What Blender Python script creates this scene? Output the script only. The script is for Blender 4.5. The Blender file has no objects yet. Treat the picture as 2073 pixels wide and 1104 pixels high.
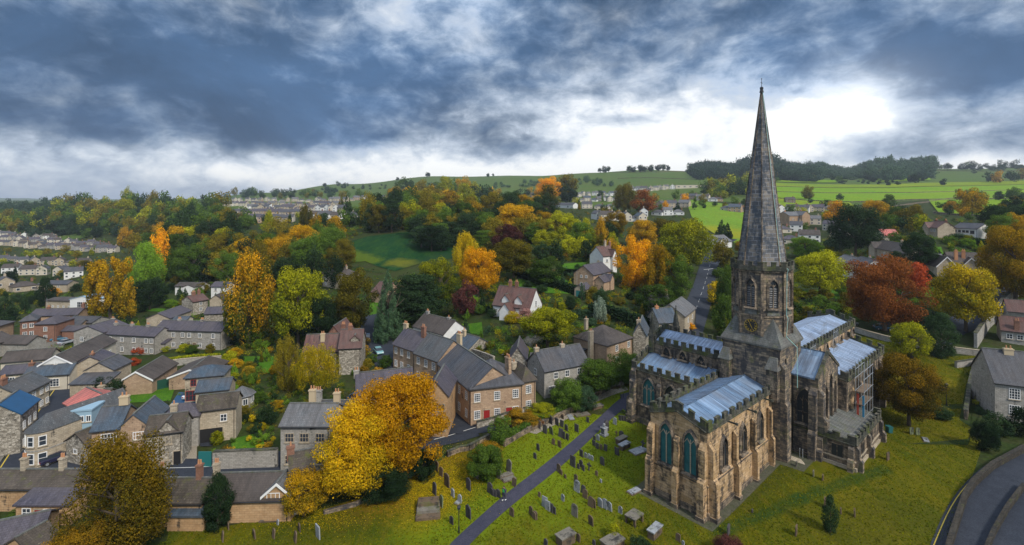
import bpy, bmesh, math, random
import numpy as np
from mathutils import Vector, Matrix
R = math.radians
sc = bpy.context.scene
# ---------------------------------------------------------------- camera
F, CX, HY, CH = 980.0, 1036.5, 412.0, 39.0          # focal length and eye line measured on the photo, drone height
cam = bpy.data.objects.new('camera', bpy.data.cameras.new('camera')); sc.collection.objects.link(cam)
cam.location = (0, 0, CH); cam.rotation_euler = (R(90), 0, 0)
cam.data.lens = F / 2073 * 36; cam.data.sensor_width = 36; cam.data.shift_y = -(552 - HY) / 2073
cam.data.clip_start = 1; cam.data.clip_end = 30000
sc.camera = cam
sc.view_settings.view_transform = 'Standard'; sc.view_settings.look = 'None'
sc.view_settings.exposure = 0.32; sc.view_settings.gamma = 1
# ---------------------------------------------------------------- world: Nishita sky under a procedural cloud deck
SUN_AZ, SUN_EL = 28, 42
W = bpy.data.worlds.new('World'); sc.world = W; W.use_nodes = True
nt = W.node_tree; N = nt.nodes; L = nt.links
for n in list(N): N.remove(n)
def nn(t, **k):
    n = N.new(t)
    for a, b in k.items(): setattr(n, a, b)
    return n
def M(op, a, b=0.0, c=0.0, clamp=False):
    n = nn('ShaderNodeMath', operation=op, use_clamp=clamp)
    for i, v in enumerate((a, b, c)):
        if i < len(n.inputs):
            if isinstance(v, (int, float)): n.inputs[i].default_value = v
            else: L.new(v, n.inputs[i])
    return n.outputs[0]
def SM(v, a, b):
    n = nn('ShaderNodeMapRange', interpolation_type='SMOOTHSTEP')
    L.new(v, n.inputs[0]); n.inputs[1].default_value = a; n.inputs[2].default_value = b
    return n.outputs[0]
def CMIX(f, a, b):
    n = nn('ShaderNodeMix', data_type='RGBA')
    for s, v in ((0, f), (6, a), (7, b)):
        if isinstance(v, (int, float)): n.inputs[s].default_value = v
        elif isinstance(v, tuple): n.inputs[s].default_value = (*v, 1)
        else: L.new(v, n.inputs[s])
    return n.outputs[2]
tc = nn('ShaderNodeTexCoord'); sep = nn('ShaderNodeSeparateXYZ'); L.new(tc.outputs['Generated'], sep.inputs[0])
dx, dy, dz = sep.outputs
AZ = M('MULTIPLY', M('ARCTAN2', dx, dy), 57.2958)
EL = M('MULTIPLY', M('ARCSINE', dz), 57.2958)
den = M('ADD', M('MAXIMUM', dz, 0.0), 0.30)
cmb = nn('ShaderNodeCombineXYZ'); L.new(M('DIVIDE', dx, den), cmb.inputs[0]); L.new(M('DIVIDE', dy, den), cmb.inputs[1]); L.new(M('MULTIPLY', dz, 3.0), cmb.inputs[2])
def NOISE(vec, scale, det, rough, dist=0.0, off=(0, 0, 0)):
    mp = nn('ShaderNodeMapping'); L.new(vec, mp.inputs[0]); mp.inputs[1].default_value = off
    n = nn('ShaderNodeTexNoise'); L.new(mp.outputs[0], n.inputs['Vector'])
    n.inputs['Scale'].default_value = scale; n.inputs['Detail'].default_value = det
    n.inputs['Roughness'].default_value = rough; n.inputs['Distortion'].default_value = dist
    return n.outputs['Fac']
cv = cmb.outputs[0]
n1 = NOISE(cv, 0.75, 8, 0.55, 0.7, (3.1, 1.7, 0))
n2 = NOISE(cv, 2.2, 9, 0.58, 0.5, (7.3, 2.2, 4))
mpz = nn('ShaderNodeMapping'); L.new(tc.outputs['Generated'], mpz.inputs[0]); mpz.inputs[3].default_value = (1, 1, 1.75)
n3 = NOISE(mpz.outputs[0], 5.0, 10, 0.56, 0.25, (0.3, 0.1, 0.9))
def blob(az, el, ra, re):
    a = M('POWER', M('ABSOLUTE', M('DIVIDE', M('SUBTRACT', AZ, az), ra)), 2.0)
    b = M('POWER', M('ABSOLUTE', M('DIVIDE', M('SUBTRACT', EL, el), re)), 2.0)
    return M('EXPONENT', M('MULTIPLY', M('ADD', a, b), -1.0))
# density of the deck: positive blobs are heavy cloud, negative ones are thin and bright
terms = [(-35, 13, 30, 6.5, .36), (-12, 15, 22, 7, .22), (12, 21.5, 14, 5.5, .36), (43, 11.5, 15, 3.6, .55), (36, 21, 13, 5, .22), (-36, 7.4, 24, 1.7, .26),
         (11, 8.8, 12, 4.4, -.36), (35, 9.3, 6.5, 3.4, -.50), (24, 6, 16, 3.8, -.26), (-20, 3.4, 36, 2.6, -.34), (10, 1.5, 40, 3.2, -.34), (24, 12.5, 6, 3.5, -.16), (22, 8, 28, 9, -.13), (-13.5, 22, 3, 5, -.30), (-20, 14, 8, 3, -.12),
         (13, 9.6, 3.6, .9, .42), (11, 12.3, 3.2, 1.0, .22), (21, 6.2, 5, 1.2, .24), (27, 12, 4, 2.5, .14), (40, 4.8, 9, 1.1, .35), (3, 6.6, 5, 1.6, .40), (26, 14, 6, 2.5, .22), (44, 6.4, 12, 1.3, .16)]
bil = M('ABSOLUTE', M('SUBTRACT', NOISE(mpz.outputs[0], 3.1, 9, 0.55, 0.15, (5.3, 1.1, 2.2)), 0.5))
D = M('ADD', 0.545, M('MULTIPLY', M('SUBTRACT', n1, 0.5), 0.40))
D = M('SUBTRACT', D, M('MULTIPLY', M('SUBTRACT', bil, 0.09), 1.1))
D = M('ADD', D, M('MULTIPLY', M('SUBTRACT', n2, 0.5), 0.22))
D = M('ADD', D, M('MULTIPLY', M('SUBTRACT', n3, 0.5), 0.95))
n4 = NOISE(mpz.outputs[0], 15.0, 8, 0.62, 0.3, (1.3, 2.1, 0.9)); D = M('ADD', D, M('MULTIPLY', M('SUBTRACT', n4, 0.5), 0.85))
for az, el, ra, re, w in terms: D = M('ADD', D, M('MULTIPLY', blob(az, el, ra, re), w))
D = M('ADD', M('MULTIPLY', D, 1.02), -0.055)
ramp = nn('ShaderNodeValToRGB'); L.new(D, ramp.inputs[0])
cr = ramp.color_ramp; cr.interpolation = 'B_SPLINE'
stops = [(0.0, (1.05, 1.04, 1.0)), (.20, (.88, .90, .93)), (.34, (.60, .66, .74)), (.48, (.37, .44, .55)), (.62, (.21, .275, .375)), (.76, (.10, .165, .275)), (.92, (.045, .095, .185))]
while len(cr.elements) < len(stops): cr.elements.new(.5)
for e, (p, c) in zip(cr.elements, stops): e.position = p; e.color = (*c, 1)
sky = nn('ShaderNodeTexSky', sky_type='NISHITA'); sky.sun_disc = False
sky.sun_elevation = R(SUN_EL); sky.sun_rotation = R(SUN_AZ); sky.air_density = 1.2
skyc = nn('ShaderNodeVectorMath', operation='SCALE'); L.new(sky.outputs[0], skyc.inputs[0]); skyc.inputs[3].default_value = 0.10
mod = nn('ShaderNodeMapRange'); L.new(NOISE(mpz.outputs[0], 2.4, 8, 0.6, 0.6, (9.3, 4.1, 1.9)), mod.inputs[0]); mod.inputs[1].default_value = .3; mod.inputs[2].default_value = .7; mod.inputs[3].default_value = .62; mod.inputs[4].default_value = 1.55
rm = nn('ShaderNodeVectorMath', operation='SCALE'); L.new(ramp.outputs[0], rm.inputs[0]); L.new(mod.outputs[0], rm.inputs[3])
bm_ = CMIX(SM(D, .34, .62), ramp.outputs[0], rm.outputs[0])
col = CMIX(M('ADD', .90, M('MULTIPLY', D, .12), clamp=True), skyc.outputs[0], bm_)
# gain added to the unseen sky overhead and behind; glow round the hidden sun
glow = M('MULTIPLY', blob(35, 9.5, 5, 3.4), 0.30)
up = M('MULTIPLY', SM(EL, 26, 60), 0.45)
back = M('MULTIPLY', M('MULTIPLY', SM(M('ABSOLUTE', AZ), 62, 110), SM(EL, 2, 30)), 0.15)
gain = M('ADD', M('ADD', 1.0, up), back)
v = nn('ShaderNodeVectorMath', operation='SCALE'); L.new(col, v.inputs[0]); L.new(gain, v.inputs[3])
v2 = nn('ShaderNodeVectorMath', operation='ADD'); L.new(v.outputs[0], v2.inputs[0])
gc = nn('ShaderNodeCombineXYZ'); L.new(glow, gc.inputs[0]); L.new(M('MULTIPLY', glow, .97), gc.inputs[1]); L.new(M('MULTIPLY', glow, .88), gc.inputs[2])
L.new(gc.outputs[0], v2.inputs[1])
v3 = nn('ShaderNodeVectorMath', operation='SCALE'); L.new(v2.outputs[0], v3.inputs[0]); v3.inputs[3].default_value = 10.0
bg = nn('ShaderNodeBackground'); L.new(v3.outputs[0], bg.inputs[0]); bg.inputs[1].default_value = 0.10
wo = nn('ShaderNodeOutputWorld'); L.new(bg.outputs[0], wo.inputs[0])
W.cycles.sampling_method = 'MANUAL'; W.cycles.sample_map_resolution = 1024
# ---------------------------------------------------------------- sun lamp, turned from the sky's glow to light walls facing the viewer
sl = bpy.data.lights.new('sun', 'SUN'); so = bpy.data.objects.new('sun', sl); sc.collection.objects.link(so)
sl.energy = 2.7; sl.angle = R(10); sl.color = (1.0, .93, .82)
d = Vector((math.sin(R(SUN_AZ + 115)) * math.cos(R(SUN_EL)), math.cos(R(SUN_AZ + 115)) * math.cos(R(SUN_EL)), math.sin(R(SUN_EL))))
so.rotation_euler = d.to_track_quat('Z', 'Y').to_euler(); sky.sun_rotation = R(SUN_AZ + 115)
try:
    sc.cycles.volume_bounces = 0; sc.cycles.max_bounces = 5; sc.cycles.transparent_max_bounces = 6
except Exception: pass
# ================================================================ helpers
C = sc.collection
NOGO = []
LAB = {}                                             # label -> [(px, object)]
def tag(o, label=None, cat=None, group=None, kind=None):
    if label: o['label'] = label
    if cat: o['category'] = cat
    if group: o['group'] = group
    if kind: o['kind'] = kind
    return o
def autolabel(o, px, base, cat, group=None):
    tag(o, base, cat, group); LAB.setdefault(base, []).append((px, o)); return o
def empty(name, loc=(0, 0, 0), rz=0):
    o = bpy.data.objects.new(name, None); C.objects.link(o); o.location = loc; o.rotation_euler = (0, 0, rz); o.empty_display_size = .5; return o
class MB:
    def __init__(s): s.v = []; s.f = []; s.m = []
    def poly(s, pts, m=0):
        b = len(s.v); s.v += [tuple(p) for p in pts]; s.f.append(tuple(range(b, b + len(pts)))); s.m.append(m); return s
    def hexa(s, p, m=0):
        b = len(s.v); s.v += [tuple(q) for q in p]
        for f in ((0, 3, 2, 1), (4, 5, 6, 7), (0, 1, 5, 4), (1, 2, 6, 5), (2, 3, 7, 6), (3, 0, 4, 7)):
            s.f.append(tuple(b + i for i in f)); s.m.append(m)
        return s
    def box(s, x0, x1, y0, y1, z0, z1, m=0):
        return s.hexa([(x0, y0, z0), (x1, y0, z0), (x1, y1, z0), (x0, y1, z0), (x0, y0, z1), (x1, y0, z1), (x1, y1, z1), (x0, y1, z1)], m)
    def obox(s, c, ang, lx, ly, z0, z1, m=0):         # centred box turned by ang
        ca, sa = math.cos(ang), math.sin(ang); P = []
        for z in (z0, z1):
            for a, b in ((-1, -1), (1, -1), (1, 1), (-1, 1)):
                x, y = a * lx / 2, b * ly / 2; P.append((c[0] + x * ca - y * sa, c[1] + x * sa + y * ca, z))
        return s.hexa(P, m)
    def prism(s, pts, z0, z1, m=0, top=None):         # vertical prism from a ccw footprint
        n = len(pts); b = len(s.v); tp = top or pts
        s.v += [(p[0], p[1], z0) for p in pts] + [(p[0], p[1], z1) for p in tp]
        for i in range(n):
            j = (i + 1) % n; s.f.append((b + i, b + j, b + n + j, b + n + i)); s.m.append(m)
        s.f.append(tuple(b + n + i for i in range(n))); s.m.append(m)
        s.f.append(tuple(b + i for i in reversed(range(n)))); s.m.append(m); return s
    def extr(s, prof, a, b, axis='x', m=0):           # profile [(u,z)] extruded along an axis from a to b
        P = lambda t, u, z: (t, u, z) if axis == 'x' else (u, t, z)
        n = len(prof); k = len(s.v)
        s.v += [P(a, u, z) for u, z in prof] + [P(b, u, z) for u, z in prof]
        for i in range(n):
            j = (i + 1) % n; s.f.append((k + i, k + j, k + n + j, k + n + i)); s.m.append(m)
        s.f.append(tuple(k + i for i in reversed(range(n)))); s.m.append(m)
        s.f.append(tuple(k + n + i for i in range(n))); s.m.append(m); return s
    def tube(s, p0, p1, r0, r1=None, n=8, m=0):
        r1 = r0 if r1 is None else r1
        p0, p1 = Vector(p0), Vector(p1); d = (p1 - p0).normalized()
        a = d.orthogonal().normalized(); b = d.cross(a); k = len(s.v)
        for p, r in ((p0, r0), (p1, r1)):
            for i in range(n):
                t = 2 * math.pi * i / n; s.v.append(tuple(p + a * (r * math.cos(t)) + b * (r * math.sin(t))))
        for i in range(n):
            j = (i + 1) % n; s.f.append((k + i, k + j, k + n + j, k + n + i)); s.m.append(m)
        s.f.append(tuple(k + i for i in reversed(range(n)))); s.m.append(m)
        s.f.append(tuple(k + n + i for i in range(n))); s.m.append(m); return s
    def ball(s, c, r, n=8, h=5, sz=1.0, m=0):
        k = len(s.v)
        for i in range(1, h):
            ph = math.pi * i / h
            for j in range(n):
                t = 2 * math.pi * j / n; s.v.append((c[0] + r * math.sin(ph) * math.cos(t), c[1] + r * math.sin(ph) * math.sin(t), c[2] + r * sz * math.cos(ph)))
        s.v += [(c[0], c[1], c[2] + r * sz), (c[0], c[1], c[2] - r * sz)]; T = len(s.v) - 2
        for i in range(h - 2):
            for j in range(n):
                q = (j + 1) % n; s.f.append((k + i * n + j, k + (i + 1) * n + j, k + (i + 1) * n + q, k + i * n + q)); s.m.append(m)
        for j in range(n):
            q = (j + 1) % n
            s.f.append((k + j, k + q, T)); s.m.append(m); s.f.append((k + (h - 2) * n + q, k + (h - 2) * n + j, T + 1)); s.m.append(m)
        return s
    def mesh(s, name, mats):
        me = bpy.data.meshes.new(name); me.from_pydata(s.v, [], s.f)
        ms = mats if isinstance(mats, (list, tuple)) else [mats]
        for x in ms: me.materials.append(x)
        if len(ms) > 1: me.polygons.foreach_set('material_index', s.m)
        bm = bmesh.new(); bm.from_mesh(me); bmesh.ops.recalc_face_normals(bm, faces=bm.faces); bm.to_mesh(me); bm.free()
        autouv(me); return me
    def build(s, name, mats, parent=None):
        o = bpy.data.objects.new(name, s.mesh(name, mats)); C.objects.link(o)
        if parent: o.parent = parent
        return o
def autouv(me):                                        # metres along the face, so that courses of stone and slate stay level
    nl = len(me.loops)
    if not nl: return
    me.update(); uv = me.uv_layers.new(name='uv')
    co = np.empty(len(me.vertices) * 3, np.float32); me.vertices.foreach_get('co', co); co = co.reshape(-1, 3)
    vi = np.empty(nl, np.int32); me.loops.foreach_get('vertex_index', vi)
    npoly = len(me.polygons); no = np.empty(npoly * 3, np.float32); me.polygons.foreach_get('normal', no); no = no.reshape(-1, 3)
    lt = np.empty(npoly, np.int32); me.polygons.foreach_get('loop_total', lt); n = np.repeat(no, lt, 0)
    p = co[vi]; t = np.stack([-n[:, 1], n[:, 0], np.zeros(nl)], 1); ln = np.linalg.norm(t, axis=1)
    fl = ln < 0.08; t[fl] = (1, 0, 0); ln[fl] = 1; t /= ln[:, None]
    b = np.cross(n, t); b[fl] = (0, 1, 0)
    out = np.stack([(p * t).sum(1), (p * b).sum(1)], 1).astype(np.float32).ravel()
    uv.data.foreach_set('uv', out)
def dupe(o, parent=None):
    c = o.copy(); C.objects.link(c)
    if parent is not None: c.parent = parent
    for ch in [k for k in KIDS.get(o.name, [])]: dupe_child(ch, c)
    return c
KIDS = {}
def dupe_child(ch, parent):
    c = ch.copy(); C.objects.link(c); c.parent = parent
    for g in KIDS.get(ch.name, []): dupe_child(g, c)
def index_kids():
    KIDS.clear()
    for o in bpy.data.objects:
        if o.parent: KIDS.setdefault(o.parent.name, []).append(o)
# ---------------------------------------------------------------- materials
def mat(name): 
    m = bpy.data.materials.new(name); m.use_nodes = True; t = m.node_tree
    b = t.nodes['Principled BSDF']; return m, t, b
class NB:                                               # tiny node builder
    def __init__(s, t): s.t = t
    def n(s, ty, ins=None, **k):
        x = s.t.nodes.new(ty)
        for a, b in k.items(): setattr(x, a, b)
        for key, val in (ins or {}).items():
            if isinstance(val, bpy.types.NodeSocket): s.t.links.new(val, x.inputs[key])
            elif isinstance(val, tuple) and len(val) == 3 and x.inputs[key].type == 'RGBA': x.inputs[key].default_value = (*val, 1)
            else: x.inputs[key].default_value = val
        return x
    def noise(s, vec, sc_, det=4, rough=.55, dist=0): return s.n('ShaderNodeTexNoise', {'Vector': vec, 'Scale': sc_, 'Detail': det, 'Roughness': rough, 'Distortion': dist}).outputs['Fac']
    def mr(s, v_, a, b, c=0.0, d=1.0): return s.n('ShaderNodeMapRange', {0: v_, 1: a, 2: b, 3: c, 4: d}).outputs[0]
    def mix(s, f, a, b, bt='MIX'): return s.n('ShaderNodeMix', {0: f, 6: a, 7: b}, data_type='RGBA', blend_type=bt).outputs[2]
    def math(s, op, a, b=0.0): return s.n('ShaderNodeMath', {0: a, 1: b}, operation=op).outputs[0]
    def scale(s, vec, v_): return s.n('ShaderNodeMapping', {0: vec, 3: v_}).outputs[0]
def plain(name, c, rough=.7, metal=0, emit=None, var=.0):
    m, t, b = mat(name); b.inputs['Base Color'].default_value = (*c, 1); b.inputs['Roughness'].default_value = rough; b.inputs['Metallic'].default_value = metal
    if var:
        q = NB(t); g = t.nodes.new('ShaderNodeNewGeometry'); f = q.noise(g.outputs['Position'], 1.3, 5)
        t.links.new(q.mix(q.mr(f, .3, .7), tuple(x * (1 - var) for x in c), tuple(x * (1 + var) for x in c)), b.inputs['Base Color'])
    return m
def stone(name, c1, c2, bw=.55, bh=.26, mortar=.6, stain=0.0, stainc=(.035, .035, .035), moss=0.0, rubble=False, ms=.018):
    m, t, b = mat(name); q = NB(t); uv = t.nodes.new('ShaderNodeTexCoord').outputs['UV']; g = t.nodes.new('ShaderNodeNewGeometry').outputs['Position']
    br = q.n('ShaderNodeTexBrick', {'Vector': uv, 'Color1': c1, 'Color2': c2, 'Mortar': tuple(x * mortar for x in c1), 'Scale': 1.0, 'Mortar Size': ms, 'Brick Width': bw, 'Row Height': bh, 'Bias': -.05, 'Mortar Smooth': .3})
    base = br.outputs['Color']
    if rubble:
        vo = q.n('ShaderNodeTexVoronoi', {'Vector': q.scale(uv, (2.6, 4.2, 1)), 'Scale': 1.0}); vc = q.n('ShaderNodeSeparateColor', {0: vo.outputs['Color']}).outputs[0]
        base = q.mix(q.mr(vc, 0, 1), tuple(x * .72 for x in c1), tuple(x * 1.25 for x in c2))
        ed = q.n('ShaderNodeTexVoronoi', {'Vector': q.scale(uv, (2.6, 4.2, 1)), 'Scale': 1.0}, feature='DISTANCE_TO_EDGE').outputs['Distance']
        base = q.mix(q.mr(ed, .0, .08), tuple(x * mortar for x in c1), base)
    big = q.noise(g, .35, 6, .6); med = q.noise(g, 2.2, 5, .65)
    base = q.mix(q.mr(big, .35, .65, 0, .55), base, q.mix(.5, base, (.30, .25, .18), 'MULTIPLY'))
    base = q.mix(q.mr(med, .25, .75, .0, .45), base, (0, 0, 0), 'OVERLAY') if False else q.mix(1.0, base, q.n('ShaderNodeCombineColor', {0: q.mr(med, .2, .8, .78, 1.22), 1: q.mr(med, .2, .8, .78, 1.2), 2: q.mr(med, .2, .8, .8, 1.18)}).outputs[0], 'MULTIPLY')
    if stain:
        s1 = q.noise(q.scale(g, (.9, .9, .28)), 1.0, 7, .68, .3); s2 = q.noise(q.scale(uv, (1.1, 3.0, 1)), 1.0, 3, .7)
        k = q.math('ADD', q.math('MULTIPLY', s1, .7), q.math('MULTIPLY', s2, .3))
        base = q.mix(q.mr(k, .60 - stain * .28, .66 - stain * .20, 0, .9), base, stainc)
    if moss:
        k = q.noise(g, .55, 6, .7, .2); base = q.mix(q.mr(k, .62 - moss * .2, .78 - moss * .2, 0, .8), base, (.10, .12, .025))
    t.links.new(base, b.inputs['Base Color']); b.inputs['Roughness'].default_value = .9; b.inputs['Specular IOR Level'].default_value = .12
    bp = q.n('ShaderNodeBump', {'Height': br.outputs['Fac'] if not rubble else med, 'Strength': .5, 'Distance': .03}); bp.invert = not rubble
    t.links.new(bp.outputs[0], b.inputs['Normal']); return m
def roofmat(name, c1, c2, bw=.35, bh=.28, rough=.55, lich=(.25, .24, .2), lk=.25, moss=0.0):
    m, t, b = mat(name); q = NB(t); uv = t.nodes.new('ShaderNodeTexCoord').outputs['UV']; g = t.nodes.new('ShaderNodeNewGeometry').outputs['Position']
    br = q.n('ShaderNodeTexBrick', {'Vector': uv, 'Color1': c1, 'Color2': c2, 'Mortar': tuple(x * .35 for x in c1), 'Scale': 1.0, 'Mortar Size': .014, 'Brick Width': bw, 'Row Height': bh, 'Bias': 0.0})
    st = q.noise(q.scale(uv, (1.6, .22, 1)), 1.0, 5, .6); sp = q.noise(g, 3.0, 6, .75); bgn = q.noise(g, .3, 4, .6)
    base = q.mix(1.0, br.outputs['Color'], q.n('ShaderNodeCombineColor', {0: q.mr(st, .3, .7, .5, 1.5), 1: q.mr(st, .3, .7, .52, 1.48), 2: q.mr(st, .3, .7, .54, 1.46)}).outputs[0], 'MULTIPLY')
    base = q.mix(q.mr(bgn, .3, .65, 0, .75), base, q.mix(.6, base, (.12, .10, .09), 'MIX'))
    base = q.mix(q.mr(sp, .60, .72, 0, min(1, lk * 2.2)), base, lich)
    if moss: base = q.mix(q.mr(q.noise(g, .9, 6, .7), .6 - moss * .2, .75 - moss * .2, 0, .75), base, (.09, .10, .02))
    t.links.new(base, b.inputs['Base Color']); b.inputs['Roughness'].default_value = rough; b.inputs['Specular IOR Level'].default_value = .3
    bp = q.n('ShaderNodeBump', {'Height': br.outputs['Fac'], 'Strength': .6, 'Distance': .03}); bp.invert = True
    t.links.new(bp.outputs[0], b.inputs['Normal']); return m
MT = {}
MT['church'] = stone('sandstone_golden', (.46, .31, .16), (.60, .43, .27), .75, .34, .65, stain=.41, stainc=(.05, .045, .04))
MT['church_dark'] = stone('sandstone_sooty', (.12, .11, .10), (.40, .31, .21), .75, .34, .5, stain=.44, stainc=(.05, .05, .055), moss=.25)
MT['church_grey'] = stone('sandstone_grey', (.17, .14, .11), (.44, .34, .235), .75, .34, .6, stain=.5, stainc=(.04, .038, .038), moss=.2)
MT['parapet'] = stone('parapet_stone', (.10, .10, .085), (.17, .155, .12), .8, .35, .6, stain=.55, stainc=(.035, .04, .035), moss=.55)
MT['wall_dark'] = stone('sooty_field_stone', (.045, .042, .036), (.085, .075, .06), .45, .22, .5, stain=.3, moss=.2)
MT['spire'] = stone('spire_stone', (.115, .12, .13), (.28, .25, .21), 1.1, .62, 2.4, stain=.45, stainc=(.055, .07, .09), ms=.05)
MT['lead'] = roofmat('lead_sheet', (.115, .205, .335), (.215, .315, .46), .75, 4.0, .5, (.25, .31, .37), .2)  # both lead sheets carry the sky's blue reflection in their base colour
MT['lead_pale'] = roofmat('pale_lead_sheet', (.27, .37, .53), (.34, .44, .60), .75, 4.5, .5, (.42, .46, .52), .2)
MT['stoneslate'] = roofmat('stone_slates', (0.106, 0.119, 0.112), (0.152, 0.158, 0.145), .5, .34, .7, (.3, .3, .25), .3, moss=.3)
MT['pink'] = stone('pink_gritstone', (.40, .28, .19), (.50, .365, .25), .6, .28, .75, stain=.08)
MT['golden'] = stone('golden_gritstone', (.44, .28, .15), (.52, .35, .2), .6, .28, .75, stain=.1)
MT['brickred'] = stone('brown_brick', (.26, .14, .10), (.34, .19, .14), .23, .09, .9, stain=.1)
MT['grey'] = stone('grey_limestone', (.34, .33, .30), (.44, .42, .385), .5, .22, .65, stain=.12)
MT['rubble'] = stone('rubble_limestone', (.30, .27, .22), (.44, .41, .35), .5, .22, .4, stain=.1, rubble=True)
MT['buff'] = stone('buff_stone', (.42, .36, .27), (.52, .45, .345), .6, .28, .7, stain=.08)
MT['render'] = plain('white_render', (.68, .68, .66), .85, var=.08)
MT['cream'] = plain('cream_render', (.52, .47, .38), .85, var=.1)
MT['slate'] = roofmat('blue_slate', (0.054, 0.061, 0.075), (0.075, 0.083, 0.100), lk=.2)
MT['slate_blue'] = roofmat('wet_blue_slate', (0.044, 0.073, 0.107), (0.064, 0.098, 0.137), lk=.35, lich=(.2, .28, .34))
MT['slate_purple'] = roofmat('purple_slate', (0.061, 0.056, 0.078), (0.085, 0.078, 0.103), lk=.3, lich=(.26, .25, .28))
MT['slate_lich'] = roofmat('lichened_slate', (0.064, 0.075, 0.083), (0.088, 0.098, 0.107), lk=.75, lich=(.34, .37, .37))
MT['slate_pale'] = roofmat('pale_slate', (0.122, 0.132, 0.141), (0.161, 0.166, 0.176), lk=.3, lich=(.45, .45, .45))
MT['tile_brown'] = roofmat('brown_tiles', (0.049, 0.039, 0.033), (0.071, 0.056, 0.047), lk=.15)
MT['tile_stone'] = roofmat('stone_tiles', (0.051, 0.041, 0.030), (0.081, 0.066, 0.049), .42, .30, .85, (.32, .29, .22), .4, moss=.25)
MT['tile_red'] = roofmat('weathered_red_tiles', (0.115, 0.049, 0.040), (0.147, 0.068, 0.056), lk=.25, lich=(.3, .24, .2))
MT['tile_pink'] = roofmat('new_red_tiles', (.60, .16, .13), (.66, .19, .155), lk=.05)
MT['tarp'] = plain('blue_sheeting', (.008, .07, .17), .5, var=.12)
MT['white'] = plain('white_paint', (.78, .78, .77), .5)
MT['black'] = plain('black_paint', (.02, .02, .022), .4)
MT['glass'] = plain('window_glass', (.035, .045, .06), .12)
MT['glass_dark'] = plain('leaded_glass', (.022, .028, .035), .3)
MT['glass_teal'] = plain('teal_leaded_glass', (.015, .11, .125), .35, var=.25)
MT['pot'] = plain('clay_pot', (.45, .22, .11), .8)
MT['potbuff'] = plain('buff_pot', (.50, .40, .26), .8)
MT['red_door'] = plain('red_door_paint', (.28, .02, .02), .4)
MT['green_door'] = plain('dark_green_paint', (.015, .07, .05), .4)
MT['teal'] = plain('teal_paint', (.02, .16, .16), .5)
MT['blue_paint'] = plain('pale_blue_paint', (.28, .42, .52), .5)
MT['wood'] = plain('weathered_wood', (.17, .12, .08), .85, var=.2)
MT['gold'] = plain('gold_leaf', (.75, .52, .08), .35, .6)
MT['steel'] = plain('galvanised_steel', (.42, .44, .46), .45, .6)
MT['bark'] = plain('bark', (.085, .065, .045), .95, var=.3)
MT['rubber'] = plain('rubber', (.02, .02, .02), .9)
MT['conductor'] = plain('copper_conductor', (.33, .62, .58), .6)
def groundmat(name, cs, scales=(.05, .6, 4), rough=.95, streak=0, k=(.35, .65), bump=.25):
    m, t, b = mat(name); q = NB(t); g = t.nodes.new('ShaderNodeNewGeometry').outputs['Position']
    vec = g
    if streak: vec = q.n('ShaderNodeMapping', {0: g, 2: (0, 0, R(streak)), 3: (1, .18, 1)}).outputs[0]
    a = q.noise(vec, scales[0], 5, .6, .3); c_ = q.noise(vec, scales[1], 6, .7); e = q.noise(g, scales[2], 4, .7)
    base = q.mix(q.mr(a, *k), cs[0], cs[1]); base = q.mix(q.mr(c_, .42, .68, 0, .8), base, cs[2])
    base = q.mix(1.0, base, q.n('ShaderNodeCombineColor', {0: q.mr(e, .25, .75, .5, 1.5), 1: q.mr(e, .25, .75, .54, 1.46), 2: q.mr(e, .25, .75, .6, 1.4)}).outputs[0], 'MULTIPLY')
    t.links.new(base, b.inputs['Base Color']); b.inputs['Roughness'].default_value = rough; b.inputs['Specular IOR Level'].default_value = .08
    bp = q.n('ShaderNodeBump', {'Height': e, 'Strength': bump, 'Distance': .1}); t.links.new(bp.outputs[0], b.inputs['Normal']); return m
def seg(p0, p1, w, col): return ('seg', p0, p1, w, col)
def maskgrass(name, cs, masks, scales=(.12, .9, 5), streak=28):
    m = groundmat(name, cs, scales, streak=streak, k=(.38, .62)); t = m.node_tree; q = NB(t); b = t.nodes['Principled BSDF']; base = b.inputs['Base Color'].links[0].from_socket
    g = t.nodes.new('ShaderNodeNewGeometry').outputs['Position']; sx = q.n('ShaderNodeSeparateXYZ', {0: g}); nz = q.noise(g, .22, 5, .65); nz2 = q.noise(g, 1.6, 4, .7)
    for px0, py0, px1, py1, w, col, amt in masks:
        a, c = at(px0, py0), at(px1, py1); d_ = (c - a).xy; L0 = max(d_.length, .01); ux, uy = (d_.x / L0, d_.y / L0) if L0 > .5 else (1, 0)
        rx = q.math('SUBTRACT', sx.outputs[0], a.x); ry = q.math('SUBTRACT', sx.outputs[1], a.y)
        u = q.math('ADD', q.math('MULTIPLY', rx, ux), q.math('MULTIPLY', ry, uy)); v_ = q.math('SUBTRACT', q.math('MULTIPLY', ry, ux), q.math('MULTIPLY', rx, uy))
        du = q.math('MAXIMUM', q.math('SUBTRACT', q.math('ABSOLUTE', q.math('SUBTRACT', u, L0 / 2)), L0 / 2), 0.0)
        ds = q.math('SQRT', q.math('ADD', q.math('MULTIPLY', du, du), q.math('MULTIPLY', v_, v_)))
        ds = q.math('ADD', ds, q.math('MULTIPLY', q.math('SUBTRACT', nz, .5), w * 1.6)); f = q.mr(ds, w * 1.15, w * .45, 0, amt)
        f = q.math('MULTIPLY', f, q.mr(nz2, .3, .6, .55, 1.0))
        base = q.mix(f, base, col)
    t.links.new(base, b.inputs['Base Color']); return m
MT['ground'] = groundmat('garden_ground', [(.025, .045, .010), (.04, .058, .012), (.045, .038, .02)], (.03, .25, 1.5))
MT['yard_grass'] = groundmat('churchyard_grass', [(.155, .150, .006), (.085, .125, .008), (.21, .165, .012)], (.12, .9, 5), streak=28)
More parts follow.
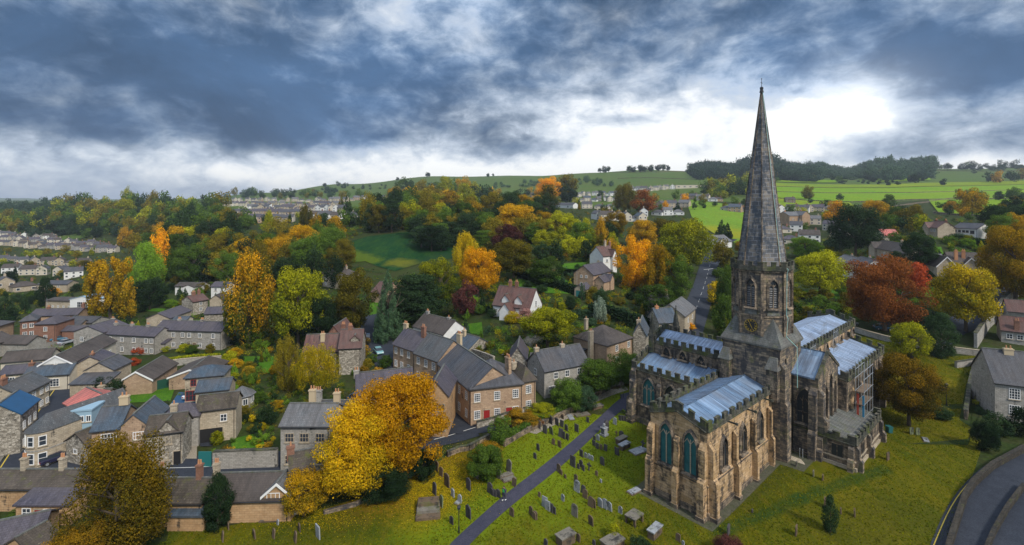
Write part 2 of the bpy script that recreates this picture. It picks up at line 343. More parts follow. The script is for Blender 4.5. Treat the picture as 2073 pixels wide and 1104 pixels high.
MT['yard_grass2'] = groundmat('bright_grass', [(.15, .20, .012), (.10, .165, .014), (.19, .20, .02)], (.12, .9, 5), streak=50)
MT['litter'] = groundmat('grass_under_fallen_leaves', [(.20, .14, .008), (.15, .13, .008), (.32, .17, .012)], (.2, 1.6, 7))
MT['lawn'] = groundmat('mown_lawn', [(.055, .155, .010), (.045, .12, .010), (.09, .18, .014)], (.1, .5, 4))
MT['field'] = groundmat('pasture', [(.12, .25, .008), (.16, .27, .008), (.20, .26, .01)], (.01, .06, .4), streak=80)
MT['field2'] = groundmat('meadow', [(.18, .25, .008), (.13, .22, .01), (.24, .25, .01)], (.01, .06, .4), streak=-60)
MT['field_dark'] = groundmat('rough_green_field', [(.014, .075, .035), (.02, .095, .04), (.05, .13, .025)], (.04, .2, 1.2))
MT['field_yel'] = groundmat('dry_grass', [(.20, .21, .015), (.15, .19, .02), (.27, .23, .03)], (.04, .2, 1.5))
MT['hill'] = groundmat('hill_pasture', [(.06, .115, .02), (.08, .125, .022), (.10, .12, .03)], (.004, .03, .3))
MT['asphalt'] = groundmat('asphalt', [(.036, .042, .056), (.046, .052, .066), (.030, .035, .046)], (.1, .8, 8), .75, bump=.05)
MT['path'] = groundmat('tarmac_path', [(.052, .052, .078), (.066, .064, .088), (.04, .042, .06)], (.2, 1.5, 8), .8, bump=.05)
MT['pave'] = groundmat('paving', [(.17, .155, .13), (.21, .19, .16), (.12, .12, .10)], (.2, 1.2, 5), .9)
MT['mosspave'] = groundmat('mossy_paving', [(.085, .085, .06), (.11, .105, .08), (.06, .07, .03)], (.2, 1.2, 5), .9)
MT['gravel'] = groundmat('gravel', [(.30, .26, .20), (.25, .22, .18), (.33, .29, .23)], (.2, 1.5, 8), .95)
MT['line'] = plain('road_paint', (.6, .6, .58), .7)
MT['yline'] = plain('yellow_road_paint', (.55, .40, .05), .7)
GR = {}
def gravestone_mat(n, c, moss): return stone(n, c, tuple(x * 1.2 for x in c), 3, 3, .9, stain=.3, moss=moss)
GR['dark'] = gravestone_mat('dark_gravestone', (.085, .08, .085), .1); GR['brown'] = gravestone_mat('brown_gravestone', (.15, .11, .075), .3)
GR['pale'] = gravestone_mat('pale_gravestone', (.31, .33, .35), .1); GR['slab'] = gravestone_mat('grey_slab', (.19, .175, .145), .3); GR['green'] = gravestone_mat('lichened_gravestone', (.17, .20, .11), .5)
# foliage: leaf colour varies from clump to clump and leaf to leaf
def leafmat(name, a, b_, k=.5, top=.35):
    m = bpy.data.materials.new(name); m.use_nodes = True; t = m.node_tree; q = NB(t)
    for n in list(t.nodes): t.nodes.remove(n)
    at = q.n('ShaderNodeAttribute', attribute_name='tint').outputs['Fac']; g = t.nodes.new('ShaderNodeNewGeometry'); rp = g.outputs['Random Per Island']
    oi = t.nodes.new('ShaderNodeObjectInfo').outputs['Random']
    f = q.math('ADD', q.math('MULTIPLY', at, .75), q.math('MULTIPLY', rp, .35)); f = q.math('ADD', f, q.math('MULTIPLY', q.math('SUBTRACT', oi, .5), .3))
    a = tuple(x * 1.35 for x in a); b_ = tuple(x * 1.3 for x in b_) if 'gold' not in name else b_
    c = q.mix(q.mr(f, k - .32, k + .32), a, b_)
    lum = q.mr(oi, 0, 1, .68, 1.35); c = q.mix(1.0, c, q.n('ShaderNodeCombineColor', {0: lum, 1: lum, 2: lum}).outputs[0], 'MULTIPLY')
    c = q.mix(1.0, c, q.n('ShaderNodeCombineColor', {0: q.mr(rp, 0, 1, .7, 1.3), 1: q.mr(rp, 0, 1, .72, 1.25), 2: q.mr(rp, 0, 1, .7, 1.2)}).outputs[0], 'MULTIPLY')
    df = q.n('ShaderNodeBsdfDiffuse', {0: c}); tr = q.n('ShaderNodeBsdfTranslucent', {0: c}); mx = q.n('ShaderNodeMixShader', {0: .32}); t.links.new(df.outputs[0], mx.inputs[1]); t.links.new(tr.outputs[0], mx.inputs[2])
    o = t.nodes.new('ShaderNodeOutputMaterial'); t.links.new(mx.outputs[0], o.inputs[0]); return m
PAL = {}
for n_, a, b_, k in [('dullgold', (.045, .048, .008), (.21, .135, .010), .58), ('oldgold', (.17, .15, .006), (.58, .36, .01), .55), ('gold', (.38, .22, .008), (.74, .36, .01), .42), ('amber', (.09, .095, .01), (.38, .22, .008), .58), ('yellow', (.15, .17, .010), (.46, .33, .010), .5),
                     ('yelgreen', (.05, .09, .010), (.27, .27, .010), .52), ('lime', (.07, .14, .018), (.13, .22, .02), .5), ('green', (.028, .065, .014), (.075, .125, .018), .5),
                     ('olive', (.05, .06, .010), (.16, .13, .012), .52), ('dark', (.010, .026, .014), (.028, .052, .020), .5), ('rust', (.075, .035, .012), (.19, .065, .016), .5),
                     ('brown', (.055, .055, .010), (.36, .20, .012), .66), ('copper', (.04, .018, .020), (.085, .032, .028), .5), ('bluegreen', (.02, .05, .03), (.05, .09, .045), .5),
                     ('red', (.14, .03, .015), (.30, .06, .02), .5), ('grey', (.10, .13, .10), (.20, .25, .19), .5), ('pinkish', (.20, .10, .09), (.30, .17, .15), .5), ('mixed', (.045, .075, .010), (.56, .28, .010), .80)]:
    PAL[n_] = leafmat('leaves_' + n_, a, b_, k)
# ================================================================ terrain
KY = np.array([0, 90, 130, 180, 220, 250, 300, 350, 500, 700, 1000, 1500, 1900, 2600, 7000], float)
KP = np.array([-300, 100, 250, 380, 550, 700, 900, 1035, 1200, 1330, 1450, 1650, 1900, 2300], float)
KZ = np.array([[0, 0, -2, -5, -7, -8, -9, -10, -10, 8, 33, 20, 30, 40, 105], [0, 0, -2, -5, -7, -8, -9, -10, -10, 8, 33, 20, 30, 40, 105],
               [0, 0, -2, -3, -3, -3, -3, -3, -4, 22, 40, 40, 45, 50, 95], [0, 0, -1, 0, 2, 3, 6, 8, 15, 30, 41, 42, 50, 60, 80],
               [0, 0, -1, 1, 3, 5, 12, 17, 27, 34, 42, 62, 84, 50, 60], [0, 0, 1, 5, 10, 16, 22, 25, 30, 37, 46, 82, 116, 60, 60],
               [0, 0, 3, 9, 12, 17, 22, 26, 31, 38, 50, 110, 144, 90, 60], [0, 1, 8, 13, 16, 19, 23, 26, 32, 38, 50, 116, 146, 100, 60],
               [0, 0, 7, 13, 15, 17, 20, 22, 32, 42, 65, 132, 150, 110, 60], [0, 0, 3, 8, 10, 13, 17, 20, 34, 45, 75, 140, 152, 110, 60],
               [0, 0, 1, 6, 9, 12, 15, 18, 38, 48, 78, 142, 155, 110, 60], [0, 1, 3, 8, 11, 13, 15, 18, 30, 47, 78, 138, 152, 110, 60],
               [0, 1, 6, 23, 26, 28, 30, 31, 39, 51, 84, 143, 155, 110, 60], [0, 1, 7, 24, 27, 29, 31, 33, 41, 54, 90, 148, 160, 110, 60]], float)
def hz(X, Y):
    X = np.asarray(X, float); Y = np.asarray(Y, float); Yc = np.maximum(Y, 45.)
    px = np.clip(CX + F * X / Yc, -299, 2299); yy = np.clip(Y, 0, 6999)
    i = np.clip(np.searchsorted(KP, px, side='right') - 1, 0, len(KP) - 2); j = np.clip(np.searchsorted(KY, yy, side='right') - 1, 0, len(KY) - 2)
    a = (px - KP[i]) / (KP[i + 1] - KP[i]); a = a * a * (3 - 2 * a); b = (yy - KY[j]) / (KY[j + 1] - KY[j])
    z = (KZ[i, j] * (1 - a) + KZ[i + 1, j] * a) * (1 - b) + (KZ[i, j + 1] * (1 - a) + KZ[i + 1, j + 1] * a) * b
    k = np.clip((Y - 900) / 600, 0, 1)
    return z + k * (3.5 * np.sin(X / 170.) * np.cos(Y / 230.) + 2.0 * np.sin(X / 61. + 1.3)) + np.clip((Y - 4500) / 2000, 0, 1) * (22 * np.sin(X / 700. + .5) + 9 * np.sin(X / 230.))
YS = np.concatenate([np.arange(32, 300, .5), np.arange(300, 1000, 2.), np.arange(1000, 7000, 8.)])
def at(px, py, hh=0.0):
    """world point hh metres above the ground, seen at that place of the photo"""
    X = (px - CX) / F * YS; pr = HY + (CH - hz(X, YS) - hh) * F / YS; k = np.nonzero(pr <= py)[0]
    i = k[0] if len(k) else int(np.argmin(pr[YS < 2600]))
    Y = YS[i]
    if len(k) and i > 0 and pr[i - 1] > py: Y = YS[i - 1] + (YS[i] - YS[i - 1]) * (pr[i - 1] - py) / max(pr[i - 1] - pr[i], 1e-6)
    x = (px - CX) / F * Y; return Vector((x, Y, float(hz(x, Y))))
def struct(o): o['kind'] = 'structure'; return o
ys = np.concatenate([np.arange(-60, 32, 6), np.arange(32, 320, 3.), np.arange(320, 1000, 9.), np.arange(1000, 2700, 30.), np.arange(2700, 7050, 200.)])
us = np.linspace(-1.75, 1.75, 330)
YY, UU = np.meshgrid(ys, us, indexing='ij'); XX = UU * (YY + 62 + np.clip(60 - YY, 0, 60)); ZZ = hz(XX, YY)
nr, nc = YY.shape
vv = np.stack([XX, YY, ZZ], -1).reshape(-1, 3); ii = np.arange(nr * nc).reshape(nr, nc)
ff = np.stack([ii[:-1, :-1], ii[:-1, 1:], ii[1:, 1:], ii[1:, :-1]], -1).reshape(-1, 4)
me = bpy.data.meshes.new('ground'); me.from_pydata(vv.tolist(), [], ff.tolist()); me.materials.append(MT['ground'])
me.polygons.foreach_set('use_smooth', [True] * len(me.polygons))
me.materials.append(MT['hill']); me.polygons.foreach_set('material_index', (vv[ff[:, 0], 1] > 560).astype(int).tolist())
struct(bpy.data.objects.new('ground', me)); C.objects.link(bpy.data.objects['ground'])
_lift = [0]
def drape(name, pts, m, lift=.06, world=False, seg=None, rf=.0012, thick=False):
    P = [Vector(p) if world else at(*p) for p in pts]
    bm = bmesh.new(); f = bm.faces.new([bm.verts.new((p[0], p[1], 0)) for p in P]); bmesh.ops.triangulate(bm, faces=[f])
    ymean = sum(p[1] for p in P) / len(P); L_ = seg or max(2.5, ymean * .03)
    for _ in range(7):
        e = [e for e in bm.edges if e.calc_length() > L_]
        if not e or len(bm.faces) > 12000: break
        bmesh.ops.subdivide_edges(bm, edges=e, cuts=1); bmesh.ops.triangulate(bm, faces=bm.faces[:])
    bmesh.ops.recalc_face_normals(bm, faces=bm.faces)
    for v_ in bm.verts: v_.co.z = float(hz(v_.co.x, v_.co.y)) + lift + max(0, v_.co.y - 120) * rf
    me = bpy.data.meshes.new(name); bm.to_mesh(me); bm.free(); me.materials.append(m)
    if len(me.polygons) and me.polygons[0].normal.z < 0: me.flip_normals()
    o = bpy.data.objects.new(name, me); C.objects.link(o); return struct(o)
def resample(P, step):
    out = [P[0]]
    for a, b in zip(P, P[1:]):
        n = max(1, int((b - a).length / step))
        out += [a.lerp(b, i / n) for i in range(1, n + 1)]
    return out
def smooth(P, k=2):
    for _ in range(k):
        Q = [P[0]]
        for a, b in zip(P, P[1:]): Q += [a.lerp(b, .25), a.lerp(b, .75)]
        P = Q + [P[-1]]
    return P
def strip(name, pts, w, m, lift=.08, off=0.0, dash=None):
    P = smooth([Vector(at(*p)[:2]) for p in pts]); P = resample(P, 2.0); mb = MB(); acc = 0; prev = None
    if w > 1.5: NOGO.extend((q.x, q.y, w / 2 + 1.2) for q in P[::2])
    for i, p in enumerate(P):
        t = (P[min(i + 1, len(P) - 1)] - P[max(i - 1, 0)]).normalized(); n = Vector((-t.y, t.x))
        a = p + n * (off - w / 2); b = p + n * (off + w / 2)
        f = lambda q: (q.x, q.y, float(hz(q.x, q.y)) + lift + max(0, q.y - 120) * .0012)
        cur = (f(a), f(b))
        if prev and (not dash or (i // dash) % 2 == 0): mb.poly([prev[0], cur[0], cur[1], prev[1]])
        prev = cur
    return struct(mb.build(name, m))
def wall_line(name, pts, h, th, m, label, cat='wall', group=None, px=None, step=3.0, wobble=0.0, cope=None):
    P = resample([Vector(at(*p)[:2]) for p in pts], step); mb = MB(); mc = MB(); rng = random.Random(len(pts) + int(pts[0][0]))
    for i, (a, b) in enumerate(zip(P, P[1:])):
        t = (b - a).normalized(); n = Vector((-t.y, t.x)) * th / 2; za, zb = float(hz(*a)), float(hz(*b))
        w1, w2 = rng.uniform(-wobble, wobble), 0
        Q = [a - n, b - n, b + n, a + n]; z0 = [za, zb, zb, za]
        mb.hexa([(q.x, q.y, z - .6) for q, z in zip(Q, z0)] + [(q.x, q.y, z + h + w1) for q, z in zip(Q, z0)])
        if cope: mc.hexa([(q.x + (q.x - (a.x + b.x) / 2) * .0, q.y, z + h + w1 + .002) for q, z in zip([a - n * 1.3, b - n * 1.3, b + n * 1.3, a + n * 1.3], z0)] + [(q.x, q.y, z + h + w1 + .12) for q, z in zip([a - n * 1.3, b - n * 1.3, b + n * 1.3, a + n * 1.3], z0)])
    if cope:
        o = empty(name, (0, 0, 0)); mb.build('masonry', m, o); mc.build('coping', cope, o)
    else: o = mb.build(name, m)
    if px is None: px = pts[0][0]
    autolabel(o, px, label, cat, group); return o
# ================================================================ vegetation
def crown_mesh(name, nleaf, ls, shape='round', seed=1, nclump=40, rc=.16):
    g = np.random.default_rng(seed)
    c = g.normal(size=(nclump * 3, 3)); c /= np.linalg.norm(c, axis=1)[:, None]; c *= (g.uniform(.25, 1, len(c)) ** .45)[:, None]
    c = c[c[:, 2] > -.93][:nclump]; n = len(c)
    if shape == 'round': P = c * [.40, .40, .42] + [0, 0, .53]; lob = 1 + .16 * np.sin(3 * np.arctan2(c[:, 1], c[:, 0]) + seed) * (1 - abs(c[:, 2])); P[:, :2] *= lob[:, None]
    elif shape == 'bush': P = c * [.40, .40, .40] + [0, 0, .48]
    elif shape == 'spread': P = c * [.42, .42, .28] + [0, 0, .66]; P[:, :2] *= (1 + .2 * np.sin(4 * np.arctan2(c[:, 1], c[:, 0]) + seed))[:, None]
    elif shape == 'tall':
        P = c * [.34, .34, .46] + [0, 0, .51]; P[:, :2] *= (1.22 - .55 * np.abs(P[:, 2] - .42))[:, None]
    elif shape == 'poplar':
        k = g.integers(0, 4, n); off = np.array([[-.24, 0, -.02], [.05, .08, 0], [.27, -.04, -.06], [-.03, -.15, -.14]])[k]
        P = c * [.15, .15, .44] + [0, 0, .53] + off
    elif shape == 'cone':
        z = g.uniform(0, 1, n) ** 1.25; a = g.uniform(0, 6.28, n); r = (1 - z) ** .8 * .40 * g.uniform(.7, 1, n)
        P = np.stack([r * np.cos(a), r * np.sin(a), z * .92 + .06], 1)
    elif shape == 'column':
        z = g.uniform(0, 1, n); a = g.uniform(0, 6.28, n); r = np.minimum(1, (1 - z) * 2.2) ** .7 * np.minimum(1, .55 + z) * .36 * g.uniform(.7, 1, n)
        P = np.stack([r * np.cos(a), r * np.sin(a), z * .93 + .05], 1)
    elif shape == 'cedar':
        z = g.integers(0, 6, n) / 6 + g.uniform(-.02, .02, n); a = g.uniform(0, 6.28, n); r = (.46 * (1 - z * .62)) * g.uniform(.15, 1, n) ** .6
        P = np.stack([r * np.cos(a), r * np.sin(a), z * .68 + .26], 1)
    elif shape == 'willow':
        P = c * [.36, .36, .36] + [0, 0, .58]; low = P[:, 2] < .55; P[low, :2] *= 1.15
    R_ = rc * g.uniform(.6, 1.25, n)
    if shape == 'cone': R_ *= np.clip(1.25 - P[:, 2], .35, 1)
    w = R_ ** 2; k = g.choice(n, nleaf, p=w / w.sum())
    d = g.normal(size=(nleaf, 3)); d /= np.linalg.norm(d, axis=1)[:, None]
    flat = np.array([1, 1, .82]); 
    if shape == 'cedar': flat = np.array([1.3, 1.3, .5])
    if shape == 'willow': flat = np.array([.7, .7, 1.5])
    if shape in ('tall', 'poplar'): flat = np.array([.8, .8, 1.4])
    p = P[k] + d * flat * (R_[k] * g.uniform(.55, 1.08, nleaf) ** .6)[:, None]
    stray = g.random(nleaf) < .06; p[stray] += d[stray] * .035
    if shape == 'willow': p[:, 2] -= (np.abs(d[:, 2]) * .0)
    nrm = d * 1.2 + g.normal(size=(nleaf, 3)) * .5 + [0, 0, .25]; nrm /= np.linalg.norm(nrm, axis=1)[:, None]
    a = np.cross(nrm, g.normal(size=(nleaf, 3))); a /= np.linalg.norm(a, axis=1)[:, None]; b = np.cross(nrm, a)
    s = (ls * g.uniform(.6, 1.3, nleaf))[:, None]
    if shape in ('willow',): b = b * .5; a = a * .6 + np.array([0, 0, -.9])
    q = np.stack([p - a * s * .62, p - b * s * .5 + a * s * .05, p + a * s * .62, p + b * s * .5 + a * s * .05], 1).reshape(-1, 3)
    me = bpy.data.meshes.new(name); me.vertices.add(nleaf * 4); me.vertices.foreach_set('co', q.astype(np.float32).ravel())
    me.loops.add(nleaf * 4); me.loops.foreach_set('vertex_index', np.arange(nleaf * 4, dtype=np.int32))
    me.polygons.add(nleaf); me.polygons.foreach_set('loop_start', np.arange(0, nleaf * 4, 4, dtype=np.int32)); me.polygons.foreach_set('loop_total', np.full(nleaf, 4, np.int32))
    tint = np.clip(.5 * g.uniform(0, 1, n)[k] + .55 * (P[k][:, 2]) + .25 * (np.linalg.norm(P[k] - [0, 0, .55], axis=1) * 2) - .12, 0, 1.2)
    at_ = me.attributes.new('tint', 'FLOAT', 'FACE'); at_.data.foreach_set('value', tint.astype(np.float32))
    me.update(); me.validate(); return me
CM = {}
def crown(shape, lod, var):
    k = (shape, lod, var)
    if k not in CM:
        nl, ls, ncl, rc = {'X': (60000, .0120, 105, .100), 'H': (22000, .019, 74, .115), 'M': (5200, .037, 48, .15), 'L': (1100, .078, 22, .2)}[lod]
        if shape in ('cone', 'column'): rc *= .95; ncl = int(ncl * 1.6)
        if shape == 'cedar': rc *= 1.0; ncl = int(ncl * 1.6)
        if shape == 'poplar': rc *= .62
        if shape == 'willow': nl = int(nl * 1.3)
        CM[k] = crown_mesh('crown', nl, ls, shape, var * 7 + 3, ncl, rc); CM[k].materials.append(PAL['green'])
    return CM[k]
TM = {}
def trunk_mesh(v, limbs):
    if (v, limbs) in TM: return TM[v, limbs]
    mb = MB(); rng = random.Random(v); mb.tube((0, 0, -.04), (0, 0, .30), .030, .021, 7); mb.tube((0, 0, .30), (.01, .01, .62), .021, .010, 6)
    if limbs:
        for i in range(9):
            a = i * 2.4 + rng.random(); z = .22 + .045 * i; r = .28 * rng.uniform(.8, 1.2); mb.tube((0, 0, z), (r * math.cos(a), r * math.sin(a), z + .22), .011, .003, 5)
            mb.tube((r * .5 * math.cos(a), r * .5 * math.sin(a), z + .11), (r * .9 * math.cos(a + .6), r * .9 * math.sin(a + .6), z + .30), .006, .002, 4)
    me = mb.mesh('trunk', MT['bark']); TM[v, limbs] = me; return me
TC = [0]; CNAME = {'dullgold': 'dull brownish gold', 'oldgold': 'golden yellow', 'gold': 'bright golden orange', 'amber': 'amber brown', 'yellow': 'yellow', 'yelgreen': 'yellow-green', 'lime': 'fresh green', 'green': 'mid green', 'olive': 'olive green', 'dark': 'dark green', 'rust': 'rusty red',
      'brown': 'russet brown', 'copper': 'purple copper', 'bluegreen': 'bluish green', 'red': 'scarlet', 'grey': 'silvery grey', 'pinkish': 'dusky pink', 'mixed': 'green and orange'}
SHN = {'round': ('broadleaf_tree', 'tree'), 'spread': ('broadleaf_tree', 'tree'), 'tall': ('broadleaf_tree', 'tree'), 'poplar': ('poplar_tree', 'tree'), 'cone': ('conifer_tree', 'conifer'), 'column': ('columnar_conifer', 'conifer'),
       'cedar': ('cedar_tree', 'conifer'), 'willow': ('weeping_tree', 'tree'), 'bush': ('shrub', 'shrub')}
def tree_at(p, hm, wm, pal, shape='round', label=None, px=0, group=None, lod=None):
    TC[0] += 1; i = TC[0]; rng = random.Random(i * 13 + 5)
    wpx = wm / max(p.y, 10) * F
    lod = lod or ('X' if wpx > 130 else 'H' if wpx > 56 else 'M' if wpx > 20 else 'L')
    me = crown(shape, lod, i % {'X': 2, 'H': 3, 'M': 4, 'L': 3}[lod]); nm, cat = SHN[shape]
    base = label or f'{CNAME[pal]} {cat}'
    rz = rng.uniform(0, 6.28) if shape != 'poplar' else 0
    if shape == 'bush' and wm < 9:
        o = bpy.data.objects.new(nm, me); C.objects.link(o); o.location = (p.x, p.y, p.z - .05 * hm); o.scale = (wm, wm, hm); o.rotation_euler = (0, 0, rz)
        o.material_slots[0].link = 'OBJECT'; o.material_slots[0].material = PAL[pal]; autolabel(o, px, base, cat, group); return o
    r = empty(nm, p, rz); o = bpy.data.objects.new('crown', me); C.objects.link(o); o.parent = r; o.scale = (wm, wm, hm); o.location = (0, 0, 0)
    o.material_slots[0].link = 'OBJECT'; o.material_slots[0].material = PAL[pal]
    t = bpy.data.objects.new('trunk', trunk_mesh(i % 3, lod in 'XH')); C.objects.link(t); t.parent = r; s = max(hm * .75, wm); t.scale = (s, s, hm)
    autolabel(r, px, base, cat, group); return r
def tree(px, ytop, ybase, wpx, pal, shape='round', label=None, group=None):
    p = at(px, ybase); k = p.y / F
    return tree_at(p, (ybase - ytop) * k * (1.0 if shape != 'cedar' else 1.0), wpx * k * 1.12, pal, shape, label, px, group)
# ================================================================ buildings
WINM = {}
def window_meshes(w, h, nx, ny, fm, gm):
    k = (round(w, 2), round(h, 2), nx, ny, fm, gm)
    if k not in WINM:
        mb = MB(); t = .09; a = w / 2
        mb.box(-a, a, -.07, .05, 0, t).box(-a, a, -.07, .05, h - t, h).box(-a, -a + t, -.07, .05, t, h - t).box(a - t, a, -.07, .05, t, h - t)
        for i in range(1, nx): x = -a + w * i / nx; mb.box(x - .03, x + .03, -.062, .04, t, h - t)
        for j in range(1, ny):
            z = h * j / ny
            for i in range(nx):
                x0 = -a + w * i / nx + (.03 if i else t); x1 = -a + w * (i + 1) / nx - (.03 if i < nx - 1 else t); mb.box(x0, x1, -.055, .04, z - .025, z + .025)
        pn = MB().box(-a + t * .6, a - t * .6, -.02, .03, t * .6, h - t * .6); sl_ = MB().box(-a - .12, a + .12, -.16, .04, -.14, -.003)
        WINM[k] = (mb.mesh('window', MT[fm]), pn.mesh('pane', MT[gm]), sl_.mesh('sill', MT['buff']))
    return WINM[k]
def window(parent, loc, rz, w=1.0, h=1.35, nx=2, ny=3, fm='white', gm='glass', sill=True, nm='window'):
    a, b, c = window_meshes(w, h, nx, ny, fm, gm)
    o = bpy.data.objects.new(nm, a); C.objects.link(o); o.parent = parent; o.location = loc; o.rotation_euler = (0, 0, rz)
    p = bpy.data.objects.new('pane', b); C.objects.link(p); p.parent = o
    if sill: s = bpy.data.objects.new('sill', c); C.objects.link(s); s.parent = o
    return o
def roof_mesh(mb, x0, x1, y0, y1, h, kind, rise, ov=.3, th=.18, m=0):
    if kind == 'p':
        ym = (y0 + y1) / 2; e = rise * ov / ((y1 - y0) / 2)
        mb.extr([(y0 - ov, h - e), (ym, h + rise), (y1 + ov, h - e), (y1 + ov, h - e + th), (ym, h + rise + th), (y0 - ov, h - e + th)], x0 - ov * .7, x1 + ov * .7, 'x', m)
    elif kind == 'x':
        xm = (x0 + x1) / 2; e = rise * ov / ((x1 - x0) / 2)
        mb.extr([(x0 - ov, h - e), (xm, h + rise), (x1 + ov, h - e), (x1 + ov, h - e + th), (xm, h + rise + th), (x0 - ov, h - e + th)], y0 - ov * .7, y1 + ov * .7, 'y', m)
    elif kind == 'hip':
        X0, X1, Y0, Y1 = x0 - ov, x1 + ov, y0 - ov, y1 + ov; s = min(X1 - X0, Y1 - Y0) / 2
        if X1 - X0 >= Y1 - Y0: r0, r1 = (X0 + s, (Y0 + Y1) / 2), (X1 - s, (Y0 + Y1) / 2)
        else: r0, r1 = ((X0 + X1) / 2, Y0 + s), ((X0 + X1) / 2, Y1 - s)
        A, B, C_, D_ = (X0, Y0, h), (X1, Y0, h), (X1, Y1, h), (X0, Y1, h); E_, G = (*r0, h + rise), (*r1, h + rise)
        lo = [(a[0], a[1], h - .16) for a in (A, B, C_, D_)]
        mb.poly(list(reversed(lo)), m)
        for i in range(4): mb.poly([lo[i], lo[(i + 1) % 4], (A, B, C_, D_)[(i + 1) % 4], (A, B, C_, D_)[i]], m)
        if X1 - X0 >= Y1 - Y0: mb.poly([A, B, G, E_], m).poly([B, C_, G], m).poly([C_, D_, E_, G], m).poly([D_, A, E_], m)
        else: mb.poly([A, B, E_], m).poly([B, C_, G, E_], m).poly([C_, D_, G], m).poly([D_, A, E_, G], m)
    elif kind == 'lean':      # rises away from the front
        mb.extr([(y0 - ov, h - .1), (y1, h + rise), (y1, h + rise + th), (y0 - ov, h - .1 + th)], x0 - ov * .5, x1 + ov * .5, 'x', m)
    elif kind == 'flat': mb.box(x0 - .15, x1 + .15, y0 - .15, y1 + .15, h, h + .25, m)
def wall_mesh(mb, x0, x1, y0, y1, h, kind, rise, m=0, zb=-1.6):
    if kind == 'p': mb.extr([(y0, zb), (y1, zb), (y1, h), ((y0 + y1) / 2, h + rise), (y0, h)], x0, x1, 'x', m)
    elif kind == 'x': mb.extr([(x0, zb), (x1, zb), (x1, h), ((x0 + x1) / 2, h + rise), (x0, h)], y0, y1, 'y', m)
    elif kind == 'lean': mb.extr([(y0, zb), (y1, zb), (y1, h + rise - .02), (y0, h - .08)], x0, x1, 'x', m)
    else: mb.box(x0, x1, y0, y1, zb, h, m)
def chimney(parent, x, y, z0, h, wx=.8, wy=.55, m='pink', pots=2, pm='pot'):
    mb = MB().box(-wx / 2, wx / 2, -wy / 2, wy / 2, 0, h).box(-wx / 2 - .08, wx / 2 + .08, -wy / 2 - .08, wy / 2 + .08, h - .22, h - .05).box(-wx / 2 + .04, wx / 2 - .04, -wy / 2 + .04, wy / 2 - .04, h - .05, h + .04)
    o = mb.build('chimney', MT[m], parent); o.location = (x, y, z0)
    for i in range(pots):
        px = (i - (pots - 1) / 2) * wx / max(pots, 1) * .9; q = MB().tube((px, 0, h), (px, 0, h + .55), .13, .10, 8).build('chimney_pot', MT[pm], o)
    return o
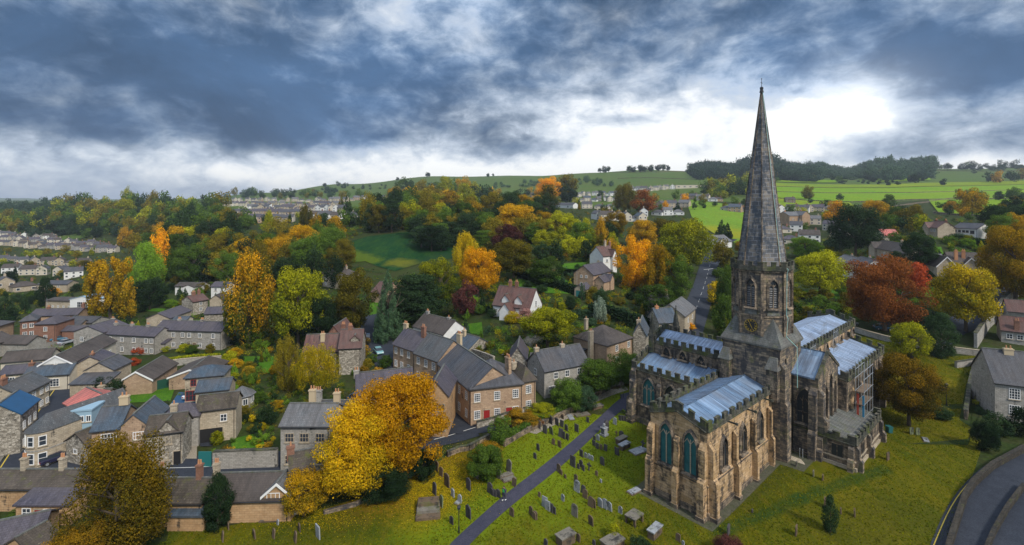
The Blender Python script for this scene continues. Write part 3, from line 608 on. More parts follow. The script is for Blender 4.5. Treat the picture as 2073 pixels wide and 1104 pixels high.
def house(A, B, h, depth, kind='p', rise=None, wall='grey', roof='slate', label='', cat='house', wins=(), doors=(), chim=(), ext=(), group=None, name='stone_house', zb=-1.8, eave=True, ridge=True, barge=False, rot=None):
    """A, B: photo places of the two front eave corners (or ground corners), interior lies to the left of A->B"""
    if A[0] < 600 and eave:                              # the low roofs of the left hand town
        r0_ = rise or depth * .4; rise = r0_ * .6; depth *= .8
        ext = [(e[0], e[1], e[2] * .8, e[3] * .8, e[4], e[5], e[6] * .6) + tuple(e[7:]) for e in ext]; chim = [(c[0], c[1], c[2] - (.4 * r0_ if c[2] > 3 else 0)) + tuple(c[3:]) for c in chim]
    a, b = (at(*A, h), at(*B, h)) if eave else (at(*A), at(*B))
    if rot is None: rot = .5 if (abs(A[1] - B[1]) < .2 * abs(B[0] - A[0]) and (b - a).length < 22 and (A[0] < 560 or A[0] > 1850) and name not in ('cottage_row', 'lean_to', 'stone_terrace')) else 0
    if rot:
        md = (a + b) / 2; th_ = math.atan2(md.x, md.y) * rot; q_ = Matrix.Rotation(-th_, 2); k_ = .96; va = (a - md).xy * k_; vb = (b - md).xy * k_
        va.rotate(q_); vb.rotate(q_); a = Vector((md.x + va.x, md.y + va.y, a.z)); b = Vector((md.x + vb.x, md.y + vb.y, b.z))
    v_ = (b - a).xy; w = v_.length; ang = math.atan2(v_.y, v_.x); z = min(a.z, b.z) if eave else (a.z + b.z) / 2
    if eave: z = a.z * .5 + b.z * .5
    r = empty(name, (a.x, a.y, z), ang); autolabel(r, (A[0] + B[0]) / 2, label, cat, group)
    nd = Vector((-v_.y, v_.x)).normalized(); m_ = a.xy + v_ * .5 + nd * depth / 2; NOGO.append((m_.x - nd.x * 2, m_.y - nd.y * 2, max(w, depth) * .5 + 3.0))
    vols = [(0, w, 0, depth, h, kind, rise or depth * .4, wall, roof)] + [tuple(e) + (wall, roof)[len(e) - 7:] if len(e) < 9 else e for e in ext]
    for vi_, (x0, x1, y0, y1, hh, kd, rs, wm, rm) in enumerate(vols):
        if x1 < 0 and False: pass
        mb = MB(); wall_mesh(mb, x0, x1, y0, y1, hh, kd, rs, 0, zb); wo_ = mb.build('wall' if vi_ == 0 else 'wing_wall', MT[wm], r)
        rb = MB(); roof_mesh(rb, x0, x1, y0, y1, hh + .02, kd, rs); ro = rb.build('roof' if vi_ == 0 else 'wing_roof', MT[rm], r)
        if ridge and kd in 'px' and kd != 'hip':
            t = MB(); z_ = hh + rs + .19
            if kd == 'p': t.box(x0 - .15, x1 + .15, (y0 + y1) / 2 - .14, (y0 + y1) / 2 + .14, z_ - .06, z_ + .07)
            else: t.box((x0 + x1) / 2 - .14, (x0 + x1) / 2 + .14, y0 - .15, y1 + .15, z_ - .06, z_ + .07)
            t.build('ridge_tiles', MT['stoneslate'], ro)
        if vi_ == 0 and kd in ('p', 'hip'):
            g_ = MB().tube((x0 - .2, y0 - ov_g, hh - .12), (x1 + .2, y0 - ov_g, hh - .12), .07, None, 6).tube((x1 - .25, y0 - .06, hh - .15), (x1 - .25, y0 - .06, -.5), .05, None, 6); g_.build('gutter', MT['black'], r)
        if barge and kd == 'x':
            xm = (x0 + x1) / 2; e = rs * .3 / ((x1 - x0) / 2); bb = MB()
            for sg in (-1, 1):
                xe = xm + sg * ((x1 - x0) / 2 + .3); bb.hexa([(xe, y0 - .30, hh - e - .12), (xm, y0 - .30, hh + rs - .12), (xm, y0 - .215, hh + rs - .12), (xe, y0 - .215, hh - e - .12), (xe, y0 - .30, hh - e + .22), (xm, y0 - .30, hh + rs + .22), (xm, y0 - .215, hh + rs + .22), (xe, y0 - .215, hh - e + .22)])
            bb.build('bargeboard', MT['white'], ro)
            if barge == 2: MB().extr([(x0 + .25, hh + .15), (x1 - .25, hh + .15), (xm, hh + rs - .12)], y0 - .05, y0 + .02, 'y').build('gable_board', MT['render'], r)
    for wn in wins:                                     # (side, fraction along, z, w, h[, nx, ny, frame])
        side, fr, z_, ww, wh = wn[:5]; nx, ny = (wn[5:7] if len(wn) > 6 else (2, 3)); fm = wn[7] if len(wn) > 7 else 'white'
        loc, rz = {'f': ((fr * w, 0, z_), 0), 'r': ((w, fr * depth, z_), R(90)), 'l': ((0, fr * depth, z_), R(-90)), 'b': ((fr * w, depth, z_), R(180))}[side]
        window(r, loc, rz, ww, wh, nx, ny, fm)
    for dr in doors:
        side, fr, ww, wh, dm = dr[:5]; loc, rz = {'f': ((fr * w, 0, 0), 0), 'r': ((w, fr * depth, 0), R(90)), 'l': ((0, fr * depth, 0), R(-90))}[side]
        o = MB().box(-ww / 2, ww / 2, -.05, .04, .05, wh).build('door', MT[dm], r); o.location = loc; o.rotation_euler = (0, 0, rz)
        q = MB().box(-ww / 2 - .12, -ww / 2, -.09, .04, 0, wh + .14).box(ww / 2, ww / 2 + .12, -.09, .04, 0, wh + .14).box(-ww / 2, ww / 2, -.09, .04, wh + .002, wh + .14).build('door_frame', MT['buff'], o)
    for ch in chim:                                     # (x fraction, y fraction, base z, height, material, pots[, width])
        chimney(r, ch[0] * w, ch[1] * depth, ch[2], ch[3], ch[6] if len(ch) > 6 else .9, .6, ch[4], ch[5])
    return r
ov_g = .36
def W2(side, fr, zs=(.8, 3.3), w=1.0, h=1.3, nx=2, ny=3, fm='white'):
    return [(side, f, z, w, h, nx, ny, fm) for f in fr for z in zs]
# ================================================================ vehicles
def car(px, py, ang, col, label, kind='car', px_=None):
    p = at(px, py); r = empty('parked_van' if kind == 'van' else 'parked_car', (p.x, p.y, p.z + .06), R(ang)); autolabel(r, px, label, 'van' if kind == 'van' else 'car')
    if kind == 'van': prof = [(-2.4, .35), (2.35, .35), (2.4, .95), (1.75, 1.15), (1.25, 1.95), (-2.3, 2.0), (-2.42, 1.0)]; cab = [(.55, 1.2), (1.7, 1.16), (1.28, 1.85), (.55, 1.88)]; hw = .95
    else: prof = [(-2.05, .35), (2.05, .32), (2.12, .62), (1.95, .82), (1.05, .93), (-1.75, .98), (-2.1, .85)]; cab = [(-1.7, .96), (1.15, .92), (.35, 1.42), (-1.15, 1.45)]; hw = .86
    m = plain('car_paint', col, .25); m.node_tree.nodes['Principled BSDF'].inputs['Coat Weight'].default_value = .5
    mb = MB().extr([(x, z) for x, z in prof], -hw, hw, 'y'); o = mb.build('body', m, r)
    bv = o.modifiers.new('bevel', 'BEVEL'); bv.width = .09; bv.segments = 2
    if kind == 'van': MB().extr(cab, -hw - .01, hw + .01, 'y').build('window', MT['glass'], r); MB().box(1.35, 1.62, -.75, .75, 1.28, 1.62).build('windscreen', MT['glass'], r)
    else:
        g_ = MB().extr(cab, -hw + .1, hw - .1, 'y').build('window', MT['glass'], r); MB().box(-1.05, .3, -hw + .16, hw - .16, 1.42, 1.48).build('roof', m, r)
    for x in (-1.35, 1.35):
        for y in (-hw + .02, hw - .02):
            w = MB().tube((x, y - .11, .33), (x, y + .11, .33), .33, None, 14).build('wheel', MT['rubber'], r); MB().tube((x, y - .125, .33), (x, y + .125, .33), .19, None, 10).build('rim', MT['steel'], w)
    for y in (-.6, .6):
        MB().box(2.0 if kind == 'car' else 2.33, 2.14 if kind == 'car' else 2.43, y - .17, y + .17, .58, .74).build('headlight', MT['white'], r)
        MB().box(-2.14 if kind == 'car' else -2.45, -2.03, y - .15, y + .15, .66, .82).build('tail_light', MT['red_door'], r)
    return r
# ================================================================ graves
def headstone(px, py, hpx, style='round', m='dark', ang=None, wr=.6, label='', tilt=0, zone=''):
    p = at(px, py); h = max(.5, hpx * p.y / F); w = h * wr; rng = random.Random(int(px * 7 + py)); th = .13
    a = R(-48.9 + 90 + rng.uniform(-7, 7)) if ang is None else R(ang)     # faces east like the chancel
    pr = [(-w / 2, -.3), (w / 2, -.3), (w / 2, h * .82)]
    if style == 'round': pr += [(w / 2 * math.cos(t), h * .82 + h * .18 * math.sin(t)) for t in np.linspace(.25, 2.9, 8)]
    elif style == 'gothic': pr += [(w * .3, h * .93), (0, h), (-w * .3, h * .93)]
    elif style == 'shoulder': pr += [(w * .36, h * .82), (w * .3, h * .92), (0, h), (-w * .3, h * .92), (-w * .36, h * .82)]
    else: pr += [(w / 2, h), (-w / 2, h)]
    pr += [(-w / 2, h * .82)]
    if style == 'cross': pr = [(-w * .12, -.3), (w * .12, -.3), (w * .12, h * .58), (w / 2, h * .58), (w / 2, h * .76), (w * .12, h * .76), (w * .12, h), (-w * .12, h), (-w * .12, h * .76), (-w / 2, h * .76), (-w / 2, h * .58), (-w * .12, h * .58)]
    mb = MB().extr(pr, -th / 2, th / 2, 'y'); o = mb.build('headstone', GR[m]); o.location = p; o.rotation_euler = (R(tilt or rng.uniform(-5, 5)), R(rng.uniform(-3, 3)), a + R(-90))
    autolabel(o, px, label, 'gravestone', 'gravestones in the churchyard'); return o
def tomb(px, py, L_, w, h, m='slab', ang=41, label='', table=False, name='chest_tomb'):
    p = at(px, py); r = empty(name, p, R(ang)); autolabel(r, px, label, 'tomb')
    if h < .35: MB().box(-L_ / 2, L_ / 2, -w / 2, w / 2, -.2, h).build('slab', GR[m], r); MB().box(-L_ / 2 - .12, L_ / 2 + .12, -w / 2 - .12, w / 2 + .12, -.25, h - .12).build('kerb', GR['brown'], r); return r
    if table:
        for x in (-L_ / 2 + .2, L_ / 2 - .2):
            for y in (-w / 2 + .15, w / 2 - .15): MB().box(x - .12, x + .12, y - .12, y + .12, -.2, h).build('leg', GR['brown'], r)
    else: MB().box(-L_ / 2 + .1, L_ / 2 - .1, -w / 2 + .1, w / 2 - .1, -.2, h).build('chest', GR['brown'], r)
    MB().box(-L_ / 2, L_ / 2, -w / 2, w / 2, h + .002, h + .14).build('lid', GR[m], r); return r
# ================================================================ the church
PHI = 0.8540754; CX0, CY0 = 24.126, 59.857
church = empty('parish_church', (CX0, CY0, 0), math.pi / 2 - PHI)
tag(church, 'large sandstone parish church with octagonal tower, tall spire and lead roofs', 'church')
def cpx(x, y): return None
def ch(mb, name, m, parent=None): return mb.build(name, MT[m] if isinstance(m, str) else m, parent or church)
def arch_pts(w, z0, z1, n=7):                          # pointed arch outline, sill z0 to apex z1
    s = w * .95; zs = z1 - s * .93; P = [(-w / 2, z0), (w / 2, z0), (w / 2, zs)]
    r = w * 1.05; c = w / 2 - r; t1 = math.acos(-c / r)
    k = (z1 - zs) / (r * math.sin(t1))
    P += [(c + r * math.cos(t), zs + k * r * math.sin(t)) for t in np.linspace(0, t1, n)[1:]]
    P += [(-x, z) for x, z in reversed(P[3:-1])] + [(-w / 2, zs)]; return P
def gothic(x, y, rz, w, z0, z1, lights=2, gm='glass_dark', sm='church_grey', louvre=False, parent=None, transom=False, nm='window'):
    pts = arch_pts(w, z0, z1); out = arch_pts(w + .62, z0 - .0, z1 + .42)
    mb = MB(); n = len(pts)
    for i in range(n):                                  # moulded surround standing proud of the wall
        j = (i + 1) % n
        if i == 0: continue
        a, b, c, d = pts[i], pts[j], out[j], out[i]
        mb.hexa([(a[0], -.34, a[1]), (b[0], -.34, b[1]), (b[0], .05, b[1]), (a[0], .05, a[1]), (d[0], -.10, d[1]), (c[0], -.10, c[1]), (c[0], .05, c[1]), (d[0], .05, d[1])])
    mb.extr([(-.5, z0 - .30), (.05, z0 - .30), (.05, z0), (-.30, z0 - .02), (-.5, z0 - .2)], -w / 2 - .3, w / 2 + .3, 'x')
    o = ch(mb, nm, sm, parent); o.location = (x, y, 0); o.rotation_euler = (0, 0, rz)
    g_ = MB().extr(pts, -.03, .02, 'y'); ch(g_, 'glass', gm, o)
    t = MB(); s = w * .95; zs = z1 - s * .93
    for i in range(1, lights):
        xx = -w / 2 + w * i / lights; t.box(xx - .06, xx + .06, -.16, .0, z0, zs + (z1 - zs) * (.35 if lights == 2 else .45))
    lw = w / lights
    for i in range(lights):                             # small arched heads over the lights and a forked mullion
        xc = -w / 2 + lw * (i + .5)
        for a0, a1 in ((-1, 0), (0, 1)):
            t.hexa([(xc + a0 * lw / 2, -.14, zs - .1 + (0 if a0 else lw * .7)), (xc + a0 * lw / 2, -.14, zs + .02 + (0 if a0 else lw * .7)), (xc + a0 * lw / 2, 0, zs + .02 + (0 if a0 else lw * .7)), (xc + a0 * lw / 2, 0, zs - .1 + (0 if a0 else lw * .7)),
                    (xc + a1 * lw / 2, -.14, zs - .1 + (0 if a1 else lw * .7)), (xc + a1 * lw / 2, -.14, zs + .02 + (0 if a1 else lw * .7)), (xc + a1 * lw / 2, 0, zs + .02 + (0 if a1 else lw * .7)), (xc + a1 * lw / 2, 0, zs - .1 + (0 if a1 else lw * .7))])
    if transom: t.box(-w / 2, w / 2, -.15, 0, (z0 + zs) / 2 - .06, (z0 + zs) / 2 + .06)
    ch(t, 'tracery', 'buff' if gm != 'glass_dark' else 'church_grey', o)
    if louvre:
        lv = MB(); k = int((zs - z0) / .34)
        for i in range(k): zz = z0 + .15 + i * .34; lv.hexa([(-w / 2 + .05, -.13, zz), (w / 2 - .05, -.13, zz), (w / 2 - .05, -.035, zz + .14), (-w / 2 + .05, -.035, zz + .14), (-w / 2 + .05, -.13, zz + .05), (w / 2 - .05, -.13, zz + .05), (w / 2 - .05, -.035, zz + .19), (-w / 2 + .05, -.035, zz + .19)])
        ch(lv, 'louvre', 'slate_pale', o)
    return o
def battlement(p0, p1, z0, z1=None, base=.45, mh=.75, pitch=1.5, mw=.85, th=.32, name='battlement', m='parapet'):
    z1 = z0 if z1 is None else z1; a, b = Vector(p0), Vector(p1); Ln = (b - a).length; t = (b - a) / Ln; n = Vector((-t.y, t.x)) * th / 2; mb = MB()
    def seg(s0, s1, lo, hi, tt=1.0):
        q0, q1 = a + t * s0, a + t * s1; f = lambda s: z0 + (z1 - z0) * s / Ln
        Q = [(q0 - n * tt, s0), (q1 - n * tt, s1), (q1 + n * tt, s1), (q0 + n * tt, s0)]
        mb.hexa([(q.x, q.y, f(s) + lo) for q, s in Q] + [(q.x, q.y, f(s) + hi) for q, s in Q])
    seg(0, Ln, -.12, .02, 1.8); seg(0, Ln, .02, base)
    k = max(1, int(round((Ln - mw) / pitch))); pt = (Ln - mw) / k
    for i in range(k + 1): seg(i * pt, i * pt + mw, base + .001, base + mh); seg(i * pt - .05, i * pt + mw + .05, base + mh + .001, base + mh + .1, 1.35)
    return ch(mb, name, m)
def buttress(x, y, rz, w, steps, m='church', nm='buttress', zb=-3):
    """steps: (projection, top z) from the ground up, outward is local -y"""
    mb = MB(); z = zb
    for i, (p, zt) in enumerate(steps):
        pn = steps[i + 1][0] if i + 1 < len(steps) else .05
        mb.box(-w / 2, w / 2, -p, .05, z, zt)
        mb.hexa([(-w / 2, -p, zt), (w / 2, -p, zt), (w / 2, -pn, zt), (-w / 2, -pn, zt), (-w / 2, -pn - .01, zt + (p - pn) * 1.1), (w / 2, -pn - .01, zt + (p - pn) * 1.1), (w / 2, -pn, zt + (p - pn) * 1.1), (-w / 2, -pn, zt + (p - pn) * 1.1)]); z = zt
    o = ch(mb, nm, m); o.location = (x, y, 0); o.rotation_euler = (0, 0, rz)
    if zb < -1: q = MB().box(-w / 2 - .14, w / 2 + .14, -steps[0][0] - .14, .04, zb, .55); ch(q, 'plinth', 'church_grey', o)
    return o
def pinnacle(x, y, z0, h, w=.7, m='parapet'):
    mb = MB().box(-w / 2, w / 2, -w / 2, w / 2, 0, h * .4).box(-w * .62, w * .62, -w * .62, w * .62, h * .4, h * .45)
    mb.prism([(-w / 2, -w / 2), (w / 2, -w / 2), (w / 2, w / 2), (-w / 2, w / 2)], h * .45, h, top=[(-.03, -.03), (.03, -.03), (.03, .03), (-.03, .03)]).ball((0, 0, h), .13)
    for i in range(3):
        r = w / 2 * (1 - (i + .6) / 3.6); z = h * (.52 + .13 * i)
        for a, b in ((-1, -1), (1, -1), (1, 1), (-1, 1)): mb.box(a * r - .07, a * r + .07, b * r - .07, b * r + .07, z, z + .14)
    o = ch(mb, 'pinnacle', m); o.location = (x, y, z0); return o
def leadroof(pts_list, m='lead', nm='roof', rolls=None):
    mb = MB()
    for p in pts_list: mb.poly(p); mb.poly([(x, y, z - .25) for x, y, z in reversed(p)])
    for p in pts_list:
        for i in range(len(p)): a, b = p[i], p[(i + 1) % len(p)]; mb.poly([a, b, (b[0], b[1], b[2] - .25), (a[0], a[1], a[2] - .25)])
    me = bpy.data.meshes.new(nm); me.from_pydata(mb.v, [], mb.f); me.materials.append(MT[m]); autouv(me)
    o = bpy.data.objects.new(nm, me); C.objects.link(o); o.parent = church
    rb = MB()
    for p, n_ in zip(pts_list, rolls or []):            # raised lead rolls running up the slope from edge 0-1 to edge 3-2
        if n_ == 0: continue
        a, b, c, d = [Vector(q) for q in p[:4]]
        for i in range(1, n_): rb.tube(a.lerp(b, i / n_) + Vector((0, 0, .02)), d.lerp(c, i / n_) + Vector((0, 0, .02)), .045, None, 5)
        rb.tube(d + Vector((0, 0, .03)), c + Vector((0, 0, .03)), .09, None, 6)
    if rb.v: ch(rb, 'lead_roll', m, o)
    return o
E_, S_, N_, W_ = R(-90), 0, R(180), R(90)              # outward -x (east), -y (south), +y, +x
# chancel
cl, cw = 19.9, 8.0
mb = MB().extr([(0, -3.5), (cw, -3.5), (cw, 10.6), (cw / 2, 12.0), (0, 10.6)], 0, cl, 'x'); ch(mb, 'chancel_wall', 'church')
mb = MB().extr([(-.28, -3.5), (cw + .28, -3.5), (cw + .28, 4.1), (cw + .02, 4.45), (-.02, 4.45), (-.28, 4.1)], -.28, cl, 'x'); ch(mb, 'lower_wall', 'church')
mb = MB().box(-.42, cl, -.42, cw + .42, -3.5, .9).box(-.36, cl, -.36, cw + .36, 4.02, 4.16); ch(mb, 'plinth', 'church_grey')
leadroof([[(.1, .1, 10.72), (cl, .1, 10.72), (cl, cw / 2, 12.12), (.1, cw / 2, 12.12)], [(cl, cw - .1, 10.72), (.1, cw - .1, 10.72), (.1, cw / 2, 12.12), (cl, cw / 2, 12.12)]], 'lead', 'chancel_roof', [5, 26])
battlement((0, .0), (cl, 0), 10.75, pitch=2.05, mw=1.0, mh=.65, base=.4); battlement((0, cw), (cl, cw), 10.75, pitch=1.7, mw=.9, mh=.6)
battlement((0, .1), (0, cw / 2), 10.75, 12.1, pitch=1.28, mw=.75); battlement((0, cw / 2), (0, cw - .1), 12.1, 10.75, pitch=1.28, mw=.75)
for y, n_ in ((2.15, 0), (5.55, 0)): gothic(-.0, y, E_, 1.75, 4.7, 10.0 if n_ == 0 else 10.4, 2, 'glass_teal', 'church_grey')
for x in (4.2, 9.8, 15.4): gothic(x, 0, S_, 1.5, 4.9, 8.8, 2, 'glass_dark', 'church_grey')
for x in (6.9, 12.6, 18.2): buttress(x, -.2, S_, .6, [(.85, 4.4), (.5, 8.4)])
buttress(-.2, 3.85, E_, .7, [(.95, 4.6), (.5, 8.4)])
for (x, y, a) in ((-.1, .3, E_), (.3, -.1, S_), (-.1, cw - .35, E_)): buttress(x, y, a, .85, [(1.15, 4.7), (.75, 8.6)])
MB_ = MB().box(-1.25, 0, -.8, .0, 8.2, 9.0)
for x in (5.5, 11.2, 16.8): ch(MB().box(x - .06, x + .06, -1.1, .0, 10.35, 10.55).box(x - .12, x + .12, -1.35, -1.05, 10.3, 10.6), 'gargoyle', 'parapet')
# tower
tx0, tx1, ty0, ty1 = 19.9, 28.5, -1.15, 7.48; tcx, tcy = (tx0 + tx1) / 2, (ty0 + ty1) / 2
ch(MB().box(tx0, tx1, ty0, ty1, -3, 17.45).box(tx0 - .18, tx1 + .18, ty0 - .18, ty1 + .18, 17.0, 17.45), 'tower_wall', 'church_dark')
buttress(tx0, ty0 + .8, E_, 1.6, [(1.0, 14.6)], 'church_grey', zb=9.5); buttress(tx0, ty1 - .7, E_, 1.5, [(1.0, 14.6)], 'church_grey', zb=9.5)
buttress(tx0 + .8, ty0, S_, 1.5, [(1.0, 9.0), (.7, 14.3)], 'church_dark')
for (x, y) in ((tx0 - .55, ty0 + .8), (tx0 - .55, ty1 - .7)):
    ch(MB().prism([(x - .75, y - .95), (x + .6, y - .95), (x + .6, y + .95), (x - .75, y + .95)], 14.2, 15.9, top=[(x + .1, y - .5), (x + .58, y - .5), (x + .58, y + .5), (x + .1, y + .5)]), 'turret_cap', 'stoneslate')
def octa(r, rot=22.5): return [(tcx + r * math.cos(R(rot + 45 * i)), tcy + r * math.sin(R(rot + 45 * i))) for i in range(8)]
ap = 3.9; rr = ap / math.cos(R(22.5)); O = octa(rr)
ch(MB().prism(O, 16, 28.7), 'belfry_wall', 'church_dark')
sk = MB(); hw = (tx1 - tx0) / 2 + .3; q4 = [(tcx - hw, tcy - hw), (tcx + hw, tcy - hw), (tcx + hw, tcy + hw), (tcx - hw, tcy + hw)]
Ou = octa(rr * 1.005)
zs_, ze_ = 18.55, 17.42
def V3(p, z): return (p[0], p[1], z)
# octa index: 0 at 22.5 .. 7; sides: +x(7,0) NEdiag(0,1) +y(1,2) (2,3) -x(3,4) (4,5) -y(5,6) (6,7)
for (c0, c1, i, j) in ((q4[1], q4[2], 7, 0), (q4[2], q4[3], 1, 2), (q4[3], q4[0], 3, 4), (q4[0], q4[1], 5, 6)): sk.poly([V3(c0, ze_), V3(c1, ze_), V3(Ou[j], zs_), V3(Ou[i], zs_)])
for (c, i, j) in ((q4[2], 0, 1), (q4[3], 2, 3), (q4[0], 4, 5), (q4[1], 6, 7)):
    apx = ((Ou[i][0] + Ou[j][0]) / 2, (Ou[i][1] + Ou[j][1]) / 2); sk.poly([V3(c, ze_), V3(Ou[i], zs_), V3(apx, 21.3)]); sk.poly([V3(c, ze_), V3(apx, 21.3), V3(Ou[j], zs_)])
sk.prism(q4, ze_ - .25, ze_ - .005)
ch(sk, 'broach', 'stoneslate')
ch(MB().prism(octa(rr + .22), 21.45, 21.75), 'string_course', 'church_grey'); ch(MB().prism(octa(rr + .3), 28.35, 28.71), 'cornice', 'church_grey')
Op = octa(rr + .25)
for i in range(8):
    j = (i + 1) % 8; battlement(Op[i], Op[j], 28.75, base=.55, mh=.6, pitch=1.15, mw=.65, th=.28, name='spire_parapet')
    a = Vector(O[i]); b = Vector(O[j]); mdp = (a + b) / 2; n = (mdp - Vector((tcx, tcy))).normalized(); rz = math.atan2(n.y, n.x) + math.pi / 2
    gothic(mdp.x, mdp.y, rz, 1.35, 22.9, 27.3, 2, 'glass_dark', 'church_grey', louvre=True, nm='belfry_window')
    o = ch(MB().hexa([(-.95, -.25, 21.75), (.95, -.25, 21.75), (.95, .03, 21.75), (-.95, .03, 21.75), (-.75, -.05, 22.8), (.75, -.05, 22.8), (.75, .03, 22.8), (-.75, .03, 22.8)]), 'belfry_sill', 'stoneslate'); o.location = (mdp.x, mdp.y, 0); o.rotation_euler = (0, 0, rz)
    o = ch(MB().box(-.18, .18, -.22, .05, 18.6, 28.3), 'corner_shaft', 'church_grey'); o.location = (O[i][0], O[i][1], 0); o.rotation_euler = (0, 0, R(22.5 + 45 * i) + math.pi / 2)
def clock(x, y, z, rz):
    r = .98; o = ch(MB().tube((0, -.02, 0), (0, -.16, 0), r, None, 32), 'clock', 'black'); o.location = (x, y, z); o.rotation_euler = (0, 0, rz)
    rg = MB()
    for i in range(32):
        t0, t1 = 2 * math.pi * i / 32, 2 * math.pi * (i + 1) / 32
        for (a, b) in ((.94, .99),): rg.hexa([(r * a * math.cos(t0), -.18, r * a * math.sin(t0)), (r * a * math.cos(t1), -.18, r * a * math.sin(t1)), (r * a * math.cos(t1), -.16, r * a * math.sin(t1)), (r * a * math.cos(t0), -.16, r * a * math.sin(t0)),
                                     (r * b * math.cos(t0), -.18, r * b * math.sin(t0)), (r * b * math.cos(t1), -.18, r * b * math.sin(t1)), (r * b * math.cos(t1), -.16, r * b * math.sin(t1)), (r * b * math.cos(t0), -.16, r * b * math.sin(t0))])
    ch(rg, 'clock_ring', 'gold', o)
    ROM = ['XII', 'I', 'II', 'III', 'IIII', 'V', 'VI', 'VII', 'VIII', 'IX', 'X', 'XI']; nb = MB()
    def bar(p, q, w, y0=-.2, y1=-.165):
        p, q = Vector(p), Vector(q); t = (q - p).normalized(); n = Vector((-t.y, t.x)) * w / 2
        nb.hexa([(p.x - n.x, y0, p.y - n.y), (p.x + n.x, y0, p.y + n.y), (p.x + n.x, y1, p.y + n.y), (p.x - n.x, y1, p.y - n.y), (q.x - n.x, y0, q.y - n.y), (q.x + n.x, y0, q.y + n.y), (q.x + n.x, y1, q.y + n.y), (q.x - n.x, y1, q.y - n.y)])
    for k, s in enumerate(ROM):
        a = R(90 - 30 * k); u = Vector((math.cos(a), math.sin(a))); tt = Vector((math.sin(a), -math.cos(a))); wd = {'I': .055, 'V': .12, 'X': .12}; tot = sum(wd[c] for c in s); x0 = -tot / 2
        for c in s:
            xm = x0 + wd[c] / 2; x0 += wd[c]; lo, hi = .60, .88
            P = lambda xx, rr_: tuple(u * rr_ + tt * xx)
            if c == 'I': bar(P(xm, lo), P(xm, hi), .03)
            elif c == 'V': bar(P(xm, lo), P(xm - .045, hi), .025); bar(P(xm, lo), P(xm + .045, hi), .025)
            else: bar(P(xm - .045, lo), P(xm + .045, hi), .025); bar(P(xm + .045, lo), P(xm - .045, hi), .025)
    ch(nb, 'numerals', 'gold', o); nb = MB()
    def hand(nm, ang, l, w):
        m2 = MB(); a = R(90 - ang); u = Vector((math.cos(a), math.sin(a))); n = Vector((-u.y, u.x)) * w / 2; p = -u * .18; q = u * l
        m2.hexa([(p.x - n.x, -.24, p.y - n.y), (p.x + n.x, -.24, p.y + n.y), (p.x + n.x, -.21, p.y + n.y), (p.x - n.x, -.21, p.y - n.y), (q.x - n.x * .3, -.24, q.y - n.y * .3), (q.x + n.x * .3, -.24, q.y + n.y * .3), (q.x + n.x * .3, -.21, q.y + n.y * .3), (q.x - n.x * .3, -.21, q.y - n.y * .3)])
        ch(m2, nm, 'gold', o)
    hand('minute_hand', 337, .85, .08); hand('hour_hand', 153, .6, .1)
clock(tcx - ap, tcy, 20.0, E_)
bl = ch(MB().extr(arch_pts(1.1, 18.9, 21.1), -.05, .02, 'y'), 'blind_arch', 'church_grey'); bl.location = (tcx, tcy - ap, 0)
# spire, ribbed at its eight edges, with its conductor
rs = 3.5; sp = MB(); zb_, zt_ = 28.7, 57.2; n = 14
for k in range(n):
    r0 = rs * (1 - k / n) + .09; r1 = rs * (1 - (k + 1) / n) + .09; z0 = zb_ + (zt_ - zb_) * k / n; z1 = zb_ + (zt_ - zb_) * (k + 1) / n
    a, b = octa(r0), octa(r1)
    for i in range(8): j = (i + 1) % 8; sp.poly([V3(a[i], z0), V3(a[j], z0), V3(b[j], z1), V3(b[i], z1)])
ch(sp, 'spire', 'spire'); rb = MB(); a, b = octa(rs + .1), octa(.12)
for i in range(8): rb.tube(V3(a[i], zb_), V3(b[i], zt_), .11, .05, 6)
ch(rb, 'spire_rib', 'church_grey')
ch(MB().tube((tcx, tcy, zt_ - .3), (tcx, tcy, zt_ + .25), .34, .2, 10).ball((tcx, tcy, zt_ + .35), .3).tube((tcx, tcy, zt_ + .3), (tcx, tcy, zt_ + 1.9), .045, .03, 6).box(tcx - .35, tcx + .35, tcy - .02, tcy + .02, zt_ + 1.2, zt_ + 1.28).ball((tcx, tcy, zt_ + 1.9), .09), 'finial', 'black')
cd = MB(); f0, f1 = Vector((-.02, -1.0)).normalized(), None; pc = []
for z, r_ in [(57, .2), (45, None), (33, None), (29.6, None), (28.9, 4.75), (28.2, 4.55), (21.9, 4.5), (21.5, 4.75), (18.6, 4.5), (17.5, 6.3), (11.5, 6.4)]:
    rad = r_ if r_ else (rs * (1 - (z - zb_) / (zt_ - zb_)) + .16) * .97; aa = R(-110 + (z - 17) * .1); pc.append((tcx + rad * math.cos(aa), tcy + rad * math.sin(aa), z))
for p, q in zip(pc, pc[1:]): cd.tube(p, q, .035, None, 5)
ch(cd, 'lightning_conductor', 'conductor')
# north transept with its clerestory parapet
ax0, ax1, ay0, ay1 = 21.5, 29.8, 7.45, 21.6
ch(MB().extr([(ax0, -3), (ax1, -3), (ax1, 13.1), ((ax0 + ax1) / 2, 14.6), (ax0, 13.1)], ay0, ay1, 'y'), 'transept_wall', 'church_grey')
xm = (ax0 + ax1) / 2; leadroof([[(ax0 + .1, ay1, 13.2), (ax0 + .1, ay0, 13.2), (xm, ay0, 14.75), (xm, ay1, 14.75)], [(ax1 - .1, ay0, 13.2), (ax1 - .1, ay1, 13.2), (xm, ay1, 14.75), (xm, ay0, 14.75)]], 'lead_pale', 'transept_roof', [22, 0])
battlement((ax0, ay1), (ax0, ay0), 13.2, pitch=1.5, mw=.8, mh=.7); battlement((ax1, ay0), (ax1, ay1), 13.2, pitch=1.7, mw=.8)
battlement((ax0, ay1), (xm, ay1), 13.2, 14.7, pitch=1.3, mw=.7); battlement((xm, ay1), (ax1, ay1), 14.7, 13.2, pitch=1.3, mw=.7)
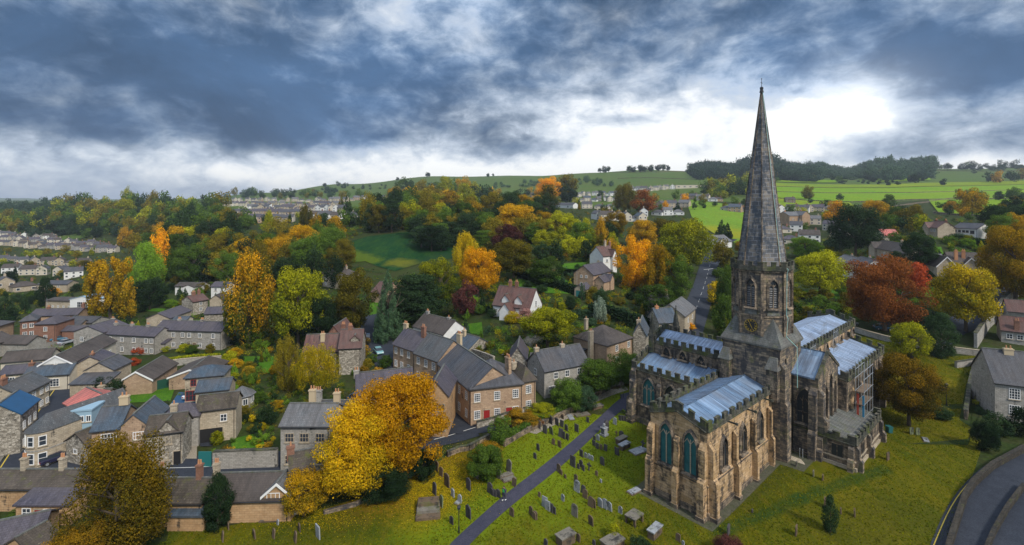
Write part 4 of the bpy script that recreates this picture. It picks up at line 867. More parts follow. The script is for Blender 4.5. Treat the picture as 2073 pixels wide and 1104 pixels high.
pinnacle(ax0, ay1, 11.5, 7.0, .95); pinnacle(ax1, ay1, 11.5, 7.2, .95)
for y in (10.2, 13.6, 17.0, 20.0): ch(MB().box(ax0 - .12, ax0 + .1, y - .15, y + .15, 10.9, 13.1), 'clerestory_pier', 'church_dark')
for y in (11.9, 15.3, 18.5): gothic(ax0, y, E_, 1.5, 11.4, 12.9, 2, 'glass_dark', 'church_grey', nm='clerestory_window')
# side chapel in front of the transept
bx0, bx1, by0, by1 = 16.4, 21.5, 8.0, 22.4
ch(MB().extr([(bx0, -3), (bx1, -3), (bx1, 11.0), (bx0, 9.1)], by0, by1, 'y'), 'chapel_wall', 'church_grey')
leadroof([[(bx0 + .1, by1, 9.25), (bx0 + .1, by0, 9.25), (bx1, by0, 11.1), (bx1, by1, 11.1)]], 'lead', 'chapel_roof', [24])
battlement((bx0, by1), (bx0, by0), 9.3, pitch=1.65, mw=.85, mh=.75); battlement((bx0, by1), (bx1, by1), 9.3, 11.1, pitch=1.4, mw=.8)
ch(MB().box(bx0 - .35, bx1, by0, by1 + .35, -3, 1.0).box(bx0 - .22, bx1, by0, by1 + .22, 3.0, 3.2), 'plinth', 'church_dark')
gothic(bx0, 18.9, E_, 2.5, 3.6, 8.3, 3, 'glass_teal', 'church_dark'); gothic(bx0, 14.6, E_, 2.5, 3.6, 8.3, 3, 'glass_dark', 'church_dark'); gothic(bx0, 10.6, E_, 2.2, 3.6, 8.0, 3, 'glass_dark', 'church_dark')
for y in (16.75, 12.6): buttress(bx0, y, E_, .7, [(1.0, 4.5), (.6, 7.6)], 'church_dark')
buttress(bx0, 21.9, E_, .9, [(1.6, 3.6), (1.0, 7.2), (.6, 9.0)], 'church_dark'); buttress(bx0 + .6, by1, N_, .9, [(1.4, 3.6), (.8, 8.2)], 'church_dark')
pinnacle(bx0 - .1, 16.75, 7.4, 2.2, .4, 'church_dark')
for y in np.arange(16.5, 21.6, .5): ch(MB().tube((bx0 - 1.9, y, 0), (bx0 - 1.9, y, 1.25), .03, None, 5).ball((bx0 - 1.9, y, 1.27), .05, 6, 4), 'railing', 'black')
# south transept
sx0, sx1, sy0, sy1 = 24.5, 34.0, -4.8, -1.0; xm = (sx0 + sx1) / 2
ch(MB().extr([(sx0, -3), (sx1, -3), (sx1, 12.6), (xm, 15.4), (sx0, 12.6)], sy0, sy1 + 4, 'y'), 'south_transept_wall', 'church_dark')
leadroof([[(sx0 - .2, sy1 + 4.5, 12.75), (sx0 - .2, sy0 + .3, 12.75), (xm, sy0 + .3, 15.65), (xm, sy1 + 4.5, 15.65)], [(sx1 + .2, sy0 + .3, 12.75), (sx1 + .2, sy1 + 4.5, 12.75), (xm, sy1 + 4.5, 15.65), (xm, sy0 + .3, 15.65)]], 'lead', 'south_transept_roof', [3, 10])
ch(MB().extr([(sx0 - .35, 12.45), (xm, 15.5), (sx1 + .35, 12.45), (sx1 + .35, 12.9), (xm, 16.05), (sx0 - .35, 12.9)], sy0 - .12, sy0 + .32, 'y'), 'gable_coping', 'parapet')
gothic(sx0, -3.15, E_, 2.35, 5.6, 10.9, 3, 'glass_dark', 'church_dark', transom=True)
for x, w, z1 in ((27.2, 1.2, 11.0), (29.3, 1.5, 12.6), (31.4, 1.2, 11.0)): gothic(x, sy0, S_, w, 5.6, z1, 1, 'glass_dark', 'church_grey')
buttress(sx0, sy0 + .55, E_, 1.0, [(1.3, 4.6), (.85, 10.4)], 'church_dark'); buttress(sx0 + .5, sy0, S_, 1.0, [(1.2, 6.6), (.7, 10.4)], 'church_dark')
ch(MB().box(sx0 - .3, sx1, sy0 - .3, 0, -3, 1.2), 'plinth', 'church_grey'); ch(MB().box(sx0 - .1, sx1, sy0 - .1, 0, 4.7, 4.9), 'string_course', 'parapet')
ch(MB().tube((tx0 + 2.0, ty0 - .12, 15.5), (tx0 + 2.0, ty0 - .12, -1), .08, None, 6).tube((sx0 - .1, -1.35, 12.4), (sx0 - .1, -1.35, 0), .08, None, 6), 'downpipe', 'black')
# low vestry
fx0, fx1, fy0, fy1 = 24.6, 38.6, -9.4, -4.8
ch(MB().box(fx0, fx1, fy0, fy1, -3, 4.5), 'vestry_wall', 'church_grey'); ch(MB().box(fx0 - .25, fx1 + .25, fy0 - .25, fy1, -3, 1.3).box(fx0 - .12, fx1 + .1, fy0 - .12, fy1, 2.0, 2.16), 'plinth', 'buff')
leadroof([[(fx0 + .1, fy0 + .1, 4.75), (fx1 - .1, fy0 + .1, 4.75), (fx1 - .1, fy1, 5.75), (fx0 + .1, fy1, 5.75)]], 'stoneslate', 'vestry_roof')
battlement((fx0, fy1), (fx0, fy0), 4.55, base=.55, mh=.55, pitch=1.6, mw=.9); battlement((fx0, fy0), (fx1, fy0), 4.55, base=.5, mh=.5, pitch=1.7, mw=.9); battlement((fx1, fy0), (fx1, fy1), 4.55, pitch=1.7)
o = window(church, (fx0 - .02, -7.2, 2.1), E_, 1.6, 1.9, 2, 1, 'church_grey', 'glass_dark')
for x in (28.5, 33.0): window(church, (x, fy0 - .02, 2.2), S_, 1.5, 1.7, 3, 1, 'church_grey', 'glass_dark')
for (x, y, a) in ((fx0, fy0 + .4, E_), (fx0 + .5, fy0, S_), (31.0, fy0, S_), (fx1 - .5, fy0, S_), (fx0, fy1 - .3, E_)): buttress(x, y, a, .7, [(.9, 2.2), (.5, 3.9)], 'church_dark')
# south aisle and nave
dx0, dx1, dy0, dy1 = 34.0, 57.5, -6.0, .2
ch(MB().extr([(dy0, -3), (dy1, -3), (dy1, 11.9), (dy0, 10.4)], dx0, dx1, 'x'), 'aisle_wall', 'church_grey')
leadroof([[(dx0, dy0 + .1, 10.55), (dx1 - .1, dy0 + .1, 10.55), (dx1 - .1, dy1, 12.1), (dx0, dy1, 12.1)]], 'lead_pale', 'aisle_roof', [30])
battlement((dx0, dy0), (dx1, dy0), 10.5, pitch=1.9, mw=.95); battlement((dx1, dy0), (dx1, dy1), 10.5, 12, pitch=1.9); battlement((dx0, dy1 - 2), (dx0, dy0), 11.6, 10.5, pitch=1.7)
for x in (37.5, 42.2, 47.0, 52.0, 55.6): gothic(x, dy0, S_, 1.9, 3.2, 8.2, 2, 'glass_dark', 'church')
for x in (39.9, 44.6, 49.5, 54.0, 57.2): buttress(x, dy0, S_, .7, [(1.1, 5), (.6, 9)], 'church_grey')
nx0, nx1, ny0, ny1 = 28.4, 62.5, -.1, 8.6
ch(MB().extr([(ny0, -3), (ny1, -3), (ny1, 13.6), ((ny0 + ny1) / 2, 14.9), (ny0, 13.6)], nx0, nx1, 'x'), 'nave_wall', 'church')
ym = (ny0 + ny1) / 2; leadroof([[(nx0, ny0 + .1, 13.75), (nx1 - .1, ny0 + .1, 13.75), (nx1 - .1, ym, 15.1), (nx0, ym, 15.1)], [(nx1 - .1, ny1 - .1, 13.75), (nx0, ny1 - .1, 13.75), (nx0, ym, 15.1), (nx1 - .1, ym, 15.1)]], 'lead_pale', 'nave_roof', [40, 0])
battlement((nx0, ny0), (nx1, ny0), 13.7, pitch=1.7, mw=.85); battlement((nx1, ny0), (nx1, ym), 13.7, 15, pitch=1.5); battlement((nx1, ym), (nx1, ny1), 15, 13.7, pitch=1.5)
for x in np.arange(36, 61, 4.1): gothic(x, ny0, S_, 1.6, 12.15, 13.45, 3, 'glass_dark', 'church_grey', nm='clerestory_window')
ch(MB().extr([(8.5, -3), (13.5, -3), (13.5, 8.5), (8.5, 11)], 29.8, 58, 'x'), 'north_aisle_wall', 'church_grey')
leadroof([[(58, 13.6, 8.7), (29.8, 13.6, 8.7), (29.8, 8.5, 11.2), (58, 8.5, 11.2)]], 'lead_pale', 'north_aisle_roof')
# scaffold in the corner of the south transept and the aisle
scf = empty('scaffold', church.matrix_world @ Vector((0, 0, 0)), 0); scf.location = church.location; scf.rotation_euler = church.rotation_euler; tag(scf, 'steel pole scaffold with red and blue netting in the corner of the church', 'scaffold')
mb = MB(); rail = MB()
for x in (35.2, 36.8, 38.4, 40.0):
    for y in (-6.9, -8.1): mb.tube((x, y, -.5), (x, y, 13.6 if x < 39 else 12), .05, None, 5)
for z in (3, 5, 7, 9, 11, 12.4):
    for y in (-6.9, -8.1): rail.tube((34.8, y, z), (40.3, y, z), .045, None, 5)
mb.build('pole', MT['steel'], scf); rail.build('ledger', MT['steel'], scf)
MB().box(34.9, 40.2, -8.0, -7.0, 8.85, 8.95).box(34.9, 40.2, -8.0, -7.0, 6.85, 6.95).build('walkway', MT['wood'], scf)
MB().box(35.0, 35.08, -7.4, -7.1, 3.2, 8.6).build('netting', plain('red_netting', (.45, .07, .04), .8), scf); MB().box(35.0, 35.08, -8.1, -7.85, 3.0, 8.4).build('netting', plain('blue_netting', (.03, .22, .38), .8), scf)
for (x, y) in ((28.6, -2.5), (46, 1.0), (42, -2)):
    s2 = MB()
    for k in range(4): s2.tube((x + k * .8, y, 12.5), (x + k * .8, y, 16.4), .035, None, 5)
    s2.tube((x, y, 16.0), (x + 2.4, y, 16.0), .03, None, 5).tube((x, y, 15.0), (x + 2.4, y, 15.0), .03, None, 5)
    s2.build('guard_rail', MT['steel'], scf)
# paving and steps round the church
def cw_(x, y): p = church.location + Vector((x * math.sin(PHI) - y * math.cos(PHI), x * math.cos(PHI) + y * math.sin(PHI), 0)); return (p.x, p.y)
drape('paving', [cw_(-1.9, -1.6), cw_(19, -1.5), cw_(19, -.2), cw_(-.4, -.2), cw_(-.4, 8.2), cw_(3, 8.2), cw_(3, 10), cw_(-1.9, 9.6)], MT['mosspave'], .05, True)
drape('paving', [cw_(19, -4.6), cw_(24, -4.6), cw_(24, -.2), cw_(19, -.2)], MT['mosspave'], .055, True)
st = MB()
for k in range(5): st.box(19.2 + k * .5, 22.5, -4.4, -1.6, -.4 + k * .16, -.25 + k * .16 + .12)
stp = st.build('stone_steps', MT['buff']); stp.location = church.location + Vector((0, 0, .3)); stp.rotation_euler = church.rotation_euler; tag(stp, 'flight of worn stone steps up to the vestry corner of the church', 'steps')
# ================================================================ fields, roads, paths, lawns
drape('churchyard_grass', [(345, 1062), (425, 1075), (560, 1042), (665, 1028), (800, 985), (905, 925), (965, 905), (1060, 862), (1180, 808), (1275, 765), (1330, 715), (1500, 675), (1650, 655), (1790, 692), (1900, 722), (1985, 720), (1955, 780), (1942, 850), (1975, 872), (1990, 900), (1962, 985), (1925, 1104), (1900, 1260), (300, 1260)], maskgrass('churchyard_grass', [(.100, .098, .004), (.052, .074, .004), (.145, .115, .007)],
      [(930, 1040, 1230, 830, 9, (.15, .205, .006), .85), (1120, 1000, 1240, 900, 9, (.13, .18, .006), .7), (760, 1010, 900, 945, 6, (.24, .13, .008), .8), (860, 990, 860, 1000, 7, (.26, .15, .008), .7), (1830, 800, 1860, 770, 6, (.20, .12, .008), .7), (1450, 1080, 1620, 1010, 1.3, (.02, .055, .010), .8), (1620, 1010, 1790, 950, 1.1, (.02, .055, .010), .8), (1560, 940, 1480, 1010, 3.5, (.035, .05, .010), .6), (1700, 1090, 1850, 1040, 5, (.07, .07, .006), .7), (560, 1090, 700, 1060, 4, (.05, .06, .006), .6)]), .03, seg=2.5)
0 and drape('path_verge_grass', [(960, 930), (1060, 868), (1180, 812), (1262, 775), (1272, 800), (1245, 850), (1290, 960), (1200, 1060), (1040, 1104), (905, 1140), (900, 1010), (935, 960)], MT['yard_grass2'], .045, seg=2.5)
0 and drape('grass_under_fallen_leaves', [(680, 1035), (800, 985), (905, 925), (940, 915), (935, 965), (905, 1010), (880, 1060), (700, 1085)], MT['litter'], .06, seg=2.5)
0 and drape('grass_under_fallen_leaves', [(1795, 735), (1860, 755), (1930, 740), (1935, 800), (1905, 850), (1800, 860), (1770, 800)], MT['litter'], .06, seg=2.5)
LW = [[(262, 797), (355, 783), (345, 812), (258, 816)], [(325, 733), (390, 724), (392, 731), (330, 738)], [(480, 722), (560, 722), (555, 757), (500, 752)], [(467, 890), (520, 878), (540, 903), (470, 914)], [(905, 655), (975, 653), (978, 680), (935, 672)], [(1025, 568), (1130, 560), (1168, 580), (1160, 596), (1060, 592)],
      [(1135, 535), (1190, 531), (1170, 552), (1130, 549)], [(748, 608), (768, 603), (768, 640), (748, 642)], [(1862, 582), (1918, 578), (1912, 606), (1858, 602)], [(1690, 585), (1735, 585), (1735, 607), (1690, 607)], [(1145, 700), (1182, 694), (1182, 716), (1150, 713)], [(285, 624), (335, 626), (330, 632), (285, 630)], [(1620, 590), (1700, 580), (1700, 600), (1640, 610)], [(1885, 505), (1905, 500), (1910, 515), (1890, 520)]]
for q in LW:
    drape('lawn', q, MT['lawn'], .06); ps_ = [at(*z) for z in q]; NOGO.append((sum(z.x for z in ps_) / len(q), sum(z.y for z in ps_) / len(q), .42 * max((z - y).length for z in ps_ for y in ps_)))
drape('rough_field', [(700, 492), (745, 480), (870, 466), (930, 500), (925, 522), (860, 532), (800, 550), (740, 530), (690, 535), (740, 548), (780, 556), (800, 556)][:9] + [(790, 556), (735, 548), (688, 535)], maskgrass('rough_field', [(.005, .034, .011), (.008, .046, .014), (.03, .075, .012)], [(705, 515, 750, 530, 7, (.10, .14, .010), .8), (800, 532, 840, 537, 6, (.16, .155, .012), .8), (860, 535, 900, 522, 8, (.018, .045, .018), .8), (780, 468, 880, 468, 5, (.06, .11, .015), .8)], (.06, .35, 1.0)), .1, seg=6)
0 and drape('dry_field', [(692, 508), (740, 518), (762, 532), (735, 545), (690, 535)], MT['field_yel'], .25, seg=6); 0 and drape('dry_field', [(782, 522), (840, 515), (858, 540), (800, 553), (775, 545)], MT['field_yel'], .25, seg=6)
drape('pasture', [(1383, 405), (1440, 411), (1515, 430), (1515, 505), (1465, 482), (1425, 460), (1400, 440)], maskgrass('sloping_pasture', [(.12, .23, .02), (.14, .25, .02), (.17, .22, .02)], [(1440, 468, 1530, 480, 26, (.26, .25, .012), .9)], (.02, .1, .6)), .1)
for k, (q, m_) in enumerate([([(1565, 371), (1790, 375), (2120, 365), (2120, 373), (1800, 381), (1568, 378)], 'field2'), ([(1568, 379), (1800, 382), (2120, 374), (2120, 383), (1850, 391), (1570, 389)], 'field'), ([(1572, 390), (1850, 392), (2120, 384), (2120, 402), (1880, 405), (1720, 410), (1575, 402)], 'field'),
                             ([(1574, 403), (1720, 411), (1740, 425), (1576, 424)], 'field2'), ([(1880, 406), (2120, 403), (2120, 450), (1990, 440), (1900, 432)], 'field'), ([(1885, 336), (2120, 333), (2120, 345), (1890, 346)], 'hill'), ([(1560, 362), (1700, 366), (1690, 371), (1560, 369)], 'field'), ([(1770, 358), (1880, 356), (1885, 366), (1775, 370)], 'field')]):
    drape('pasture', q, MT[m_], .3, seg=14)
TL = [((1565, 378), (1800, 382), (2110, 374)), ((1568, 389), (1850, 391), (2110, 384)), ((1574, 402), (1720, 410), (1880, 405), (2110, 402)), ((1565, 371), (1790, 375), (2110, 365)), ((1780, 425), (1880, 410), (1955, 398), (1990, 388)), ((1890, 432), (1990, 440), (2073, 430)), ((1890, 346), (2000, 347), (2110, 346)), ((1240, 350), (1330, 349), (1420, 347)), ((1250, 362), (1420, 364))]
for q in TL: wall_line('field_wall', q, 1.3, .8, MT['church_dark'], 'grey dry stone wall between the green hill pastures', 'wall', 'dry stone field walls', step=14)
# roads
strip('road', [(930, 862), (985, 862), (1060, 842)], 6.0, MT['asphalt'], .09)
strip('road', [(-80, 958), (180, 948), (400, 946), (560, 936), (700, 918), (880, 887), (960, 868)], 6.2, MT['asphalt'], .08)
strip('road', [(20, 985), (45, 935), (85, 870), (130, 800), (160, 752), (182, 712), (200, 690)], 5.0, MT['asphalt'], .10)
strip('road', [(915, 880), (930, 855), (915, 828), (900, 800), (880, 775)], 4.6, MT['asphalt'], .11)
strip('road', [(745, 640), (752, 668), (768, 700), (792, 735), (800, 760)], 7.0, MT['asphalt'], .08)
strip('road', [(1385, 690), (1405, 640), (1425, 585), (1432, 545), (1448, 515), (1462, 495), (1480, 485)], 7.5, MT['asphalt'], .15)
strip('road', [(1780, 655), (1830, 675), (1920, 700)], 4.5, MT['asphalt'], .1); strip('road', [(1918, 672), (1965, 645), (2005, 610), (2040, 575)], 6, MT['asphalt'], .1)
strip('road', [(1925, 1260), (1960, 1130), (1990, 1040), (2030, 985), (2073, 950), (2150, 915)], 6.2, MT['asphalt'], .08); strip('road', [(2050, 1200), (2072, 1100), (2110, 1040)], 4.5, MT['asphalt'], .09)
for q, o_ in ((((20, 985), (45, 935), (85, 870), (130, 800), (160, 752), (182, 712)), 2.2), (((20, 985), (45, 935), (85, 870), (130, 800), (160, 752), (182, 712)), -2.2)): strip('kerb_line', q, .16, MT['yline' if o_ > 0 else 'line'], .13, o_)
strip('kerb_line', [(1925, 1260), (1960, 1130), (1990, 1040), (2030, 985), (2073, 950), (2150, 915)], .10, MT['yline'], .12, 2.8)
strip('kerb_line', [(300, 950), (400, 948), (450, 944)], .14, MT['line'], .12, 0); strip('kerb_line', [(880, 893), (960, 868), (1010, 858)], .16, MT['line'], .13, 0.3)
strip('road_marking', [(1410, 625), (1428, 575), (1438, 535)], .08, MT['line'], .3, 0, dash=2); strip('road_marking', [(1425, 548), (1444, 546)], .4, MT['line'], .32)
strip('pavement', [(20, 985), (45, 935), (85, 870), (130, 800), (160, 752)], 1.3, MT['pave'], .16, 3.3)
strip('churchyard_path', [(905, 1140), (928, 1104), (1010, 1030), (1100, 960), (1180, 890), (1235, 838), (1275, 805)], 2.1, MT['path'], .10)
drape('path_landing', [(1255, 800), (1285, 792), (1290, 845), (1262, 830)], MT['path'], .07)
drape('gravel_walk', [(1055, 872), (1180, 815), (1262, 778), (1272, 790), (1195, 820), (1085, 880)], MT['gravel'], .075); drape('gravel_walk', [(1070, 680), (1105, 682), (1090, 705), (1030, 718), (1015, 720), (1040, 698)], MT['gravel'], .1)
drape('driveway', [(372, 930), (398, 930), (402, 830), (378, 830)], MT['gravel'], .1); drape('driveway', [(405, 905), (428, 905), (428, 848), (408, 848)], MT['asphalt'], .1); drape('driveway', [(345, 820), (400, 818), (398, 795), (362, 795)], MT['tarp'], .1)
drape('yard', [(60, 700), (110, 692), (130, 690), (128, 705), (95, 712), (70, 712)], MT['pave'], .1); drape('yard', [(1960, 1190), (1985, 1120), (2073, 1010), (2120, 990), (2120, 1190)], MT['ground'], .05)
drape('flower_bed', [(1835, 900), (1960, 902), (1965, 870), (1975, 760), (2018, 735), (2020, 850), (1960, 890)], MT['ground'], .09)
# ================================================================ mapped buildings of the town
H = house
f4 = (.12, .35, .62, .88)
H((213, 678), (314, 679), 5.2, 7, 'p', 2.6, 'grey', 'slate_purple', 'lower left part of the long grey stone terrace with purple slate roof', 'terrace', W2('f', (.10, .34, .58, .82, .93), (3.2, .6)), chim=[(.02, .5, 7.2, 1.4, 'grey', 3), (.35, .5, 7.2, 1.3, 'grey', 3), (.68, .5, 7.2, 1.3, 'grey', 3)], name='stone_terrace')
H((314, 669), (448, 669), 5.4, 7.2, 'p', 2.9, 'grey', 'slate_purple', 'taller right part of the long grey stone terrace with purple slate roof', 'terrace', W2('f', (.12, .28, .42, .52, .68, .88), (3.4, .7)), doors=[('f', .2, .9, 2, 'wood'), ('f', .6, .9, 2, 'wood')], chim=[(.25, .5, 7.7, 1.2, 'grey', 3), (.6, .5, 7.7, 1.2, 'grey', 3)], ext=[(1.5, 5, -2.6, -.02, 2.2, 'lean', 1.0)], name='stone_terrace')
H((161, 670), (197, 676), 6, 10, 'x', 2.7, 'grey', 'slate_purple', 'tall grey stone gabled house left of the terrace', 'house', W2('f', (.28, .72), (3.4, .8)), chim=[(.5, .95, 7.6, 1.5, 'grey', 2)])
H((-25, 662), (40, 652), 5, 9, 'hip', 2.6, 'pink', 'slate', 'pinkish stone hipped house cut by the left edge', 'house', W2('r', (.3, .7), (.8, 3)), chim=[(.6, .5, 7, 1.4, 'brickred', 3)])
H((42, 650), (72, 649), 5.5, 8, 'hip', 2.6, 'brickred', 'slate', 'brown brick hipped house second from the left edge', 'house', W2('f', (.3, .7), (.8, 3.3)))
H((78, 655), (106, 657), 5.5, 9, 'hip', 2.8, 'brickred', 'slate_purple', 'brown brick house behind the car park with yellow hedge', 'house', W2('f', (.5,), (.8, 3.3)), ext=[(6.2, 15, 2, 8, 2.8, 'p', 1.6)])
H((74, 638), (143, 640), 4.8, 8, 'p', 2.7, 'pink', 'slate_purple', 'long purple roofed building behind the brick houses', 'building', W2('f', (.2, .5, .8), (3,)), chim=[(.25, .5, 7, 1.3, 'brickred', 3), (.98, .5, 7, 2.0, 'brickred', 2)])
H((118, 661), (154, 661), 3.2, 7, 'p', 1.8, 'pink', 'slate', 'low slate building with a bright skylight', 'building', (), ext=[(3, 7, -3, -.02, 2.6, 'hip', 1.2)])
H((142, 652), (175, 655), 3.4, 8, 'p', 2, 'grey', 'slate', 'low slate roofed outbuilding beside the tall gabled house', 'building')
H((88, 737), (138, 739), 5.0, 22, 'x', 3.0, 'cream', 'tile_brown', 'long brown roofed hall with a white front gable beside the street', 'hall', [('f', .5, 5.0, .6, .6, 1, 1)] + W2('r', (.1, .25, .4, .55, .7, .85), (2.4,), .9, 1.1), name='village_hall', barge=2)
H((14, 729), (88, 731), 3.6, 6, 'p', 2.8, 'cream', 'tile_brown', 'long brown roofed wing left of the hall', 'building', [('f', .6, 1.2, .9, 1.4), ('f', .3, 1.2, .9, 1.4)])
H((-40, 700), (40, 688), 3.8, 10, 'p', 3, 'grey', 'tile_brown', 'brown roofed house with white gable left of the car park', 'house', ext=[(4, 9, -9, 0, 3.4, 'x', 2.4)])
H((60, 758), (128, 762), 3.3, 5.5, 'p', 2.6, 'cream', 'slate_blue', 'low cottage with blue slate roof and large white windows', 'cottage', [('f', .15, .9, 1.4, 1.5, 3, 3), ('f', .68, .8, 1.7, 1.7, 3, 3)], doors=[('f', .4, .9, 2, 'black')], chim=[(.02, .5, 5.4, 1.2, 'brickred', 1)])
H((6, 756), (60, 757), 2.8, 6.5, 'p', 1.9, 'cream', 'slate_purple', 'low purple slate cottage left of the blue slate one', 'cottage', [('f', .35, .9, 1.3, 1.2, 3, 2)], doors=[('f', .6, .9, 2, 'wood')])
H((-45, 800), (16, 772), 3.8, 9, 'p', 3, 'grey', 'slate_blue', 'dark slate house at the left edge above the ivy gable', 'house', W2('f', (.8,), (1,)))
H((40, 800), (101, 772), 4.6, 7.5, 'p', 3, 'buff', 'slate_lich', 'stone house with lichened slate roof and brick stack on the street', 'house', W2('f', (.2, .45, .7, .9), (.6, 2.9), .8, 1.1), chim=[(.1, .5, 7.0, 1.9, 'brickred', 3, 1.2)])
H((41, 838), (77, 809), 6.2, 6.2, 'p', 3.1, 'rubble', 'tarp', 'narrow stone house with blue sheeting over its roof', 'house', W2('f', (.2, .5, .8), (.7, 3.4), .8, 1.2))
H((-30, 858), (14, 842), 4.2, 7, 'p', 3, 'rubble', 'tile_stone', 'dark rubble house cut by the left edge', 'house', W2('f', (.5,), (1,)))
H((131, 816), (160, 831), 4.8, 7.5, 'p', 2.6, 'brickred', 'tile_pink', 'house with a bright pinkish red tiled roof', 'house')
H((160, 812), (200, 817), 3.4, 6, 'p', 2.2, 'buff', 'tile_stone', 'brown stone tiled cottage right of the pink roof', 'cottage', chim=[(.6, .5, 5.2, 1.2, 'buff', 1)])
H((149, 832), (181, 834), 6.3, 4, 'flat', .2, 'blue_paint', 'blue_paint', 'pale blue boarded flat roofed extension', 'extension', [('f', .45, 4.6, 1.0, 1.0, 3, 1), ('f', .85, 4.6, .7, 1.0, 2, 1)], name='extension')
H((134, 893), (176, 902), 3.2, 7, 'x', 2.4, 'rubble', 'tile_stone', 'small rubble stone gabled cottage beside the round ended house', 'cottage', [('f', .45, 1.6, .8, .7, 2, 1)])
H((191, 869), (237, 871), 5.6, 7.5, 'p', 3.6, 'pink', 'slate_blue', 'large pink stone house with steep blue green slate roof', 'house', [('f', .62, 3.7, 2.0, 1.3, 5, 2), ('f', .62, 1.0, 2.0, 1.4, 5, 2), ('f', .2, 1.0, 1, 1.4), ('f', 1.7, 3.6, 1.5, 1.2, 4, 2), ('f', 1.7, 1.0, 1.5, 1.3, 4, 2)], ext=[(3.4, 7.2, -.03, 8.5, 5.6, 'x', 3.0)], chim=[(.8, .5, 9.4, 1.4, 'potbuff', 2, 1.2)])
H((213, 876), (366, 876), 5.0, 7, 'p', 3.4, 'grey', 'tile_stone', 'X', 'x') if False else None
H((298, 876), (366, 876), 5.0, 5.2, 'p', 3.0, 'rubble', 'tile_stone', 'stone cottage with a central gable and dark mullioned windows', 'cottage', [('f', .33, 3.2, .9, 1.1, 2, 2, 'buff'), ('f', .62, 3.2, .9, 1.1, 2, 2, 'buff'), ('f', .42, .9, 1.9, 1.2, 4, 2, 'buff'), ], doors=[('f', .85, .9, 2.0, 'black')], ext=[(1.3, 4.3, -.03, 3.2, 5.0, 'x', 2.7), (.4, 5.4, 6.6, 10.5, 5.0, 'hip', 2.8, 'grey', 'slate_purple')], chim=[(.5, 1.0, 7.6, 1.2, 'buff', 1)])
H((249, 770), (302, 772), 2.9, 13, 'x', 3.0, 'pink', 'tile_brown', 'brown roofed bungalow with white bargeboards and wide gables', 'bungalow', ext=[(8.5, 16.5, 1.5, 13, 2.7, 'x', 2.3)], barge=1)
H((378, 762), (449, 762), 5.0, 6.5, 'hip', 2.4, 'buff', 'slate_blue', 'blue slate house with two red windows above a white car', 'house', [('f', .22, 3.2, 1, 1.3, 2, 2, 'red_door'), ('f', .72, 3.2, 1, 1.3, 2, 2, 'red_door'), ('f', .15, .4, 1.8, 2, 3, 2, 'red_door')])
H((399, 791), (461, 791), 3.4, 5.6, 'p', 2.3, 'buff', 'slate_blue', 'lower blue slate outbuilding with a small rooflight', 'outbuilding')
H((400, 828), (475, 827), 5.4, 5.4, 'p', 2.6, 'buff', 'tile_stone', 'old stone barn house with brown stone tiled roof and dark archway', 'barn', [('f', .69, 3.2, 1, 1.2, 2, 2)], doors=[('f', .35, 3.6, 2.3, 'black')])  # black door panel stands in for the shade inside the archway
H((568, 862), (668, 862), 6.6, 8, 'p', 3.0, 'grey', 'slate_pale', 'tall grey stone manor house with tall chimneys above the garden', 'house', [('f', x, z, 1.3, 1.3, 3, 2, 'buff') for x in (.18, .48, .8) for z in (4.2, 1.0)], doors=[('f', .48, 1.1, 1.2, 'wood')], ext=[(2, 9, 8.02, 13, 5.2, 'p', 2.6, 'grey', 'slate')], chim=[(.42, .62, 8.6, 3.0, 'potbuff', 2), (.95, .6, 8.2, 3.0, 'potbuff', 2), (.30, 1.3, 7.0, 2.8, 'grey', 3, 1.1)], name='manor_house')
H((614, 716), (684, 708), 5.2, 6.5, 'p', 3.0, 'rubble', 'tile_red', 'left part of the red tiled farmhouse with cream stack', 'house', W2('l', (.5,), (1, 3)), chim=[(.5, .3, 6.4, 2.4, 'potbuff', 2)])
H((686, 706), (731, 703), 6.0, 7, 'p', 3.2, 'rubble', 'tile_red', 'tall rubble stone block with red tiled roof and dormer', 'house', (), ext=[(2.4, 4.2, 1.0, 3.5, 7.6, 'x', .8)], chim=[(.4, .5, 8.9, 1.3, 'brickred', 3)])
H((656, 688), (696, 686), 6.5, 8, 'x', 3.0, 'brickred', 'tile_red', 'red brown gabled wing behind the red tiled farmhouse', 'house', chim=[(.8, .3, 7.5, 2.0, 'brickred', 3)])
hallw = [('f', f, z, 1.0, 1.45, 3, 4) for f in (.14, .42, .74) for z in (3.6, .7)]
H((796, 696), (839, 711), 5.6, 7, 'p', 2.9, 'pink', 'slate_purple', 'first and highest house of the pink stone row with purple slates', 'row house', hallw, chim=[(.0, .5, 7.4, 2.3, 'potbuff', 3, 1.3), (.95, .4, 7.2, 3.2, 'brickred', 2, 1.2)])
H((839, 713), (887, 733), 6.0, 8, 'p', 3.3, 'pink', 'slate_lich', 'middle house of the pink stone row with pale lichened slates', 'row house', [('f', f, z, 1.1, 1.5, 3, 4) for f in (.18, .5, .82) for z in (3.9, .8)][:6:1], doors=[('f', .5, 1.1, 2.2, 'white')], chim=[(.95, .75, 7.6, 2.8, 'potbuff', 3, 1.2)])
H((888, 735), (953, 791), 6.2, 8.5, 'p', 3.2, 'pink', 'slate', 'side range of the pink stone corner house with large doorway', 'row house', [('f', f, z, .9, 1.45, 2, 4) for f in (.12, .35, .68, .88) for z in (3.9, .8)], doors=[('f', .5, 2.0, 4.0, 'wood')], chim=[(.97, .9, 7.6, 3.0, 'pink', 3, 1.4)])
